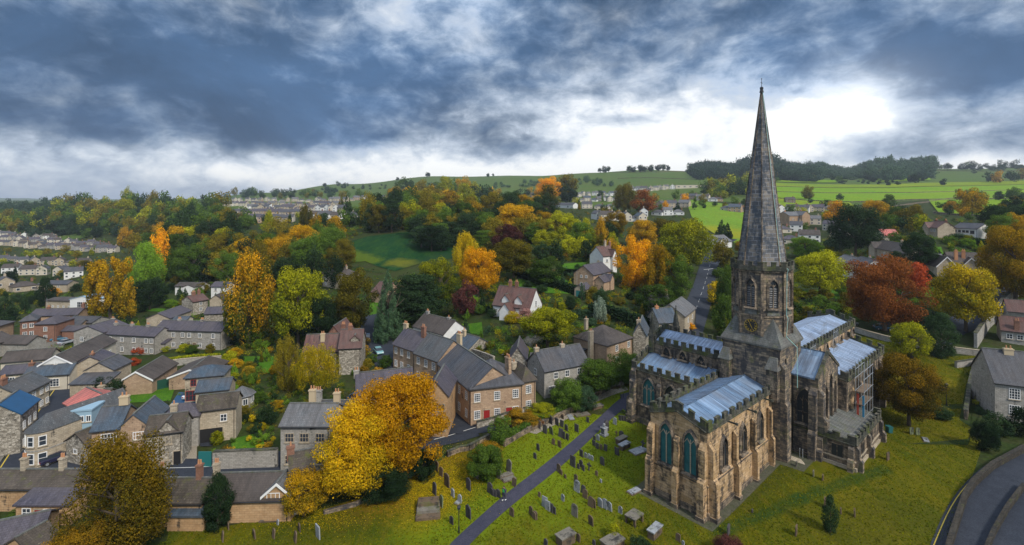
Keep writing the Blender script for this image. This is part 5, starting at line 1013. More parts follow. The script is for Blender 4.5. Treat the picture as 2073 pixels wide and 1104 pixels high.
H((953, 791), (1058, 773), 6.2, 9.2, 'hip', 3.4, 'pink', 'slate', 'front range of the pink stone corner house with two red doors', 'house', [('f', f, z, 1.1, 1.5, 3, 4) for f, z in ((.12, 3.8), (.5, 3.8), (.86, 3.8), (.12, .8), (.5, .8), (.86, .8))], doors=[('f', .30, 1.1, 2.2, 'red_door'), ('f', .73, 1.1, 2.2, 'red_door')])
H((1058, 772), (1084, 769), 5.9, 6, 'hip', 2.2, 'pink', 'tile_stone', 'narrow end bay of the pink stone house beside the lane', 'house', [('f', .45, 3.6, 1.1, 1.5, 3, 4), ('f', .45, .8, 1.1, 1.5, 3, 4)], chim=[(.1, .7, 6.8, 1.4, 'buff', 1)])
H((856, 800), (906, 801), 7.0, 8, 'x', 2.4, 'golden', 'slate_purple', 'golden stone gabled house half hidden by the orange tree', 'house', [('f', .75, 4.4, 1.2, 1.2, 2, 2, 'buff'), ('f', .75, 1.2, 1.2, 1.3, 2, 2, 'buff')])
H((722, 800), (838, 786), 5, 7, 'p', 2.6, 'golden', 'slate_purple', 'purple roofed house behind the big orange tree', 'house', W2('f', (.3, .6), (2.6, .6)), chim=[(.0, .5, 6.8, 1.5, 'grey', 2)])
H((837, 660), (898, 679), 4.6, 7.5, 'p', 2.7, 'render', 'tile_brown', 'white rendered house with near black roof and white gable', 'house', W2('f', (.15, .4, .7), (.5, 2.7), .9, 1.1) + [('r', .5, 3.0, 1.3, 1.2, 2, 2)], chim=[(.1, .5, 6.6, 1.6, 'grey', 2), (.8, .5, 6.6, 1.3, 'grey', 1)])
H((905, 697), (948, 706), 2.8, 7, 'p', 2.0, 'rubble', 'slate_blue', 'low building with bright blue slates between the white house and the row', 'outbuilding', chim=[(.4, .4, 4, 2, 'potbuff', 1)])
H((1031, 727), (1065, 729), 4.4, 8, 'x', 2.4, 'rubble', 'slate_purple', 'rubble stone barn with a dark garage opening', 'barn', [('f', .3, 2.6, .6, .6, 1, 1)], doors=[('f', .6, 2.2, 2.1, 'black')], ext=[(4.3, 8.5, 1.5, 7, 2.7, 'p', 1.6, 'brickred', 'slate')])  # black door is a dark panel painted for the unlit garage opening
H((1102, 753), (1192, 734), 5.2, 6.8, 'p', 2.9, 'grey', 'slate', 'long grey stone house with steep gable and three upper windows', 'house', [('f', f, 3.3, 1, 1.3, 2, 2) for f in (.25, .5, .78)] + [('f', .16, .7, 1.4, 1.4, 3, 2), ('f', .76, .7, 1.2, 1.3, 2, 2), ('l', .5, 3.4, 1, 1.3, 2, 2)], chim=[(.02, .5, 7.6, 1.3, 'buff', 1), (.6, .5, 7.8, 1.0, 'buff', 1)])
H((1228, 699), (1280, 684), 5.2, 9.5, 'hip', 2.9, 'pink', 'tile_brown', 'square pink house with dark hipped roof and tall round topped stack', 'house', [('f', .38, 3.2, 1, 1.4, 2, 3), ('f', .85, 3.2, 1, 1.4, 2, 3), ('f', .38, .6, 1, 1.4, 2, 3)], ext=[(-2.6, -.02, 5.5, 9.0, 3.0, 'flat', .2, 'rubble', 'slate_blue')], chim=[(-.1, .38, .1, 7.8, 'buff', 2, 1.3), (.35, .9, 6.5, 2.6, 'buff', 1)])
H((1282, 674), (1308, 682), 5.6, 8, 'x', 2.7, 'rubble', 'slate_blue', 'rubble gabled house with blue slates left of the church', 'house', chim=[(.4, .1, 7.6, 1.4, 'buff', 1)])
H((1322, 617), (1358, 619), 4.6, 6, 'p', 2.4, 'buff', 'slate_purple', 'purple roofed cottage behind the north transept', 'cottage', W2('f', (.3, .7), (2.8,)), chim=[(.9, .5, 6.4, 1.8, 'buff', 3, 1.2)])
H((1386, 643), (1408, 622), 5.2, 8, 'p', 2.8, 'buff', 'slate_pale', 'pale slate gabled house beside the main road', 'house', W2('f', (.3, .7), (2.8,)))
H((1334, 652), (1372, 654), 4.8, 7, 'p', 3, 'rubble', 'slate_blue', 'blue slate house just behind the north transept pinnacle', 'house', chim=[(.2, .5, 7, 1.5, 'pot', 1)])
H((998, 617), (1072, 625), 3.4, 7.5, 'p', 4.6, 'render', 'tile_red', 'white cottage pair with steep red tiled roofs and dormers', 'cottage', [('l', .5, 3.2, 1, 1.4, 2, 2), ('r', .5, 3.4, 1, 1.5, 2, 3), ('f', .3, .8, 1, 1.2), ('f', .8, .8, 1, 1.2)], ext=[(2.6, 4.8, .4, 4, 5.0, 'x', 1.3), (6.6, 8.8, .4, 4, 5.0, 'x', 1.3), (3.6, 7.0, -2.6, .5, 2.6, 'x', 2.0)], chim=[(.30, .5, 7.4, 2.2, 'brickred', 2), (.48, .5, 7.4, 2.2, 'brickred', 2)])
H((1201, 558), (1237, 548), 4.4, 7.5, 'p', 2.8, 'pink', 'slate_purple', 'pinkish stone house with big gable above a small wing', 'house', [('l', .35, 3.2, .8, .9, 2, 2), ('l', .6, 3.2, .8, .9, 2, 2), ('l', .35, .7, .8, .9, 2, 2), ('l', .6, .7, .8, .9, 2, 2), ('f', .8, 2.9, .8, 1, 2, 2)], ext=[(.5, 4.5, -3.6, -.02, 2.4, 'p', 1.6), (4.6, 7.2, -4.0, -.02, 2.6, 'x', 1.6)])
H((1163, 584), (1182, 588), 2.4, 5, 'x', 1.4, 'buff', 'slate_purple', 'small stone garage with pale green doors', 'garage', doors=[('f', .5, 2.2, 2, 'teal')])
H((1221, 517), (1246, 519), 6.0, 7, 'p', 3.4, 'render', 'tile_red', 'tall white timber framed house with brown red roof', 'house', W2('f', (.3, .75), (.8, 3.6), 1.1, 1.2), ext=[(4.2, 6.6, -1.2, 4, 6.0, 'x', 2.2)], chim=[(.7, .5, 8.4, 3.2, 'buff', 3), (1.2, .6, 7.6, 3.2, 'brickred', 3)])
H((653, 553), (690, 559), 5.4, 8, 'hip', 2.6, 'buff', 'tile_brown', 'small villa with brown hipped roof in the woods', 'house', W2('l', (.5,), (.8, 3.2)) + W2('f', (.2,), (.8, 3.2)), chim=[(.4, .5, 7.4, 1.5, 'buff', 2), (.8, .5, 7.4, 1.3, 'buff', 2)])
H((752, 592), (778, 594), 3.5, 8, 'p', 3, 'pink', 'tile_red', 'house with a pinkish stone tiled roof between the trees', 'house')
H((360, 579), (402, 581), 3.4, 7, 'p', 1.8, 'render', 'tile_brown', 'low white bungalow above the terrace gardens', 'bungalow', W2('f', (.2, .8), (.9,)), ext=[(4, 8.5, -1.6, 4, 3.2, 'x', 1.5)])
H((430, 580), (456, 581), 4.4, 7, 'p', 2.4, 'render', 'slate_purple', 'white house with purple slates beside the amber tree', 'house', W2('f', (.3, .7), (2.6,)))
H((388, 612), (424, 606), 4.6, 8, 'p', 2.8, 'rubble', 'tile_red', 'rubble house with dusky red roof and brick stacks', 'house', W2('f', (.5,), (1, 3)), chim=[(.4, .5, 6.8, 1.8, 'brickred', 3, 1.2), (.75, .5, 6.8, 2.2, 'brickred', 1)])
H((426, 607), (448, 607), 4.4, 7, 'x', 2.6, 'buff', 'tile_brown', 'pale gabled house right of the dusky red roof', 'house')
H((416, 635), (452, 635), 4.2, 6, 'p', 2.6, 'rubble', 'slate_purple', 'purple roofed house just above the terrace right end', 'house')
H((302, 646), (338, 644), 3.8, 14, 'x', 2.6, 'buff', 'slate_purple', 'long purple slate house with stone gable above the terrace', 'house', [('f', .7, 1.8, 1.2, 1.1, 2, 2)], ext=[(6, 12, 1, 5, 3.0, 'p', 1.3, 'cream', 'slate_blue')])
H((180, 748), (222, 752), 4.2, 7, 'x', 2.6, 'buff', 'slate', 'buff gabled house with dark front roof beside the street', 'house', ext=[(0, 7, -5, -.02, 2.8, 'lean', 1.4, 'buff', 'slate')])
H((218, 735), (240, 722), 4.4, 8, 'p', 3, 'buff', 'slate_purple', 'slate cottage with white conservatory behind the street', 'cottage', W2('f', (.4, .75), (.8,), 1.4, 1.4), chim=[(.2, .5, 6.6, 1.3, 'brickred', 2)])
H((205, 712), (226, 698), 4.4, 7, 'p', 2.8, 'buff', 'tile_brown', 'upper brown roofed cottage of the street', 'cottage', chim=[(.5, .5, 6.6, 1.3, 'brickred', 2)])
H((110, 608), (148, 611), 4.4, 9, 'p', .8, 'buff', 'tile_brown', 'cream flat fronted building left of the glass gable', 'building', W2('f', (.2, .35, .5, .65), (1.6,), .8, .9))
H((152, 607), (182, 607), 4.6, 9, 'x', 2.2, 'white', 'blue_paint', 'white building with pale blue glazed gable', 'building', [('f', .5, .5, 4.6, 3.2, 6, 3)])
H((88, 575), (125, 577), 4.5, 8, 'p', 2.4, 'buff', 'slate', 'dark roofed house above the orange shrub on the left', 'house', W2('f', (.3, .7), (.8, 3)))
H((1867, 460), (1905, 461), 4.4, 6.5, 'p', 2.6, 'buff', 'tile_red', 'stone house with red tiled roof left of the long white house', 'house', W2('f', (.25, .5, .75), (2.6,)), ext=[(-.4, 3.0, -1.0, 5, 4.4, 'x', 2.0)], chim=[(.2, .5, 6.4, 1.2, 'brickred', 2), (.95, .5, 6.4, 1.2, 'brickred', 2)])
H((1922, 460), (1986, 465), 4.4, 7.5, 'p', 2.0, 'render', 'slate', 'long white modern house with dark window bands on the hillside', 'house', [('f', f, 2.7, 1.1, .9, 3, 1, 'black') for f in (.1, .28, .45, .6)] + [('f', .8, 2.3, 1.6, 1.3, 2, 1, 'black'), ('f', .15, .4, 1.4, 1, 2, 1, 'black'), ('r', .5, 3, .8, 1.1, 1, 1, 'black')])
H((1763, 506), (1838, 508), 3.6, 8, 'p', 2.8, 'buff', 'tile_brown', 'long brown roofed house behind the russet tree', 'house', W2('f', (.15, .4, .6, .8), (1.2,)), ext=[(0, 5.5, -.8, 7, 3.6, 'x', 2.2)], chim=[(.55, .5, 6, 1.6, 'buff', 2)])
H((1771, 476), (1790, 475), 4, 6, 'x', 2.6, 'cream', 'tile_pink', 'small black and white house with bright red gable tiles', 'house')
H((1886, 524), (1908, 524), 3.2, 5, 'p', 1.4, 'blue_paint', 'slate_pale', 'small grey boarded outbuilding beside the gabled houses', 'outbuilding', [('f', .5, .8, 1, 1.2, 2, 2)])
H((1900, 540), (1934, 540), 3.8, 12, 'x', 3.0, 'buff', 'tile_brown', 'left of the two big gables with white bargeboards', 'house', chim=[(1.3, .4, 5, 3.6, 'pot', 2)], ext=[(5, 17, 3, 12, 4.2, 'p', 3.6)], barge=1)
H((1948, 541), (1986, 544), 3.8, 12, 'x', 3.0, 'buff', 'tile_brown', 'right of the two big gables with white bargeboards', 'house', chim=[(.2, .3, 5.5, 3.4, 'pot', 2), (.95, .2, 4.5, 3.6, 'brickred', 2)], barge=1)
H((1690, 529), (1720, 532), 5.4, 7, 'p', 2.2, 'render', 'slate_pale', 'left half of the grey slate pair with white walls by the church spire', 'house', W2('f', (.3, .75), (.8, 3.2)), chim=[(.5, .5, 7, 1.3, 'grey', 2)])
H((1720, 534), (1750, 538), 5.4, 7.5, 'p', 2.4, 'render', 'slate', 'right half of the grey slate pair with white walls', 'house', W2('f', (.3, .75), (.8, 3.2)), chim=[(.6, .5, 7.2, 1.3, 'grey', 2)])
H((2031, 670), (2100, 674), 3.2, 6, 'p', 3.0, 'grey', 'tile_red', 'cottage with crimson tiled roof at the right edge', 'cottage', [('f', .22, 1.2, 1.1, 1.2, 2, 2), ('f', .5, 1.2, 1.1, 1.2, 2, 2)], chim=[(.42, .05, 3.2, 2.6, 'brickred', 2)])
H((2045, 632), (2110, 634), 4.4, 6, 'p', 2.6, 'grey', 'tile_red', 'upper crimson roofed cottage at the right edge', 'cottage')
H((2023, 779), (2100, 780), 6.6, 9.5, 'p', 4.6, 'grey', 'slate', 'large grey stone house with tall sash windows at the right edge', 'house', [('f', f, z, 1.5, 1.9, 4, 4) for f in (.42, .85) for z in (4.0, 1.1)], chim=[(.55, .45, 10.0, 1.8, 'potbuff', 2, 1.3)])
H((1598, 437), (1636, 437), 8, 14, 'p', 3, 'pink', 'slate_pale', 'big pinkish stone block with chimneys beyond the spire', 'building', W2('f', (.2, .5, .8), (1, 4.5)), ext=[(9, 16, -3, 8, 8.5, 'x', 3)], chim=[(.1, .5, 10, 2, 'pot', 2), (.9, .4, 10.5, 2, 'pot', 2)], name='stone_building')
H((1446, 492), (1482, 488), 3.6, 11, 'p', 3.4, 'render', 'slate_pale', 'lilac grey roofed house where the main road bends', 'house', W2('f', (.2, .7), (.8,)), ext=[(1, 6, -2.5, 6, 3.4, 'x', 2.4)])
# front row of low cottages along the bottom left
H((-60, 988), (150, 988), 3.0, 5.0, 'p', 1.9, 'golden', 'tile_stone', 'left length of the long stone tiled almshouse row at the bottom', 'cottage row', (), chim=[(.37, .5, 4.7, 1.9, 'buff', 2, .6), (.75, .5, 4.7, 1.9, 'buff', 2, .6)], name='cottage_row')
H((32, 1022), (142, 1022), 2.5, 2.9, 'lean', .9, 'golden', 'slate_purple', 'lean-to with purple slates and white windows in front of the row', 'lean-to', [('f', .2, 1.0, 1.1, 1.1, 2, 2), ('f', .56, 1.0, .8, 1.0, 2, 2)], doors=[('f', .42, .9, 1.9, 'red_door'), ('f', .72, .9, 1.9, 'wood')], name='lean_to', ridge=False)
H((262, 1017), (408, 1017), 3.0, 6.2, 'p', 2.3, 'golden', 'tile_stone', 'middle length of the stone tiled almshouse row with a rooflight', 'cottage row', (), chim=[(.25, .5, 5.0, 1.9, 'buff', 2, .6), (.79, .5, 5.0, 2.2, 'brickred', 2, .6)], name='cottage_row')
H((338, 1044), (412, 1044), 1.9, 2.4, 'lean', .8, 'golden', 'slate_blue', 'lean-to shed with blue slates below the almshouse row', 'lean-to', ridge=False, name='lean_to')
H((408, 1015), (585, 1010), 2.8, 6.8, 'p', 2.9, 'golden', 'tile_brown', 'right length of the almshouse row with white trimmed gable dormer', 'cottage row', [('f', .82, 2.5, 1.6, 1.1, 3, 1)], ext=[(7.4, 10.6, -.04, 3.4, 3.3, 'x', 2.3, 'golden', 'slate_pale')], chim=[(.03, .5, 5.2, 2.0, 'buff', 2, .6)], name='cottage_row', barge=1)
H((588, 972), (632, 962), 4.6, 6.5, 'p', 3.4, 'rubble', 'tile_stone', 'taller brown tiled gabled block closing the almshouse row', 'house', chim=[(.03, .5, 7.2, 1.8, 'brickred', 1)])
H((-60, 1112), (64, 1108), 2.6, 7, 'p', 2.4, 'golden', 'slate_purple', 'purple slate roof in the bottom left corner', 'building')
H((62, 1120), (120, 1086), 2.5, 5, 'p', 2, 'golden', 'tile_stone', 'brown roofed outbuilding behind the bottom left tree', 'outbuilding')
# white bargeboards and gable windows
def barge(A, B, rise, h, col='white', label=''):
    pass
# round ended corner house
a = at(49, 872, 5.2); b = at(101, 872, 5.2); c_ = (a + b) / 2; rad = (b - a).length / 2
rc_ = empty('stone_house', (c_.x, c_.y + rad * .5, min(a.z, b.z)), R(-18)); autolabel(rc_, 75, 'cream stone house with a rounded end facing the street junction', 'house')
fp = [(rad * math.cos(t), rad * math.sin(t)) for t in np.linspace(-math.pi, 0, 13)] + [(rad, 11), (-rad, 11)]
MB().prism(fp, -1.6, 5.2).build('wall', MT['buff'], rc_); MB().prism([(x * 1.03, y * 1.03 if y < 5 else y) for x, y in fp], 2.45, 2.65).build('string_course', MT['grey'], rc_)
rb = MB(); ro = [(x * 1.09, y * 1.09 if y < 5 else y + .2, 5.2) for x, y in fp]; ap_, ap2 = (0, .3, 7.2), (0, 11.2, 7.2)
for i in range(12): rb.poly([ro[i], ro[i + 1], ap_])
rb.poly([ro[12], ro[13], ap2, ap_]); rb.poly([ro[13], ro[14], ap2]); rb.poly([ro[14], ro[0], ap_, ap2]); rb.poly(list(reversed(ro)))
rb.build('roof', MT['slate_lich'], rc_)
for t in (-150, -112, -72, -30):
    x, y = rad * math.cos(R(t)), rad * math.sin(R(t)); window(rc_, (x, y, 3.2), R(t + 90), .9, 1.5, 1, 2)
    if t != -112: window(rc_, (x, y, .6), R(t + 90), 1.0, 1.6, 1, 2)
x, y = rad * math.cos(R(-112)), rad * math.sin(R(-112)); dr = MB().box(-.55, .55, -.08, .05, 0, 2.4).build('door', MT['white'], rc_); dr.location = (x, y, 0); dr.rotation_euler = (0, 0, R(-22)); MB().box(-.32, .32, -.1, -.03, .9, 2.1).build('pane', MT['glass'], dr)
# gazebo
g0 = at(490, 822); gz = empty('garden_pavilion', g0); autolabel(gz, 490, 'small octagonal stone garden pavilion with pointed slate roof', 'pavilion')
oc = [(2.1 * math.cos(R(22.5 + 45 * i)), 2.1 * math.sin(R(22.5 + 45 * i))) for i in range(8)]; MB().prism(oc, -.5, 2.3).build('wall', MT['grey'], gz); MB().prism([(x * 1.2, y * 1.2) for x, y in oc], 2.3, 3.9, top=[(x * .02, y * .02) for x, y in oc]).build('roof', MT['slate_pale'], gz)
for t in (-45, -90, 0): window(gz, (1.95 * math.cos(R(t)), 1.95 * math.sin(R(t)), .7), R(t + 90), .9, 1.2, 2, 1, 'white')
# ================================================================ far houses, each placed on its street
FH = {}
def far_house(v, wall, roof):
    k = (v, wall, roof)
    if k not in FH:
        w, d, h, r_ = [(8, 7, 5, 2.4), (11, 8, 5, 2.8), (7, 9, 5.2, 2.6), (10, 8, 2.9, 2.3)][v]; kd = ['p', 'p', 'x', 'hip'][v]
        root = bpy.data.objects.new('house', None); ch_ = []
        def add(nm, mb, m, loc=(0, 0, 0), par=None):
            o = bpy.data.objects.new(nm, mb.mesh(nm, MT[m])); o.location = loc; ch_.append((o, par)); return o
        mb = MB(); wall_mesh(mb, -w / 2, w / 2, 0, d, h, kd, r_, zb=-2.5); add('wall', mb, wall)
        mb = MB(); roof_mesh(mb, -w / 2, w / 2, 0, d, h, kd, r_, .3, .18); add('roof', mb, roof)
        add('chimney', MB().box(-.5, .5, -.4, .4, 0, 1.7).box(-.3, .3, -.15, .15, 1.7, 2.1), 'brickred' if v % 2 else 'buff', ((w * .32 if kd != 'x' else 0), d / 2, h + r_ - .6))
        for x in ((-w * .3, w * .3) if v != 1 else (-w * .36, 0, w * .36)):
            for z in ((.7, 3.1) if h > 4 else (.8,)):
                o = add('window', MB().box(-.75, .75, -.06, .05, 0, 1.35), 'white', (x, 0, z)); add('pane', MB().box(-.62, .62, -.09, -.05, .12, 1.22), 'glass', (0, 0, 0), o)
        FH[k] = (root, ch_)
    return FH[k]
def put_house(p, rz, v, wall, roof, base, px, s=1.0, group=None):
    root, ch_ = far_house(v, wall, roof); r = root.copy(); C.objects.link(r); r.location = p; NOGO.append((p.x, p.y, 8)); r.rotation_euler = (0, 0, rz); r.scale = (s, s, s); m = {}
    for o, par in ch_:
        c = o.copy(); C.objects.link(c); c.parent = m[par] if par else r; m[o] = c
    autolabel(r, px, base, 'house', group); return r
ROWS = [  # px0, py0, px1, py1, n, walls, roofs, base label
 (-10, 497, 225, 512, 22, ['cream', 'buff', 'grey'], ['slate', 'tile_brown', 'slate_purple'], 'small pale house in the front row of the far left estate'),
 (5, 487, 215, 500, 20, ['cream', 'grey', 'buff'], ['slate', 'slate_purple', 'tile_brown'], 'small pale house in the middle row of the far left estate'),
 (0, 478, 110, 486, 10, ['cream', 'render', 'grey'], ['slate', 'tile_brown'], 'small pale house in the back row of the far left estate'),
 (0, 534, 165, 540, 8, ['cream', 'buff'], ['slate', 'tile_brown'], 'pale house below the left estate gardens'),
 (20, 555, 150, 562, 5, ['cream', 'buff', 'render'], ['slate', 'tile_brown'], 'pale house in the lower row of the left estate'),
 (10, 590, 95, 592, 3, ['buff', 'grey'], ['slate', 'tile_brown'], 'dark roofed house among conifers at left'),
 (480, 450, 585, 452, 13, ['buff', 'pink', 'cream'], ['slate', 'slate_purple'], 'terraced house in the lowest row of the hillside village'),
 (475, 437, 600, 439, 17, ['buff', 'pink', 'cream'], ['slate', 'slate_purple'], 'terraced house in the second row of the hillside village'),
 (500, 426, 690, 430, 22, ['buff', 'cream', 'render'], ['slate', 'slate_purple', 'slate_pale'], 'grey roofed house in the long third row of the hillside village'),
 (455, 417, 690, 419, 21, ['buff', 'cream'], ['slate', 'slate_purple', 'slate_pale'], 'grey roofed house in the fourth row of the hillside village'),
 (470, 409, 710, 408, 18, ['buff', 'cream'], ['slate', 'slate_pale'], 'tiny house in the top row of the hillside village'),
 (640, 447, 735, 452, 6, ['render', 'cream'], ['slate', 'tile_brown'], 'white house at the right foot of the hillside village'),
 (720, 405, 860, 402, 8, ['cream', 'pink'], ['slate', 'slate_pale'], 'tiny house behind the trees on the middle hill'),
 (1000, 402, 1080, 400, 4, ['pink', 'buff'], ['slate_pale', 'tile_brown'], 'tiny pinkish house behind the central treetops'),
 (1165, 398, 1260, 396, 11, ['render', 'cream'], ['slate', 'slate_pale', 'slate_blue'], 'small pale house in the upper town centre right'),
 (1165, 409, 1245, 407, 8, ['render', 'cream'], ['slate', 'slate_pale', 'slate_blue'], 'small house in the second row of the upper town'),
 (1190, 423, 1235, 424, 3, ['render', 'cream'], ['slate_pale', 'slate'], 'pale house right of the long white bungalow'),
 (1215, 446, 1300, 450, 7, ['render', 'cream'], ['slate_blue', 'slate', 'tile_brown'], 'white bungalow in the row above the orange trees'),
 (1262, 388, 1360, 384, 13, ['cream', 'render'], ['slate', 'slate_pale'], 'tiny pale house below the hill pastures'),
 (1305, 438, 1375, 436, 4, ['cream', 'render'], ['slate', 'tile_brown', 'slate_pale'], 'pale bungalow beside the bright green pasture'),
 (1335, 422, 1385, 421, 3, ['cream', 'buff'], ['slate_pale', 'slate'], 'pale house with shallow roof left of the green pasture'),
 (1385, 403, 1455, 408, 6, ['render', 'cream', 'pink'], ['slate_pale', 'tile_brown', 'slate'], 'small house along the top of the green pasture'),
 (1470, 428, 1520, 432, 4, ['cream', 'pink'], ['slate_purple', 'slate_blue', 'slate'], 'house just left of the spire'),
 (1583, 431, 1625, 430, 3, ['render', 'cream'], ['tile_brown', 'slate'], 'pale house just right of the spire'),
 (1640, 430, 1682, 428, 4, ['cream', 'buff'], ['slate_purple', 'slate'], 'slate roofed house left of the golden hedge tree'),
 (1588, 472, 1612, 470, 2, ['render', 'cream'], ['slate', 'slate_purple'], 'white walled house low beside the spire'),
 (1600, 495, 1640, 492, 2, ['cream', 'render'], ['tile_brown', 'slate_purple'], 'gabled cream house near the lime green trees'),
 (1652, 455, 1700, 478, 3, ['cream', 'render'], ['slate_purple', 'slate_pale'], 'white gabled house beside the tall pine'),
 (1600, 413, 1600, 413, 1, ['wood'], ['tile_brown'], 'dark timber barn on the pasture beyond the spire')]
rng = random.Random(4)
for px0, py0, px1, py1, n_, wl, rf, base in ROWS:
    skew = rng.uniform(-.35, .35)
    for i in range(n_):
        t = i / max(1, n_ - 1); px = px0 + (px1 - px0) * t + rng.uniform(-2, 2); py = py0 + (py1 - py0) * t + rng.uniform(-1.2, 1.2); p = at(px, py)
        terr = 'terraced' in base; put_house(p, skew + (0 if terr else rng.uniform(-.5, .5)) - math.atan2(px - CX, F) * .7, 0 if terr else rng.randrange(4), rng.choice(wl), rng.choice(rf), base, px, (.82 if 'estate' in base else 1.0) if 'tiny' not in base else 1.15, 'houses of the distant town')
H((1014, 412), (1040, 413), 5.0, 8, 'p', 3.0, 'render', 'slate_blue', 'white gabled house standing above the central woods', 'house', W2('f', (.3, .7), (.8, 3)), chim=[(.5, .5, 7, 2, 'render', 2)])
H((1066, 415), (1090, 416), 3.2, 8, 'p', 2.2, 'buff', 'slate_pale', 'low grey roofed building left of the long white bungalow', 'building')
H((1114, 414), (1160, 416), 3.6, 8, 'p', 2.4, 'render', 'slate', 'long white bungalow with three window bays', 'bungalow', [('f', f, .7, 2.4, 2.0, 4, 2) for f in (.12, .42, .78)], chim=[(.9, .5, 5.6, 1.4, 'buff', 2)])
H((1368, 376), (1428, 374), 6, 30, 'flat', .3, 'cream', 'slate_pale', 'long flat roofed works building below the far wood', 'building', W2('f', (.1, .3, .5, .7, .9), (2,), 4, 2))
# ================================================================ trees one can tell apart
T = tree
T(722, 812, 1005, 175, 'oldgold', 'round', 'large golden yellow tree joined to the orange one by the churchyard'); T(803, 752, 965, 210, 'gold', 'round', 'largest bright golden orange tree in front of the pink stone row')
T(238, 885, 1130, 205, 'dullgold', 'tall', 'big thinning brownish gold tree at the bottom left'); T(150, 1050, 1180, 130, 'brown', 'bush', 'low russet shrub in the bottom left corner')
T(441, 962, 1072, 66, 'dark', 'column', 'dark columnar conifer in front of the almshouse row'); T(615, 948, 1045, 92, 'amber', 'round', 'orange leaved small tree at the end of the almshouse row'); T(775, 925, 1005, 120, 'dark', 'bush', 'dark green hedge mass beneath the golden tree'); T(855, 905, 970, 60, 'dark', 'bush', 'dark shrub under the right side of the golden tree')
T(641, 703, 800, 98, 'yellow', 'willow', 'weeping yellow tree before the red tiled farmhouse'); T(583, 680, 792, 52, 'olive', 'tall', 'slender olive birch left of the weeping yellow tree')
T(504, 518, 702, 112, 'mixed', 'tall', 'tall orange and green beech above the terrace'); T(604, 533, 705, 105, 'yelgreen', 'round', 'yellow green tree right of the orange beech'); T(716, 540, 672, 88, 'olive', 'round', 'broad olive tree in front of the dark cedars'); T(645, 600, 700, 80, 'dark', 'round', 'dark tree behind the red tiled farmhouse')
T(223, 510, 656, 105, 'amber', 'poplar', 'group of amber poplars grown together above the terrace'); T(325, 466, 558, 40, 'gold', 'tall', 'narrow bright golden tree in the left woods'); T(296, 494, 592, 72, 'lime', 'tall', 'tall fresh green tree left of the narrow golden one'); T(303, 560, 628, 62, 'dark', 'round', 'dark round tree right of the amber poplars')
T(785, 545, 688, 62, 'bluegreen', 'cone', 'bluish conifer left of the wide dark cedar'); T(845, 545, 652, 112, 'dark', 'cedar', 'wide dark cedar below the green field'); T(820, 575, 660, 90, 'dark', 'cedar', 'lower dark cedar in the shadowed grove'); T(890, 518, 618, 84, 'yelgreen', 'round', 'yellow green tree at the corner of the field')
T(943, 474, 565, 58, 'yellow', 'tall', 'tall yellow tree behind the round golden one'); T(968, 496, 602, 80, 'gold', 'round', 'round golden tree above the white cottage pair'); T(944, 566, 640, 48, 'copper', 'round', 'dark purple tree left of the white cottage pair')
T(1108, 622, 708, 108, 'yelgreen', 'spread', 'broad yellow green tree in the middle gardens'); T(1040, 478, 566, 88, 'olive', 'round', 'dark olive tree with yellow top in the central grove'); T(1105, 513, 578, 78, 'green', 'bush', 'wide green bush on the lawn edge'); T(1028, 452, 525, 64, 'copper', 'round', 'purple copper beech in the central woods')
T(1044, 410, 482, 88, 'amber', 'round', 'amber tree above the copper beech'); T(1110, 356, 412, 56, 'gold', 'round', 'round orange tree on the skyline left of the green one'); T(1148, 352, 408, 48, 'olive', 'round', 'tall olive topped tree beside the skyline orange one'); T(1147, 372, 412, 38, 'dark', 'round', 'dark tree standing below the skyline pair')
T(1140, 425, 500, 70, 'yelgreen', 'round', 'yellow tree in the woods below the long white bungalow'); T(1175, 448, 515, 62, 'green', 'round', 'green tree beside the small orange one in the woods'); T(1197, 477, 512, 30, 'gold', 'round', 'small bright orange tree left of the timbered house')
T(1286, 474, 590, 82, 'gold', 'round', 'bright orange crowned tree right of the timbered house'); T(1330, 498, 605, 74, 'amber', 'tall', 'amber brown tree second left of the main road'); T(1385, 438, 556, 108, 'yelgreen', 'round', 'large yellow green tree above the main road'); T(1366, 515, 612, 74, 'green', 'round', 'green tree with roots by the main road'); T(1300, 443, 505, 66, 'amber', 'round', 'amber tree behind the bright orange one'); T(1345, 440, 500, 60, 'olive', 'round', 'olive tree behind the amber ones'); T(1245, 425, 480, 50, 'amber', 'round', 'small amber tree above the timbered house')
T(1330, 570, 640, 90, 'green', 'bush', 'deep green shrubbery behind the purple roofed cottage'); T(1265, 372, 430, 50, 'olive', 'tall', 'tall olive tree in the upper town'); T(1302, 386, 436, 46, 'rust', 'round', 'rusty red tree in the upper town'); T(1372, 410, 432, 16, 'dark', 'cone', 'tiny dark conifer beside the town bungalows')
T(1660, 503, 603, 94, 'yelgreen', 'round', 'broad green tree just right of the tower'); T(1790, 514, 670, 152, 'rust', 'round', 'large rusty red tree behind the nave'); T(1858, 535, 602, 46, 'red', 'round', 'small scarlet tree beside the rusty red one'); T(1955, 528, 672, 104, 'yellow', 'round', 'yellow tree right of the rusty red one'); T(2056, 452, 622, 118, 'amber', 'round', 'tall amber tree at the right edge')
T(1846, 646, 726, 76, 'yelgreen', 'bush', 'clipped yellow green round tree by the churchyard wall'); T(1905, 635, 722, 62, 'dark', 'column', 'dark yew right of the round yellow green tree'); T(1858, 610, 665, 70, 'dark', 'bush', 'dark shrub mass below the scarlet tree'); T(1840, 715, 862, 118, 'brown', 'round', 'russet brown tree beside the south aisle')
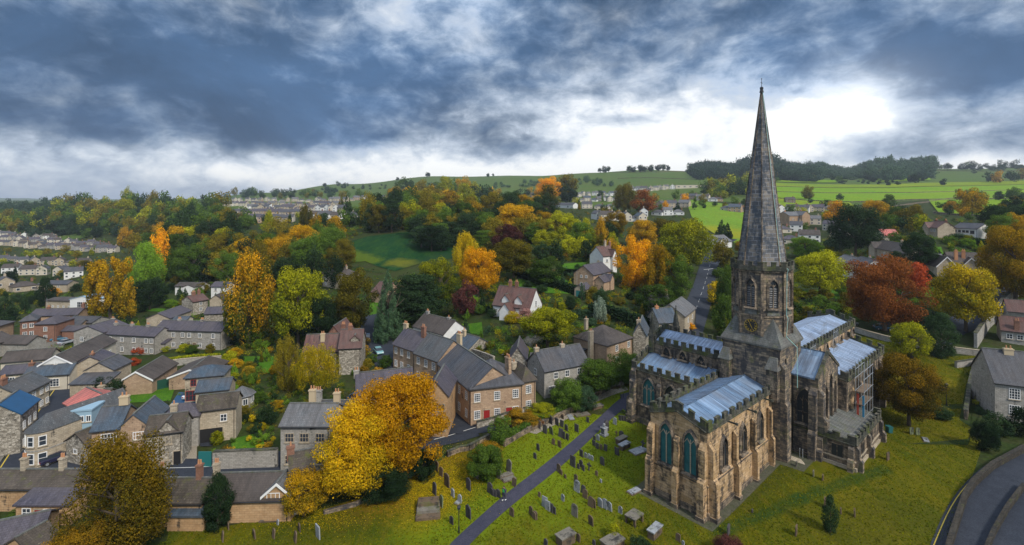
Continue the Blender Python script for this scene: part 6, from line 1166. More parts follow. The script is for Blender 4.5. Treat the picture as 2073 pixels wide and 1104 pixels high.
T(1732, 408, 522, 92, 'dark', 'round', 'tall dark pine with bare pale trunk'); T(1692, 409, 462, 42, 'gold', 'round', 'golden tree left of the tall pine'); T(1768, 404, 462, 62, 'amber', 'round', 'amber tree right of the tall pine'); T(1862, 468, 545, 56, 'dark', 'round', 'dark tree below the red roofed hillside house'); T(1630, 478, 522, 56, 'lime', 'round', 'lime green tree right of the spire base'); T(1700, 470, 512, 44, 'bluegreen', 'round', 'dark bluish tree beside the tall pine')
T(1464, 482, 545, 42, 'olive', 'round', 'thin olive tree in the road bend'); T(1452, 563, 618, 40, 'yellow', 'bush', 'yellow bush left of the tower'); T(1476, 540, 650, 58, 'green', 'tall', 'dark green tree hard against the tower'); T(1466, 600, 682, 40, 'green', 'round', 'green tree behind the north transept'); T(1502, 483, 515, 30, 'amber', 'round', 'amber tree behind the spire base')
T(1461, 445, 484, 26, 'dark', 'cone', 'dark conifer left of its twin in the pasture corner'); T(1473, 450, 484, 20, 'dark', 'cone', 'dark conifer right of its twin in the pasture corner'); T(1395, 652, 668, 24, 'gold', 'bush', 'small golden bush on the roadside by the transept')
T(981, 893, 968, 80, 'green', 'bush', 'dark rounded bush with rusty top inside the churchyard'); T(990, 890, 940, 60, 'brown', 'bush', 'rusty top growth of the churchyard bush'); T(1012, 842, 898, 48, 'green', 'round', 'small green tree at the churchyard edge')
T(1150, 757, 828, 72, 'green', 'bush', 'green tree in front of the long grey house'); T(1208, 722, 792, 84, 'green', 'bush', 'broad green tree before the square pink house'); T(1262, 700, 772, 70, 'green', 'bush', 'green tree left of the side chapel'); T(1095, 815, 845, 62, 'yelgreen', 'bush', 'yellow green shrub beside the churchyard wall'); T(1180, 775, 830, 60, 'bluegreen', 'bush', 'deep green shrub along the churchyard hedge'); T(1055, 828, 862, 70, 'brown', 'bush', 'russet hedge shrub below the pink stone house')
T(1996, 843, 912, 50, 'dark', 'bush', 'large clipped dark ball tree by the road'); T(2020, 828, 880, 44, 'dark', 'bush', 'clipped dark ball tree behind the largest one'); T(2066, 820, 885, 42, 'dark', 'bush', 'clipped dark ball tree before the sash windowed house')
T(1681, 1008, 1078, 32, 'dark', 'column', 'ivy covered stump between two headstones'); T(1476, 1082, 1130, 60, 'copper', 'bush', 'purple spiky shrub at the bottom edge'); T(1296, 1082, 1125, 46, 'dark', 'bush', 'dark bush beside the chest tomb at the bottom'); T(1243, 1058, 1092, 28, 'yelgreen', 'bush', 'light green sapling growing out of a broken tomb'); T(1903, 822, 848, 40, 'dark', 'bush', 'low dark shrub beside the yellow flower tub'); T(1912, 836, 848, 20, 'yellow', 'bush', 'round yellow flowering bush by the path')
T(1968, 380, 436, 46, 'amber', 'round', 'amber tree on the slope above the white house'); T(2025, 412, 472, 68, 'dark', 'round', 'dark green tree mass on the right slope'); T(1836, 420, 462, 48, 'olive', 'round', 'olive tree left of the red roofed hillside house'); T(1925, 405, 430, 24, 'dark', 'round', 'small dark tree on the open slope'); T(1635, 375, 404, 22, 'olive', 'round', 'lone olive tree in the pasture right of the spire'); T(1910, 362, 376, 13, 'dark', 'round', 'lone dark tree in the right pastures')
T(1988, 520, 560, 60, 'amber', 'bush', 'amber shrubs beside the gabled pair'); T(1940, 470, 492, 40, 'dark', 'bush', 'hedge below the long white house'); T(1980, 480, 495, 46, 'dark', 'bush', 'right hedge below the long white house'); T(1800, 395, 425, 26, 'green', 'round', 'green tree at the pasture edge right of the amber one')
T(1012, 455, 500, 50, 'dark', 'round', 'dark tree left of the copper beech'); T(150, 598, 622, 22, 'copper', 'bush', 'dark red shrub near the glazed gable'); T(108, 578, 602, 24, 'gold', 'bush', 'orange shrub on the left beyond the brick houses'); T(92, 565, 620, 34, 'dark', 'column', 'tall dark conifer on the left beside the orange shrub'); T(10, 590, 650, 40, 'dark', 'cone', 'dark conifer at the left edge')
T(290, 698, 716, 34, 'red', 'bush', 'scarlet orange shrub in front of the terrace'); T(270, 722, 740, 24, 'red', 'bush', 'crimson shrub below the scarlet one'); T(1063, 622, 655, 38, 'pinkish', 'bush', 'dusky pink bush beside the cottage pair'); T(1035, 626, 655, 32, 'yellow', 'bush', 'yellow bush in front of the cottage pair'); T(1215, 605, 655, 30, 'grey', 'tall', 'silvery shrub in the middle gardens')
T(205, 758, 800, 40, 'dark', 'bush', 'dark bush on the street beside the bungalow'); T(235, 765, 808, 34, 'dark', 'bush', 'dark hedge bush left of the lawn'); T(440, 868, 900, 26, 'yelgreen', 'bush', 'yellow green clipped bush in the walled garden'); T(541, 815, 860, 40, 'dark', 'bush', 'dark shrub behind the walled garden'); T(520, 852, 878, 22, 'dark', 'bush', 'round dark topiary ball in the walled garden')
# gardens: shrubs of every size
GZ = [((455, 690), (560, 830), 34, (14, 34), ['green', 'olive', 'yelgreen', 'lime', 'amber', 'dark'], 'shrub in the gardens below the orange beech'), ((480, 840), (555, 905), 16, (10, 22), ['green', 'lime', 'dark', 'olive', 'yellow'], 'shrub in the walled garden left of the manor'),
      ((430, 895), (545, 922), 9, (10, 20), ['yellow', 'lime', 'rust', 'green', 'brown'], 'low shrub along the front of the walled garden'), ((320, 690), (450, 720), 12, (18, 34), ['green', 'olive', 'yelgreen', 'dark'], 'shrub in the terrace front gardens'), ((1085, 590), (1200, 660), 14, (14, 30), ['green', 'olive', 'dark', 'yelgreen', 'bluegreen'], 'shrub in the gardens left of the silvery one'),
      ((1190, 600), (1330, 665), 24, (16, 36), ['dark', 'green', 'bluegreen', 'olive', 'dark'], 'bush in the deep green gardens left of the church'), ((940, 600), (1010, 700), 14, (14, 30), ['green', 'dark', 'lime', 'bluegreen'], 'shrub around the small lawn in the middle'), ((960, 690), (1090, 725), 12, (12, 24), ['green', 'lime', 'yelgreen', 'olive'], 'shrub along the gravel drive'),
      ((1130, 500), (1220, 560), 14, (12, 24), ['green', 'dark', 'brown', 'bluegreen'], 'shrub beside the upper lawn'), ((1040, 560), (1160, 600), 8, (12, 22), ['green', 'dark', 'bluegreen'], 'shrub along the dark hedge'), ((690, 700), (790, 780), 14, (20, 42), ['dark', 'green', 'olive', 'brown'], 'bush below the red tiled farmhouse'), ((560, 650), (700, 690), 10, (20, 44), ['dark', 'green', 'dark'], 'dark bush in the shadow behind the farmhouse'),
      ((300, 560), (450, 625), 22, (14, 28), ['green', 'lime', 'olive', 'dark'], 'shrub among the houses above the terrace'), ((0, 510), (200, 545), 30, (10, 20), ['green', 'dark', 'olive', 'yelgreen'], 'garden tree between the rows of the left estate'), ((0, 545), (180, 640), 26, (16, 36), ['dark', 'green', 'olive', 'dark'], 'tree below the left estate'),
      ((150, 630), (290, 665), 10, (14, 24), ['green', 'dark', 'yelgreen'], 'shrub under the amber poplars'), ((60, 660), (160, 700), 8, (14, 22), ['yelgreen', 'yellow', 'green'], 'hedge shrub around the small car park'), ((100, 700), (220, 760), 6, (12, 20), ['green', 'yelgreen', 'dark'], 'shrub beside the left street'),
      ((1445, 620), (1475, 690), 7, (18, 36), ['green', 'dark', 'yelgreen'], 'shrub between the road and the tower'), ((1590, 600), (1700, 660), 16, (18, 36), ['green', 'yelgreen', 'olive', 'lime'], 'shrub right of the tower'), ((1700, 590), (1760, 650), 6, (20, 40), ['rust', 'green', 'olive'], 'shrub below the rusty red tree'), ((1600, 500), (1700, 560), 16, (18, 36), ['green', 'lime', 'dark', 'olive', 'yelgreen'], 'shrub among the houses right of the spire'),
      ((1750, 480), (1900, 540), 18, (16, 34), ['dark', 'green', 'olive', 'lime'], 'bush around the hillside houses at right'), ((1890, 490), (2073, 530), 16, (16, 32), ['green', 'dark', 'yelgreen', 'lime'], 'shrub below the long white house'), ((1880, 540), (1990, 600), 10, (18, 34), ['green', 'dark', 'lime'], 'shrub in front of the gabled pair'), ((1960, 750), (2020, 845), 14, (12, 22), ['green', 'dark', 'yelgreen', 'olive'], 'plant in the enclosed garden at right'),
      ((1080, 820), (1260, 790), 0, (12, 20), ['green'], 'x'), ((0, 1040), (60, 1085), 6, (20, 36), ['green', 'dark', 'brown'], 'shrub in the yard at the bottom left'), ((480, 1020), (560, 1045), 5, (24, 40), ['dark', 'green', 'brown'], 'bush in front of the almshouse row'), ((1448, 560), (1475, 640), 5, (16, 30), ['green', 'dark', 'yelgreen'], 'roadside shrub near the tower'), ((1500, 600), (1510, 650), 0, (10, 20), ['green'], 'x'),
      ((430, 770), (560, 850), 12, (16, 30), ['green', 'olive', 'dark'], 'shrub behind the garden pavilion'), ((1010, 845), (1100, 865), 5, (14, 26), ['brown', 'green', 'rust'], 'hedge plant by the pink stone house')]
REQ = []
def scatter(zone, n_, wr, pals, base, shapes, hr=1.0, mind=.55, rng=None, group=None):
    (x0, y0), (x1, y1) = zone; pts = []; k = 0
    while len(pts) < n_ and k < n_ * 30:
        k += 1; x, y = rng.uniform(x0, x1), rng.uniform(min(y0, y1), max(y0, y1)); w = rng.uniform(*wr)
        if all(abs(x - a) > mind * min(w, c) or abs(y - b) > mind * .5 * min(w, c) for a, b, c in pts):
            if any(abs(x - hx) < hw and abs(y - hy) < 10 for hx, hy, hw in BLK): continue
            pts.append((x, y, w))
    for x, y, w in pts:
        pal = rng.choice(pals); sh = rng.choice(shapes); p = at(x, y); m = p.y / F; sc_ = {'cone': .55, 'tall': .75, 'column': .5}.get(sh, 1); nm = {'bush': 'shrub', 'cone': 'conifer'}.get(sh, 'tree')
        lb = base.replace('shrub', nm).replace('bush', nm) if nm == 'conifer' else base
        REQ.append((w, p, w * m * hr * rng.uniform(.8, 1.15) * (1.3 if sh in ('cone', 'column') else 1), w * m * sc_, pal, sh, CNAME[pal] + ' ' + lb, x, group))
BLK = [(885, 800, 40), (760, 700, 25), (785, 725, 20), (400, 800, 14), (385, 880, 20), (120, 690, 12)]
rng = random.Random(11)
for a, b, n_, wr, pals, base in GZ:
    if n_: scatter((a, b), n_, wr, pals, base, ['bush', 'bush', 'bush', 'cone'] if 'dark' in pals else ['bush'], .85, .45, rng, 'garden shrubs and bushes')
WZ = [((455, 455), (700, 520), 16, (38, 54), ['green', 'olive', 'yelgreen', 'dark', 'amber'], 'tree between the hillside village and the orange beech', ['round', 'tall']), ((-10, 446), (110, 476), 40, (20, 28), ['olive', 'green', 'dark', 'green', 'olive', 'yelgreen'], 'tree in the far left wood', ['round', 'tall']), ((110, 426), (260, 476), 52, (26, 38), ['olive', 'green', 'yelgreen', 'dark', 'olive'], 'tree in the long wood above the left estate', ['round', 'tall']),
      ((250, 424), (450, 478), 71, (26, 40), ['olive', 'green', 'yelgreen', 'dark', 'green'], 'tree in the right half of the long left wood', ['round', 'tall']), ((60, 474), (260, 484), 18, (20, 28), ['green', 'dark', 'bluegreen'], 'low tree at the foot of the left wood', ['round', 'bush']),
      ((340, 500), (470, 575), 24, (50, 74), ['dark', 'green', 'olive', 'dark', 'green'], 'tree in the dark wood left of the orange beech', ['round', 'tall']), ((340, 505), (470, 530), 7, (44, 60), ['amber', 'yelgreen', 'olive'], 'tree crowning the wood behind the orange beech', ['round']), ((460, 535), (700, 590), 27, (52, 72), ['dark', 'green', 'olive', 'green'], 'large tree in the wood above the orange beech', ['round', 'tall']),
      ((450, 535), (640, 565), 9, (60, 84), ['amber', 'olive', 'brown', 'green'], 'broad tree at the top of the central left wood', ['round']), ((250, 485), (345, 520), 13, (30, 44), ['green', 'olive', 'dark', 'brown'], 'tree around the narrow golden one', ['round', 'tall']),
      ((745, 435), (830, 472), 13, (44, 60), ['dark', 'green', 'dark', 'olive'], 'dark tree behind the green field', ['round', 'tall']), ((830, 430), (960, 480), 27, (38, 58), ['dark', 'olive', 'amber', 'green', 'dark', 'yelgreen', 'green'], 'tree in the wood right of the green field', ['round']), ((850, 480), (1000, 520), 18, (44, 60), ['dark', 'dark', 'olive', 'green'], 'tree on the dark edge beyond the field', ['round', 'cedar']),
      ((980, 430), (1110, 500), 20, (44, 64), ['dark', 'olive', 'amber', 'green'], 'tree in the central woods', ['round']), ((1080, 486), (1250, 535), 24, (36, 50), ['amber', 'olive', 'green', 'yelgreen', 'dark'], 'tree in the woods below the upper town', ['round', 'tall']), ((800, 400), (1000, 432), 31, (30, 44), ['yelgreen', 'amber', 'olive', 'green', 'dark'], 'tree on the crest above the field', ['round']),
      ((440, 398), (740, 404), 24, (12, 20), ['dark', 'green', 'bluegreen', 'olive'], 'tiny tree behind the hillside village', ['round']), ((470, 425), (740, 462), 20, (14, 26), ['green', 'olive', 'dark', 'amber', 'yelgreen'], 'tree among the hillside village houses', ['round', 'cone']), ((690, 440), (740, 465), 7, (24, 34), ['dark', 'green'], 'tree right of the hillside village', ['round', 'cone']),
      ((1000, 392), (1160, 402), 10, (12, 20), ['dark', 'green', 'olive', 'amber'], 'small tree below the middle hill', ['round']), ((1160, 400), (1300, 440), 12, (10, 18), ['green', 'dark', 'olive', 'amber', 'yelgreen'], 'tree among the upper town houses', ['round', 'cone']), ((1260, 396), (1420, 430), 14, (10, 20), ['green', 'dark', 'olive', 'amber', 'gold'], 'tree between the upper town and the pasture', ['round', 'tall']),
      ((1425, 385), (1530, 402), 21, (22, 36), ['yelgreen', 'green', 'olive', 'green', 'dark'], 'tree in the copse left of the spire', ['round']), ((1420, 408), (1520, 428), 9, (10, 18), ['green', 'dark', 'olive'], 'small tree near houses left of the spire', ['round']), ((1585, 408), (1700, 470), 12, (12, 26), ['green', 'olive', 'dark', 'yelgreen'], 'tree among the houses beyond the spire', ['round']),
      ((1780, 440), (1870, 480), 15, (26, 44), ['olive', 'green', 'dark', 'yelgreen'], 'tree on the slope left of the hillside houses', ['round']), ((1900, 405), (2073, 450), 24, (14, 28), ['olive', 'dark', 'brown', 'green'], 'scattered tree on the right hill slope', ['round', 'bush']), ((2020, 440), (2090, 500), 10, (40, 60), ['olive', 'dark', 'amber', 'green'], 'tree beside the tall amber one', ['round']),
      ((1560, 360), (1880, 372), 18, (10, 20), ['dark', 'olive', 'green'], 'tiny hedge tree below the far wood', ['round', 'bush']), ((1880, 338), (2073, 346), 13, (10, 18), ['dark', 'green'], 'tiny tree on the right skyline', ['round']), ((2000, 366), (2073, 374), 6, (14, 26), ['dark', 'brown'], 'small tree by the upper right pasture', ['round'])]
for a, b, n_, wr, pals, base, shs in WZ: scatter((a, b), n_, wr, pals, base, shs, 1.05, .36, rng, 'trees of the woods and gardens')
for px, py, s in ((658, 379, 9), (684, 377, 11), (805, 366, 8), (866, 359, 11), (988, 358, 8), (998, 357, 6), (1215, 348, 10), (1224, 350, 14), (1232, 347, 12), (1275, 349, 14), (1283, 349, 12), (1296, 349, 16), (1306, 349, 13), (1318, 348, 15), (1332, 347, 14), (1341, 346, 14), (1352, 346, 12)):
    p = at(px, py); m = p.y / F; tree_at(p, s * m * .95, s * m, 'dark', 'bush' if s < 12 else 'round', 'bare dark tree on the skyline of the hill', px, 'skyline trees')
bs = sorted([r for r in REQ if r[5] == 'bush'], key=lambda r: -r[0]); nbs = sum(1 for o in C.objects if o.parent is None and o.name.split('.')[0] == 'shrub'); drop = bs[292 - nbs:]; dq = set(map(id, drop)); REQ = [r for r in REQ if id(r) not in dq]
BL = ('round', 'tall', 'spread', 'willow'); nb_ = sum(1 for o in C.objects if o.parent is None and o.name.split('.')[0] == 'broadleaf_tree')
bl = sorted([r for r in REQ if r[5] in BL], key=lambda r: -r[0]); keep = bl[:296 - nb_]; rest = bl[296 - nb_:]
for r in [r for r in REQ if r[5] not in BL] + keep: tree_at(*r[1:6], r[6], r[7], r[8])
def stuff_trees(name, items, label):                    # smaller repeats merged into one object
    V = []; TN = []; MI = []; ps = sorted({r[4] for r in items})
    for k, r in enumerate(items):
        src = crown('round', 'L', k % 3); nv = len(src.vertices); co = np.empty(nv * 3, np.float32); src.vertices.foreach_get('co', co); co = co.reshape(-1, 3); tn = np.empty(nv // 4, np.float32); src.attributes['tint'].data.foreach_get('value', tn)
        n_ = 700 * 4; co = co[:n_]; p, h, w = r[1], r[2], r[3]; a = k * 1.7; c, s = math.cos(a), math.sin(a); q = co * [w, w, h]
        V.append(np.stack([q[:, 0] * c - q[:, 1] * s + p.x, q[:, 0] * s + q[:, 1] * c + p.y, q[:, 2] + p.z], 1)); TN.append(np.clip(tn[:700] + .25 * math.sin(k * 7.1), 0, 1.2)); MI.append(np.full(700, ps.index(r[4]), np.int32))
    V = np.concatenate(V); n4 = len(V) // 4; me = bpy.data.meshes.new(name); me.vertices.add(len(V)); me.vertices.foreach_set('co', V.astype(np.float32).ravel()); me.loops.add(n4 * 4); me.loops.foreach_set('vertex_index', np.arange(n4 * 4, dtype=np.int32)); me.polygons.add(n4)
    me.polygons.foreach_set('loop_start', np.arange(0, n4 * 4, 4, dtype=np.int32)); me.polygons.foreach_set('loop_total', np.full(n4, 4, np.int32)); me.attributes.new('tint', 'FLOAT', 'FACE').data.foreach_set('value', np.concatenate(TN))
    for x in ps: me.materials.append(PAL[x])
    me.polygons.foreach_set('material_index', np.concatenate(MI)); me.update(); o = bpy.data.objects.new(name, me); C.objects.link(o); tag(o, label, 'trees', kind='stuff')
stuff_trees('broadleaf_trees', rest, 'smaller autumn trees of the distant woods and gardens')
stuff_trees('shrubs', drop, 'smaller shrubs of the distant gardens')
# far woods that read as one mass
def wood(name, px0, py0, px1, py1, n_, hpx, pals, label, seed):
    rng = np.random.default_rng(seed); src = crown('round', 'L', seed % 3); nv = len(src.vertices); co = np.empty(nv * 3, np.float32); src.vertices.foreach_get('co', co); co = co.reshape(-1, 3); tn = np.empty(len(src.polygons), np.float32); src.attributes['tint'].data.foreach_get('value', tn)
    sel = slice(0, nv // 4 * 4 // 2); co = co[sel]; tn = tn[:len(co) // 4]
    V = []; TN = []
    for k in range(n_):
        t = rng.random(); px = px0 + (px1 - px0) * t; py = 3.0 * math.sin(px / 31.) + 2 * math.sin(px / 13. + 1) + py0 + (py1 - py0) * t + rng.uniform(-hpx * .7, hpx * .55); p = at(px, py); m = p.y / F; hv = 1 + .35 * math.sin(px / 47.) + .25 * math.sin(px / 19. + 2); w = hpx * m * rng.uniform(.9, 1.5); h = hv * hpx * m * rng.uniform(.65, 1.25); a = rng.uniform(0, 6.28)
        c, s = math.cos(a), math.sin(a); q = co * [w, w, h * 1.1]; V.append(np.stack([q[:, 0] * c - q[:, 1] * s + p.x, q[:, 0] * s + q[:, 1] * c + p.y, q[:, 2] - h * .15 + p.z], 1)); TN.append(np.clip(tn + rng.uniform(-.3, .3), 0, 1.2))
    V = np.concatenate(V); n4 = len(V) // 4; me = bpy.data.meshes.new(name); me.vertices.add(len(V)); me.vertices.foreach_set('co', V.astype(np.float32).ravel()); me.loops.add(n4 * 4); me.loops.foreach_set('vertex_index', np.arange(n4 * 4, dtype=np.int32)); me.polygons.add(n4)
    me.polygons.foreach_set('loop_start', np.arange(0, n4 * 4, 4, dtype=np.int32)); me.polygons.foreach_set('loop_total', np.full(n4, 4, np.int32)); a_ = me.attributes.new('tint', 'FLOAT', 'FACE'); a_.data.foreach_set('value', np.concatenate(TN)); me.update(); me.materials.append(PAL[pals])
    o = bpy.data.objects.new(name, me); C.objects.link(o); tag(o, label, 'wood', kind='stuff'); return o
wood('far_wood', 1400, 350, 1650, 356, 330, 22, 'bluegreen', 'dark distant wood along the ridge behind the spire', 1); wood('far_wood', 1600, 356, 1890, 352, 300, 20, 'bluegreen', 'hazy bluish wood along the ridge right of the spire', 2)
wood('far_wood', 1820, 340, 1885, 346, 40, 14, 'dark', 'dark wood block ending at the green hill', 3); wood('far_wood', 1960, 343, 2090, 338, 34, 10, 'dark', 'dark wood strip on the right skyline', 4); wood('far_wood', -60, 424, 130, 430, 70, 14, 'bluegreen', 'dark far wood before the blue hills', 5)
wood('far_wood', 1440, 392, 1530, 388, 60, 20, 'yelgreen', 'yellowing wood at the foot of the ridge left of the spire', 6); wood('far_hedge', 1700, 372, 1890, 366, 30, 7, 'dark', 'dark hedge line under the far wood', 7); wood('far_hedge', 480, 392, 900, 378, 60, 7, 'bluegreen', 'bluish hedge and copses above the hillside village', 8); wood('far_hedge', 1000, 376, 1240, 370, 50, 8, 'bluegreen', 'bluish copses at the foot of the middle hill', 9)
# undergrowth: the low scrub and garden planting nobody could count
g = np.random.default_rng(21); ng = np.array(NOGO); src = crown('bush', 'L', 1); co = np.empty(len(src.vertices) * 3, np.float32); src.vertices.foreach_get('co', co); co = co.reshape(-1, 3)[:150 * 4]; UN = {}
UZ = [(200, 480, 760, 720, 1500, 1.0, 3.6), (430, 690, 760, 860, 520, .6, 2.0), (700, 560, 1300, 720, 1500, .8, 3.0), (930, 500, 1400, 600, 800, 1.2, 4), (0, 470, 260, 640, 900, 1.0, 3.4), (1445, 500, 1480, 690, 160, 1, 3), (1590, 480, 2073, 650, 1400, 1, 3.6), (0, 640, 460, 760, 420, .6, 1.8), (300, 420, 1500, 490, 1500, 1.6, 4.5), (1960, 740, 2073, 850, 220, .5, 1.5), (250, 770, 560, 905, 420, .5, 1.5), (0, 700, 250, 860, 200, .5, 1.3), (1010, 700, 1290, 790, 260, .6, 1.8), (1700, 440, 2073, 500, 500, 1.2, 3.6)]
for x0, y0, x1, y1, n_, s0_, s1_ in UZ:
    for _ in range(n_):
        px, py = g.uniform(x0, x1), g.uniform(y0, y1)
        if 690 < px < 930 and 466 < py < 560 and abs((px - 810) / 118) ** 2 + abs((py - 508) / 44) ** 2 < 1: continue
        if 1385 < px < 1515 and 408 < py < 505 and py < 450 + (px - 1400) * .6: continue
        if px > 1560 and py < 430 + abs(px - 1800) * .03: continue
        p = at(px, py)
        if (np.hypot(ng[:, 0] - p.x, ng[:, 1] - p.y) < ng[:, 2]).any(): continue
        w = g.uniform(s0_, s1_); h = w * g.uniform(.5, .95); a = g.uniform(0, 6.28); c, s = math.cos(a), math.sin(a); q = co * [w, w, h]; pal = g.choice(['green', 'olive', 'dark', 'lime', 'yelgreen', 'bluegreen', 'brown'], p=[.26, .20, .20, .10, .12, .07, .05])
        UN.setdefault(pal, []).append(np.stack([q[:, 0] * c - q[:, 1] * s + p.x, q[:, 0] * s + q[:, 1] * c + p.y, q[:, 2] - .05 * h + p.z], 1))
ps = sorted(UN); V = np.concatenate([np.concatenate(UN[k]) for k in ps]); n4 = len(V) // 4; MI = np.concatenate([np.full(sum(len(z) for z in UN[k]) // 4, i, np.int32) for i, k in enumerate(ps)])
me = bpy.data.meshes.new('undergrowth'); me.vertices.add(len(V)); me.vertices.foreach_set('co', V.astype(np.float32).ravel()); me.loops.add(n4 * 4); me.loops.foreach_set('vertex_index', np.arange(n4 * 4, dtype=np.int32)); me.polygons.add(n4)
me.polygons.foreach_set('loop_start', np.arange(0, n4 * 4, 4, dtype=np.int32)); me.polygons.foreach_set('loop_total', np.full(n4, 4, np.int32)); me.attributes.new('tint', 'FLOAT', 'FACE').data.foreach_set('value', np.repeat(g.uniform(0, 1, n4 // 150 + 1), 150)[:n4].astype(np.float32) * .7 + g.uniform(0, .3, n4).astype(np.float32))
for x in ps: me.materials.append(PAL[x])
me.polygons.foreach_set('material_index', MI); me.update(); o = bpy.data.objects.new('undergrowth', me); C.objects.link(o); tag(o, 'low scrub and planting covering the gardens and wood floor', 'undergrowth', kind='stuff')
# ================================================================ walls, hedges, gates
WL = wall_line
WL('stone_wall', [(432, 950), (500, 947), (562, 945)], 2.6, .5, MT['grey'], 'tall grey stone wall along the front of the walled garden', cope=MT['parapet'])
WL('stone_wall', [(1020, 905), (1060, 880), (1180, 818), (1268, 774)], .8, .4, MT['church_grey'], 'low mossy wall along the top edge of the churchyard', cope=MT['church_dark'])
WL('stone_wall', [(905, 926), (930, 915), (950, 912), (990, 890)], .8, .4, MT['church_grey'], 'stone wall at the churchyard corner by the road', cope=MT['parapet'])
WL('stone_wall', [(655, 1042), (720, 1025), (800, 985), (880, 935)], .5, .4, MT['church_dark'], 'sunken wall edge curving below the golden tree')
WL('stone_wall', [(1900, 1200), (1925, 1104), (1955, 1010), (1972, 985), (2010, 950), (2073, 915), (2120, 895)], 0.9, .4, MT['wall_dark'], 'dark stone retaining wall along the curving road', cope=MT['wall_dark'])
WL('stone_wall', [(1985, 1150), (2012, 1085), (2040, 1035), (2073, 990)], .7, .3, MT['wall_dark'], 'low wall on the outer side of the curving road', cope=MT['wall_dark'])
WL('stone_wall', [(1935, 745), (2000, 735), (2020, 725)], 1.3, .5, MT['grey'], 'stone wall between churchyard and right hand gardens', cope=MT['parapet'])
WL('stone_wall', [(1978, 745), (1968, 770), (1962, 800), (1955, 850)], 1.6, .5, MT['church_dark'], 'wall of the enclosed garden at right', cope=MT['parapet'])
WL('stone_wall', [(1730, 672), (1790, 690), (1840, 702), (1935, 715), (1990, 722)], 1.3, .45, MT['grey'], 'long churchyard wall behind the nave with pale coping', cope=MT['buff'])
WL('stone_wall', [(1975, 705), (2000, 665), (2030, 630), (2060, 600)], 3.6, .6, MT['grey'], 'high grey wall climbing beside the lane at right', cope=MT['parapet'])
WL('stone_wall', [(965, 868), (1000, 858), (1060, 838), (1085, 826)], 1.1, .4, MT['rubble'], 'garden wall in front of the pink stone corner house', cope=MT['parapet'])
WL('stone_wall', [(330, 745), (395, 737), (448, 733)], 1.5, .4, MT['grey'], 'garden wall below the terrace lawns', cope=MT['buff'])
WL('stone_wall', [(1250, 785), (1262, 780)], .8, .4, MT['rubble'], 'short wall stub beside the path head')
WL('stone_wall', [(870, 745), (940, 720), (1000, 742)], 2.2, .5, MT['rubble'], 'curved rubble wall behind the pink stone row')
WL('garden_fence', [(262, 800), (310, 792), (378, 776)], 2.0, .15, MT['green_door'], 'dark green fence behind the bright lawn', 'fence'); WL('garden_fence', [(378, 845), (400, 843)], 1.8, .12, MT['wood'], 'brown board fence across the drive', 'fence')
WL('gate', [(402, 946), (428, 946)], 2.3, .1, MT['teal'], 'tall teal boarded gate closing the drive', 'gate')
def hedge(pts, h, w, pal, label, seed=1):
    P = resample([Vector(at(*p)[:2]) for p in pts], w * .5); g = np.random.default_rng(seed); n_ = len(P) * 420; k = g.integers(0, len(P), n_); base = np.array([(p.x, p.y, float(hz(*p))) for p in P])[k]
    d = g.uniform(-1, 1, (n_, 3)); fc = g.integers(0, 3, n_); d[np.arange(n_), fc] = np.sign(d[np.arange(n_), fc]); d[:, 2] = abs(d[:, 2]); d *= (1 + .07 * g.normal(size=(n_, 1))); p = base + d * [w * .5, w * .5, h]
    nr_ = g.normal(size=(n_, 3)); a = np.cross(nr_, g.normal(size=(n_, 3))); a /= np.linalg.norm(a, axis=1)[:, None]; b = np.cross(nr_, a); b /= np.linalg.norm(b, axis=1)[:, None]; s = w * .09 + .08
    q = np.stack([p - a * s, p - b * s, p + a * s, p + b * s], 1).reshape(-1, 3); me = bpy.data.meshes.new('hedge'); me.vertices.add(len(q)); me.vertices.foreach_set('co', q.astype(np.float32).ravel()); me.loops.add(n_ * 4); me.loops.foreach_set('vertex_index', np.arange(n_ * 4, dtype=np.int32)); me.polygons.add(n_)
    me.polygons.foreach_set('loop_start', np.arange(0, n_ * 4, 4, dtype=np.int32)); me.polygons.foreach_set('loop_total', np.full(n_, 4, np.int32)); me.attributes.new('tint', 'FLOAT', 'FACE').data.foreach_set('value', g.uniform(0, 1, n_).astype(np.float32)); me.update(); me.materials.append(PAL[pal])
    o = bpy.data.objects.new('hedge', me); C.objects.link(o); autolabel(o, pts[0][0], label, 'hedge'); return o
hedge([(1045, 560), (1080, 570), (1120, 582), (1172, 598)], 2.4, 1.6, 'dark', 'long dark clipped hedge behind the cottage pair'); hedge([(1135, 558), (1168, 560)], 2.2, 1.5, 'dark', 'short dark hedge below the upper lawn')
hedge([(1025, 895), (1100, 852), (1180, 812), (1262, 772)], 1.1, 1.0, 'green', 'ivy green hedge along the churchyard walk'); hedge([(90, 684), (125, 680), (160, 676)], 1.6, 1.2, 'yellow', 'yellow hedge behind the small car park'); hedge([(1935, 490), (1990, 500)], 2.2, 2, 'dark', 'clipped hedge in front of the long white house')
hedge([(1205, 640), (1260, 655), (1300, 668)], 3.0, 3, 'dark', 'tall dark yew hedge left of the church'); hedge([(1100, 850), (1055, 868)], .9, .9, 'rust', 'rusty hedge under the pink stone house'); hedge([(340, 735), (395, 728), (440, 726)], 1.0, 1.0, 'yelgreen', 'light green hedge edging the terrace gardens')
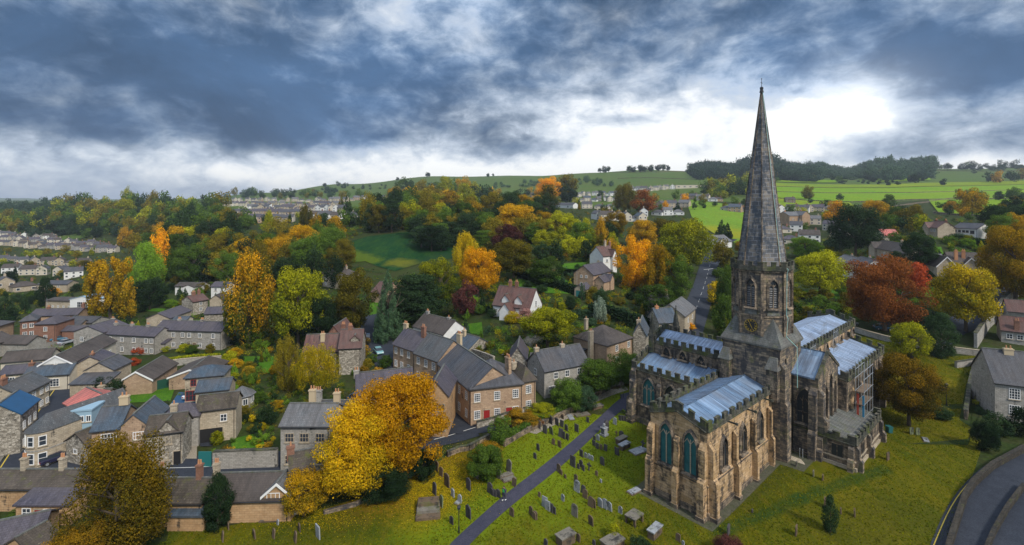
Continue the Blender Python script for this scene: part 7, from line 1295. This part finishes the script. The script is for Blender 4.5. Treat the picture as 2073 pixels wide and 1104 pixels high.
# ================================================================ cars
car(766, 716, 300, (.22, .42, .44), 'pale teal car parked on the drive below the farmhouse'); car(743, 688, 285, (.02, .03, .05), 'dark car parked higher on the farmhouse drive'); car(120, 690, 35, (.05, .16, .25), 'blue car in the small left car park'); car(134, 697, 80, (.35, .37, .4), 'silver car beside the blue one in the car park')
car(163, 713, 70, (.5, .52, .55), 'silver car at the top of the left street'); car(174, 765, 72, (.7, .72, .74), 'white van parked half way along the left street', 'van'); car(391, 805, 85, (.72, .73, .75), 'white car on the blue grey drive'); car(289, 925, 75, (.10, .33, .45), 'light blue car beside the pink stone house'); car(292, 900, 75, (.6, .62, .64), 'white car behind the light blue one'); car(117, 934, 55, (.02, .02, .05), 'dark blue car in the shadow of the round ended house')
car(1787, 668, 345, (.04, .10, .16), 'dark blue car behind the churchyard wall'); car(1722, 660, 20, (.6, .62, .65), 'white car beyond the end of the nave'); car(1893, 575, 10, (.03, .04, .05), 'dark car near the scarlet tree'); car(725, 812, 350, (.03, .12, .25), 'blue car behind the manor house')
car(2060, 560, 30, (.3, .03, .03), 'red car under the tall amber tree')
# ================================================================ churchyard monuments (crop coordinates turned into photo places)
def cr_(ox, oy, s, L_): return [(ox + a / s, oy + b / s) + tuple(r) for a, b, *r in L_]
G1 = cr_(1050, 780, 5.018, [(322, 395, 16, 'round'), (390, 410, 13, 'square'), (437, 425, 12, 'square'), (485, 465, 12, 'gothic'), (203, 440, 14, 'round'), (265, 490, 15, 'round'), (332, 500, 14, 'round', 'green'), (588, 475, 14, 'square'), (425, 530, 15, 'square'), (455, 545, 13, 'square'), (492, 555, 11, 'round'), (350, 605, 11, 'gothic', 'brown'), (415, 632, 12, 'square', 'brown'), (197, 665, 12, 'round'), (165, 748, 11, 'round'), (700, 378, 9, 'square'), (445, 345, 9, 'shoulder', 'brown'),
      (765, 615, 10, 'square'), (797, 645, 10, 'square'), (835, 655, 9, 'square', 'brown'), (880, 668, 11, 'square'), (1000, 712, 14, 'square'), (637, 728, 13, 'square'), (678, 738, 9, 'round', 'pale'), (712, 750, 9, 'round', 'pale'), (745, 765, 9, 'round', 'pale'), (850, 812, 15, 'gothic'), (548, 830, 19, 'square'), (605, 850, 9, 'round'), (632, 835, 13, 'round'), (655, 870, 10, 'square'), (712, 870, 15, 'cross'), (790, 920, 9, 'shoulder', 'brown'), (405, 885, 15, 'round', 'brown'), (430, 910, 10, 'round', 'brown'),
      (475, 945, 7, 'round', 'brown'), (580, 985, 13, 'round', 'brown'), (590, 1085, 20, 'round', 'pale'), (655, 1100, 14, 'round'), (805, 562, 11, 'gothic', 'pale'), (767, 560, 8, 'square'), (975, 400, 12, 'round', 'pale'), (1030, 360, 9, 'square'), (1055, 362, 9, 'square'), (1080, 365, 9, 'square'), (990, 515, 9, 'cross', 'brown'), (1043, 545, 14, 'gothic', 'dark'), (835, 990, 5, 'square', 'pale'), (1260, 640, 14, 'cross')])
G2 = cr_(800, 920, 6.0, [(500, 205, 17, 'round', 'brown'), (556, 268, 16, 'round', 'brown'), (630, 400, 25, 'round', 'brown'), (890, 435, 21, 'round'), (475, 495, 22, 'round'), (700, 520, 15, 'round', 'pale'), (780, 590, 15, 'gothic', 'pale'), (890, 775, 24, 'gothic'), (685, 850, 14, 'round'), (1145, 470, 19, 'gothic'), (1180, 500, 12, 'square'), (1210, 515, 12, 'square'), (1255, 525, 15, 'round'), (1325, 515, 15, 'round'), (985, 295, 18, 'gothic', 'slab'), (1260, 300, 18, 'round', 'slab'), (1375, 215, 22, 'gothic', 'slab'), (1440, 390, 15, 'round', 'brown'),
      (1415, 750, 16, 'round', 'brown'), (1650, 740, 16, 'gothic', 'brown'), (1690, 790, 14, 'gothic', 'brown'), (1750, 520, 9, 'round', 'brown'), (555, 640, 20, 'round', 'green')])
G3 = cr_(1080, 940, 5.758, [(125, 500, 18, 'square', 'pale'), (165, 540, 17, 'square', 'pale'), (205, 560, 15, 'square'), (240, 578, 13, 'square'), (340, 430, 12, 'round', 'pale'), (478, 612, 22, 'round', 'slab'), (600, 400, 16, 'round', 'brown'), (665, 500, 18, 'round', 'brown'), (700, 505, 17, 'round', 'brown'), (778, 500, 16, 'round', 'pale'), (830, 520, 17, 'round', 'pale'), (890, 545, 16, 'round', 'pale'), (1010, 575, 13, 'gothic', 'pale'), (670, 712, 18, 'round', 'brown'), (140, 960, 14, 'gothic'), (22, 640, 14, 'round', 'brown'), (705, 945, 10, 'gothic'), (520, 905, 14, 'round', 'brown'), (1685, 900, 14, 'round', 'brown'), (1745, 945, 8, 'round', 'pale'), (370, 165, 7, 'round', 'brown'), (785, 215, 6, 'square', 'pale')])
G4 = cr_(1440, 940, 5.18, [(180, 745, 20, 'gothic', 'dark', -40), (890, 745, 19, 'round', 'brown', -40), (1505, 550, 15, 'shoulder', 'brown', -40), (1360, 520, 11, 'round', 'brown', -40), (1190, 450, 18, 'round', 'brown', -40), (1072, 130, 11, 'square', 'slab', -40), (1170, 170, 11, 'round', 'brown', -40), (430, 510, 7, 'round', 'dark', -40)])
G5 = [(1798, 932, 14, 'square', 'brown', -60), (1846, 880, 13, 'round', 'green', -80), (1858, 881, 13, 'round', 'green', -80), (450, 1096, 18, 'round', 'brown'), (462, 1072, 14, 'round', 'brown'), (515, 1090, 17, 'round', 'brown'), (553, 1090, 17, 'round', 'brown'), (562, 1063, 10, 'round', 'pale'), (606, 1076, 15, 'round', 'brown'), (597, 1098, 19, 'round', 'brown'), (644, 1090, 24, 'square', 'pale'), (1612, 945, 9, 'square', 'slab', -40)]
MN = {'dark': 'dark', 'brown': 'brown', 'pale': 'pale', 'green': 'lichened green', 'slab': 'grey'}; SN = {'round': 'round topped', 'square': 'square topped', 'gothic': 'pointed', 'shoulder': 'shouldered', 'cross': 'cross shaped'}
for zone, G in (('beside the upper stretch of the path', G1), ('left of the path', G2), ('in the front of the churchyard', G3), ('on the grass right of the chancel', G4), ('near the churchyard boundary', G5)):
    for g in G:
        x, y, h, s = g[:4]; m_ = g[4] if len(g) > 4 else 'dark'; headstone(x, y, h * 1.15, s, m_, g[5] if len(g) > 5 else None, .62, f'{MN[m_]} {SN[s]} headstone {zone}')
for a in [(1155, 846, 2.0, .9, .2, 'pale', 100, 'pale flat slab grave at the upper churchyard'), (1178, 841, 2.8, 1.1, .3, 'slab', 20, 'long pale ledger stone by the gravel walk'), (1209, 827, 2.4, 1.0, .5, 'slab', 25, 'low table tomb high beside the path'), (1258, 897, 2.2, 1.0, .8, 'slab', 40, 'upper of two grey chest tombs by the railings'), (1264, 908, 2.2, 1.0, .7, 'pale', 40, 'lower of two grey chest tombs by the railings'), (1293, 914, 2.8, 1.6, .2, 'pale', 30, 'wide kerbed slab grave against the side chapel'),
          (1284, 996, 1.8, .9, .25, 'pale', 35, 'pale slab grave beside the chancel paving'), (1145, 1100, 2.2, 1.3, 1.0, 'slab', 35, 'chest tomb cut by the bottom edge left of the sapling'), (1326, 1085, 2.2, 1.0, .9, 'pale', 45, 'pale blue grey chest tomb at the bottom'), (1240, 1108, 2.6, 1.6, .8, 'slab', 35, 'broken tomb with a sapling growing from it'), (1025, 962, 1.8, .8, .2, 'slab', 30, 'upper fallen pale slab behind the churchyard bush'), (1030, 971, 1.8, .8, .2, 'slab', 30, 'lower fallen pale slab behind the churchyard bush'),
          (928, 1018, .9, .6, .2, 'pale', 60, 'small fallen pale stone left of the lamp post'), (1874, 892, 1.6, .7, .2, 'pale', 60, 'small white ledger stone near the russet tree'), (546, 1053, 2.0, .8, .3, 'slab', 5, 'two plank stone bench in the lower churchyard'), (1188, 783, 2.0, .9, .4, 'slab', 10, 'low stone bench beside the gravel walk'), (1246, 786, 2.2, .8, .6, 'slab', 15, 'wooden toned bench slab at the head of the path')]:
    tomb(*a[:7], label=a[7])
tomb(1284, 1057, 2.0, 1.5, .85, 'slab', 42, 'table tomb on four stone legs in front of the chancel', True, 'table_tomb')
s0 = at(867, 1038); cs = empty('stepped_tomb', s0, R(8)); autolabel(cs, 867, 'big stepped brown stone tomb left of the lamp post', 'tomb')
for k, (w, z) in enumerate(((3.0, .35), (2.5, .7), (2.0, 1.05))): MB().box(-1.5 + .1 * k, 1.5 - .1 * k, -1.6 + k * .9, 1.6, z - .6 if k == 0 else z - .349, z).build('step', GR['slab' if k % 2 else 'brown'], cs)
ob = at(1223, 882); o = empty('obelisk_monument', ob, R(41)); autolabel(o, 1223, 'pale urn topped pedestal monument beside the path', 'monument')
MB().box(-.55, .55, -.55, .55, -.2, .35).build('base', GR['pale'], o); MB().box(-.4, .4, -.4, .4, .35, 1.3).box(-.5, .5, -.5, .5, 1.3, 1.42).build('pedestal', GR['pale'], o); MB().tube((0, 0, 1.42), (0, 0, 1.7), .14, .22, 10).ball((0, 0, 1.85), .24).build('urn', GR['pale'], o)
o = MB().box(-.35, .35, -.3, .3, -.2, 1.5).prism([(-.35, -.3), (.35, -.3), (.35, .3), (-.35, .3)], 1.5, 1.8, top=[(-.1, -.1), (.1, -.1), (.1, .1), (-.1, .1)]).build('pillar_monument', GR['dark']); o.location = at(1228, 872); autolabel(o, 1228, 'dark block monument behind the urn topped pedestal', 'monument')
def lamp(px, py, hpx, label, banner=False):
    p = at(px, py); h = hpx * p.y / F; r = empty('lamp_post', p); autolabel(r, px, label, 'lamp post'); MB().tube((0, 0, -.1), (0, 0, .8), .11, .09, 10).tube((0, 0, .8), (0, 0, h - .3), .055, .045, 8).build('post', MT['black'], r)
    MB().prism([(-.13, -.13), (.13, -.13), (.13, .13), (-.13, .13)], h - .3, h, top=[(-.2, -.2), (.2, -.2), (.2, .2), (-.2, .2)]).build('lantern', MT['glass'], r); MB().prism([(-.22, -.22), (.22, -.22), (.22, .22), (-.22, .22)], h, h + .2, top=[(-.03, -.03), (.03, -.03), (.03, .03), (-.03, .03)]).build('lantern_cap', MT['black'], r)
    if banner: MB().box(-.9, -.08, -.03, .03, h - 1.2, h - .2).build('sign', MT['black'], r)
lamp(929, 1080, 54, 'black lamp post left of the churchyard path'); lamp(1916, 822, 44, 'lamp post with a dark sign right of the russet tree', True)
for px, py, hp in ((1262, 806, 8), (1257, 808, 8)): o = MB().tube((0, 0, -.1), (0, 0, .95), .07, .06, 8).ball((0, 0, .97), .09).build('bollard', MT['black']); o.location = at(px, py); autolabel(o, px, 'short black bollard at the head of the path', 'bollard')
for px, py in ((1619, 926), (1625, 928)): o = MB().tube((0, 0, -.1), (0, 0, 1.3), .05, .05, 8).ball((0, 0, 1.33), .07).build('handrail_post', MT['steel']); o.location = at(px, py); autolabel(o, px, 'pale handrail post by the vestry steps', 'post')
for px, py, hp, lb in ((95, 664, 60, 'tall pale flagpole behind the brick houses'), (740, 688, 14, 'short white lamp on the drive wall'), (430, 818, 12, 'small garden lamp by the drive'), (1168, 580, 30, 'telegraph pole beside the stone garage')):
    p = at(px, py); o = MB().tube((0, 0, -.1), (0, 0, hp * p.y / F), .07, .045, 8).ball((0, 0, hp * p.y / F), .09).build('pole', MT['steel']); o.location = p; autolabel(o, px, lb, 'pole')
for px, py, c in ((192, 698, (.02, .22, .45)), (735, 812, (.02, .15, .4)), (1800, 876, (.02, .12, .12))):
    p = at(px, py); o = MB().prism([(-.3, -.35), (.3, -.35), (.3, .35), (-.3, .35)], 0, 1.0, top=[(-.36, -.42), (.36, -.42), (.36, .42), (-.36, .42)]).box(-.38, .38, -.45, .45, 1.0, 1.08).build('wheelie_bin', plain('bin_plastic', c, .5)); o.location = p; autolabel(o, px, {192: 'blue wheelie bin beside the tall gabled house', 735: 'blue wheelie bin behind the manor house', 1800: 'dark teal bin beside the vestry'}[px], 'bin')
# person walking up the path in a dark coat over a green top
def person(px, py, h, ang, top, legs, label):
    p = at(px, py); s = h / 1.75
    J = {'pel': (0, 0, .93), 'wai': (0, .01, 1.08), 'che': (0, .03, 1.30), 'nek': (0, .04, 1.47), 'hd0': (0, .05, 1.56), 'hd1': (0, .06, 1.66), 'hpL': (.10, 0, .88), 'knL': (.11, .16, .50), 'anL': (.11, .12, .10), 'toL': (.12, .26, .05), 'hpR': (-.10, 0, .88), 'knR': (-.11, .03, .50), 'anR': (-.11, -.18, .13), 'toR': (-.12, -.06, .04),
         'shL': (.20, .03, 1.40), 'elL': (.26, -.06, 1.14), 'haL': (.26, .05, .92), 'fiL': (.25, .10, .84), 'shR': (-.20, .03, 1.40), 'elR': (-.26, .02, 1.14), 'haR': (-.24, .20, 1.0), 'fiR': (-.22, .27, .95)}
    Rr = {'pel': .15, 'wai': .135, 'che': .165, 'nek': .06, 'hd0': .085, 'hd1': .10, 'hpL': .09, 'knL': .062, 'anL': .042, 'toL': .038, 'hpR': .09, 'knR': .062, 'anR': .042, 'toR': .038, 'shL': .068, 'elL': .045, 'haL': .033, 'fiL': .024, 'shR': .068, 'elR': .045, 'haR': .033, 'fiR': .024}
    Ed = ['pel wai', 'wai che', 'che nek', 'nek hd0', 'hd0 hd1', 'pel hpL', 'hpL knL', 'knL anL', 'anL toL', 'pel hpR', 'hpR knR', 'knR anR', 'anR toR', 'che shL', 'shL elL', 'elL haL', 'haL fiL', 'che shR', 'shR elR', 'elR haR', 'haR fiR']
    ks = list(J); me = bpy.data.meshes.new('person'); me.from_pydata([tuple(c * s for c in J[k]) for k in ks], [tuple(ks.index(q) for q in e.split()) for e in Ed], [])
    o = bpy.data.objects.new('person', me); C.objects.link(o); me.materials.append(plain('coat', top, .8, var=.15)); o.modifiers.new('skin', 'SKIN'); sd = o.modifiers.new('sub', 'SUBSURF'); sd.levels = 1; sd.render_levels = 2
    if not me.skin_vertices:
        bm = bmesh.new(); bm.from_mesh(me); bm.verts.layers.skin.verify(); bm.to_mesh(me); bm.free()
    for i, k in enumerate(ks): me.skin_vertices[0].data[i].radius = (Rr[k] * s, Rr[k] * s)
    me.skin_vertices[0].data[0].use_root = True
    o.location = p + Vector((0, 0, .1)); o.rotation_euler = (0, 0, R(ang)); autolabel(o, px, label, 'person'); hd = MB().ball((0, .07 * s, 1.64 * s), .115 * s, 12, 8, 1.15).build('head', plain('skin', (.45, .28, .2), .6), o); MB().ball((0, .045 * s, 1.68 * s), .122 * s, 12, 8, 1.05).build('hair', plain('hair', (.05, .035, .02), .8), hd)
    MB().box(-.13 * s, .13 * s, .165 * s, .20 * s, 1.08 * s, 1.42 * s).build('jacket_front', plain('green_jacket', (.05, .45, .10), .7), o)
    for x, y in ((.12, .2), (-.12, -.1)): MB().box((x - .05) * s, (x + .05) * s, (y - .1) * s, (y + .12) * s, .0, .09 * s).build('shoe', MT['white'], o)
person(1021, 1014, 1.75, 140, (.03, .035, .06), None, 'person in dark clothes and white shoes walking down the churchyard path')
# fallen leaves under the golden tree
g = np.random.default_rng(5); Lp = []
for cx_, cy_, sx, sy, n_ in ((870, 985, 75, 48, 13000), (935, 960, 50, 38, 2500), (1850, 800, 60, 55, 4000), (640, 1050, 90, 22, 1800)):
    xs = g.normal(cx_, sx * .55, n_); ys_ = g.normal(cy_, sy * .6, n_)
    for x, y in zip(xs, ys_):
        if y < 700 or y > 1120: continue
        Yd = CH * F / (y - HY); Lp.append(((x - CX) / F * Yd, Yd))
Lp = np.array(Lp); zz = hz(Lp[:, 0], Lp[:, 1]) + .10; n_ = len(Lp); c = np.column_stack([Lp, zz]); a = g.normal(size=(n_, 3)) * [1, 1, .35]; a /= np.linalg.norm(a, axis=1)[:, None]; b = np.cross(a, [0, 0, 1]); s = g.uniform(.03, .075, (n_, 1))
q = np.stack([c - a * s, c - b * s, c + a * s, c + b * s], 1).reshape(-1, 3); me = bpy.data.meshes.new('fallen_leaves'); me.vertices.add(len(q)); me.vertices.foreach_set('co', q.astype(np.float32).ravel()); me.loops.add(n_ * 4); me.loops.foreach_set('vertex_index', np.arange(n_ * 4, dtype=np.int32)); me.polygons.add(n_)
me.polygons.foreach_set('loop_start', np.arange(0, n_ * 4, 4, dtype=np.int32)); me.polygons.foreach_set('loop_total', np.full(n_, 4, np.int32)); me.attributes.new('tint', 'FLOAT', 'FACE').data.foreach_set('value', g.uniform(.2, 1, n_).astype(np.float32)); me.update(); me.materials.append(PAL['yellow'])
o = bpy.data.objects.new('fallen_leaves', me); C.objects.link(o); tag(o, 'orange leaves fallen on the churchyard grass', 'leaves', kind='stuff')
# rough grass: short tufts over the churchyard
g = np.random.default_rng(9); Pq = []
CYP = [(345, 1062), (425, 1075), (560, 1042), (665, 1028), (800, 985), (905, 925), (965, 905), (1060, 862), (1180, 808), (1275, 765), (1330, 715), (1500, 675), (1650, 655), (1790, 692), (1900, 722), (1985, 720), (1955, 780), (1942, 850), (1975, 872), (1990, 900), (1962, 985), (1925, 1104), (1915, 1135), (300, 1135)]
def inpoly(x, y, P):
    r = np.zeros(len(x), bool)
    for (x1, y1), (x2, y2) in zip(P, P[1:] + P[:1]):
        if y1 != y2: r ^= ((y1 > y) != (y2 > y)) & (x < (x2 - x1) * (y - y1) / (y2 - y1) + x1)
    return r
for _ in range(1):
    n_ = 420000; Yd = g.uniform(52, 165, n_); Xd = g.uniform(-48, 120, n_); xs = CX + F * Xd / Yd; ys_ = HY + (CH - hz(Xd, Yd)) * F / Yd
    lx = (Xd - CX0) * math.sin(PHI) + (Yd - CY0) * math.cos(PHI); ly = -(Xd - CX0) * math.cos(PHI) + (Yd - CY0) * math.sin(PHI)
    pa = [at(905, 1140), at(928, 1104), at(1010, 1030), at(1100, 960), at(1180, 890), at(1235, 838), at(1275, 805)]; dm = np.full(n_, 99.)
    for a_, b_ in zip(pa, pa[1:]):
        t_ = np.clip(((Xd - a_.x) * (b_.x - a_.x) + (Yd - a_.y) * (b_.y - a_.y)) / max((b_ - a_).xy.length_squared, .01), 0, 1); dm = np.minimum(dm, np.hypot(Xd - a_.x - t_ * (b_.x - a_.x), Yd - a_.y - t_ * (b_.y - a_.y)))
    inch = ((lx > -2.0) & (lx < 20) & (ly > -1.7) & (ly < 10)) | ((lx > 13.5) & (lx < 62) & (ly > 7) & (ly < 23.5)) | ((lx > 19) & (lx < 62) & (ly > -6.6) & (ly < 23)) | ((lx > 23.5) & (lx < 40) & (ly > -10.2) & (ly < 0))
    ok = inpoly(xs, ys_, CYP) & ~inch & (dm > 1.2) & (g.random(n_) < np.clip(95 / Yd, .3, 1)); Pq.append(np.stack([Xd[ok], Yd[ok]], 1))
Pq = np.concatenate(Pq); n_ = len(Pq); c = np.column_stack([Pq, hz(Pq[:, 0], Pq[:, 1]) + .03]); a = g.normal(size=(n_, 3)) * [1, 1, 0]; a /= np.linalg.norm(a, axis=1)[:, None]; s = g.uniform(.03, .09, (n_, 1)); up_ = np.column_stack([g.normal(0, .10, n_), g.normal(0, .10, n_), g.uniform(.03, .14, n_)])
q = np.stack([c - a * s, c + a * s, c + a * s * .5 + up_, c - a * s * .5 + up_], 1).reshape(-1, 3); me = bpy.data.meshes.new('rough_grass'); me.vertices.add(len(q)); me.vertices.foreach_set('co', q.astype(np.float32).ravel()); me.loops.add(n_ * 4); me.loops.foreach_set('vertex_index', np.arange(n_ * 4, dtype=np.int32)); me.polygons.add(n_)
me.polygons.foreach_set('loop_start', np.arange(0, n_ * 4, 4, dtype=np.int32)); me.polygons.foreach_set('loop_total', np.full(n_, 4, np.int32)); me.attributes.new('tint', 'FLOAT', 'FACE').data.foreach_set('value', np.clip(.5 + .35 * np.sin(Pq[:, 0] * .35 + np.sin(Pq[:, 1] * .5)) + g.normal(0, .3, n_), 0, 1).astype(np.float32)); me.update(); me.materials.append(leafmat('rough_grass', (.055, .080, .004), (.125, .125, .006), .5))
o = bpy.data.objects.new('rough_grass', me); C.objects.link(o); tag(o, 'rough tufts of churchyard grass', 'grass', kind='stuff')
# ================================================================ haze
hb = MB().box(-13500, 13500, -400, 7600, -120, 330).build('haze', None) if False else None
HZ = bpy.data.materials.new('haze'); HZ.use_nodes = True; t = HZ.node_tree
for n in list(t.nodes): t.nodes.remove(n)
pv = t.nodes.new('ShaderNodeVolumePrincipled'); pv.inputs['Color'].default_value = (.80, .88, 1.0, 1); pv.inputs['Density'].default_value = 0.00011; pv.inputs['Anisotropy'].default_value = .2
ou = t.nodes.new('ShaderNodeOutputMaterial'); t.links.new(pv.outputs[0], ou.inputs['Volume'])
ho = MB().box(-13000, 13000, -300, 7300, -60, 260).build('haze', HZ); ho['kind'] = 'stuff'; ho['label'] = 'thin blue haze over the distant hills'; ho.display_type = 'WIRE'
# ================================================================ labels: what shares a description is told apart by its place in the row
ORD = ['leftmost', 'second from left', 'third from left', 'fourth from left', 'fifth from left', 'sixth from left', 'seventh from left', 'eighth from left', 'ninth from left', 'tenth from left', '11th from left', '12th from left', '13th from left', '14th from left', '15th from left', '16th from left', '17th from left', '18th from left']
for base, L_ in LAB.items():
    if len(L_) == 1: continue
    L_.sort(key=lambda q: q[0])
    for i, (px, o) in enumerate(L_):
        if len(L_) == 2: sfx = ('left of two', 'right of two')[i]
        elif i == len(L_) - 1: sfx = 'rightmost'
        else: sfx = ORD[i] if i < len(ORD) else f'{i + 1}th from left'
        if o.get('group') == 'dry stone field walls': continue
        o['label'] = f'{base}, {sfx}'
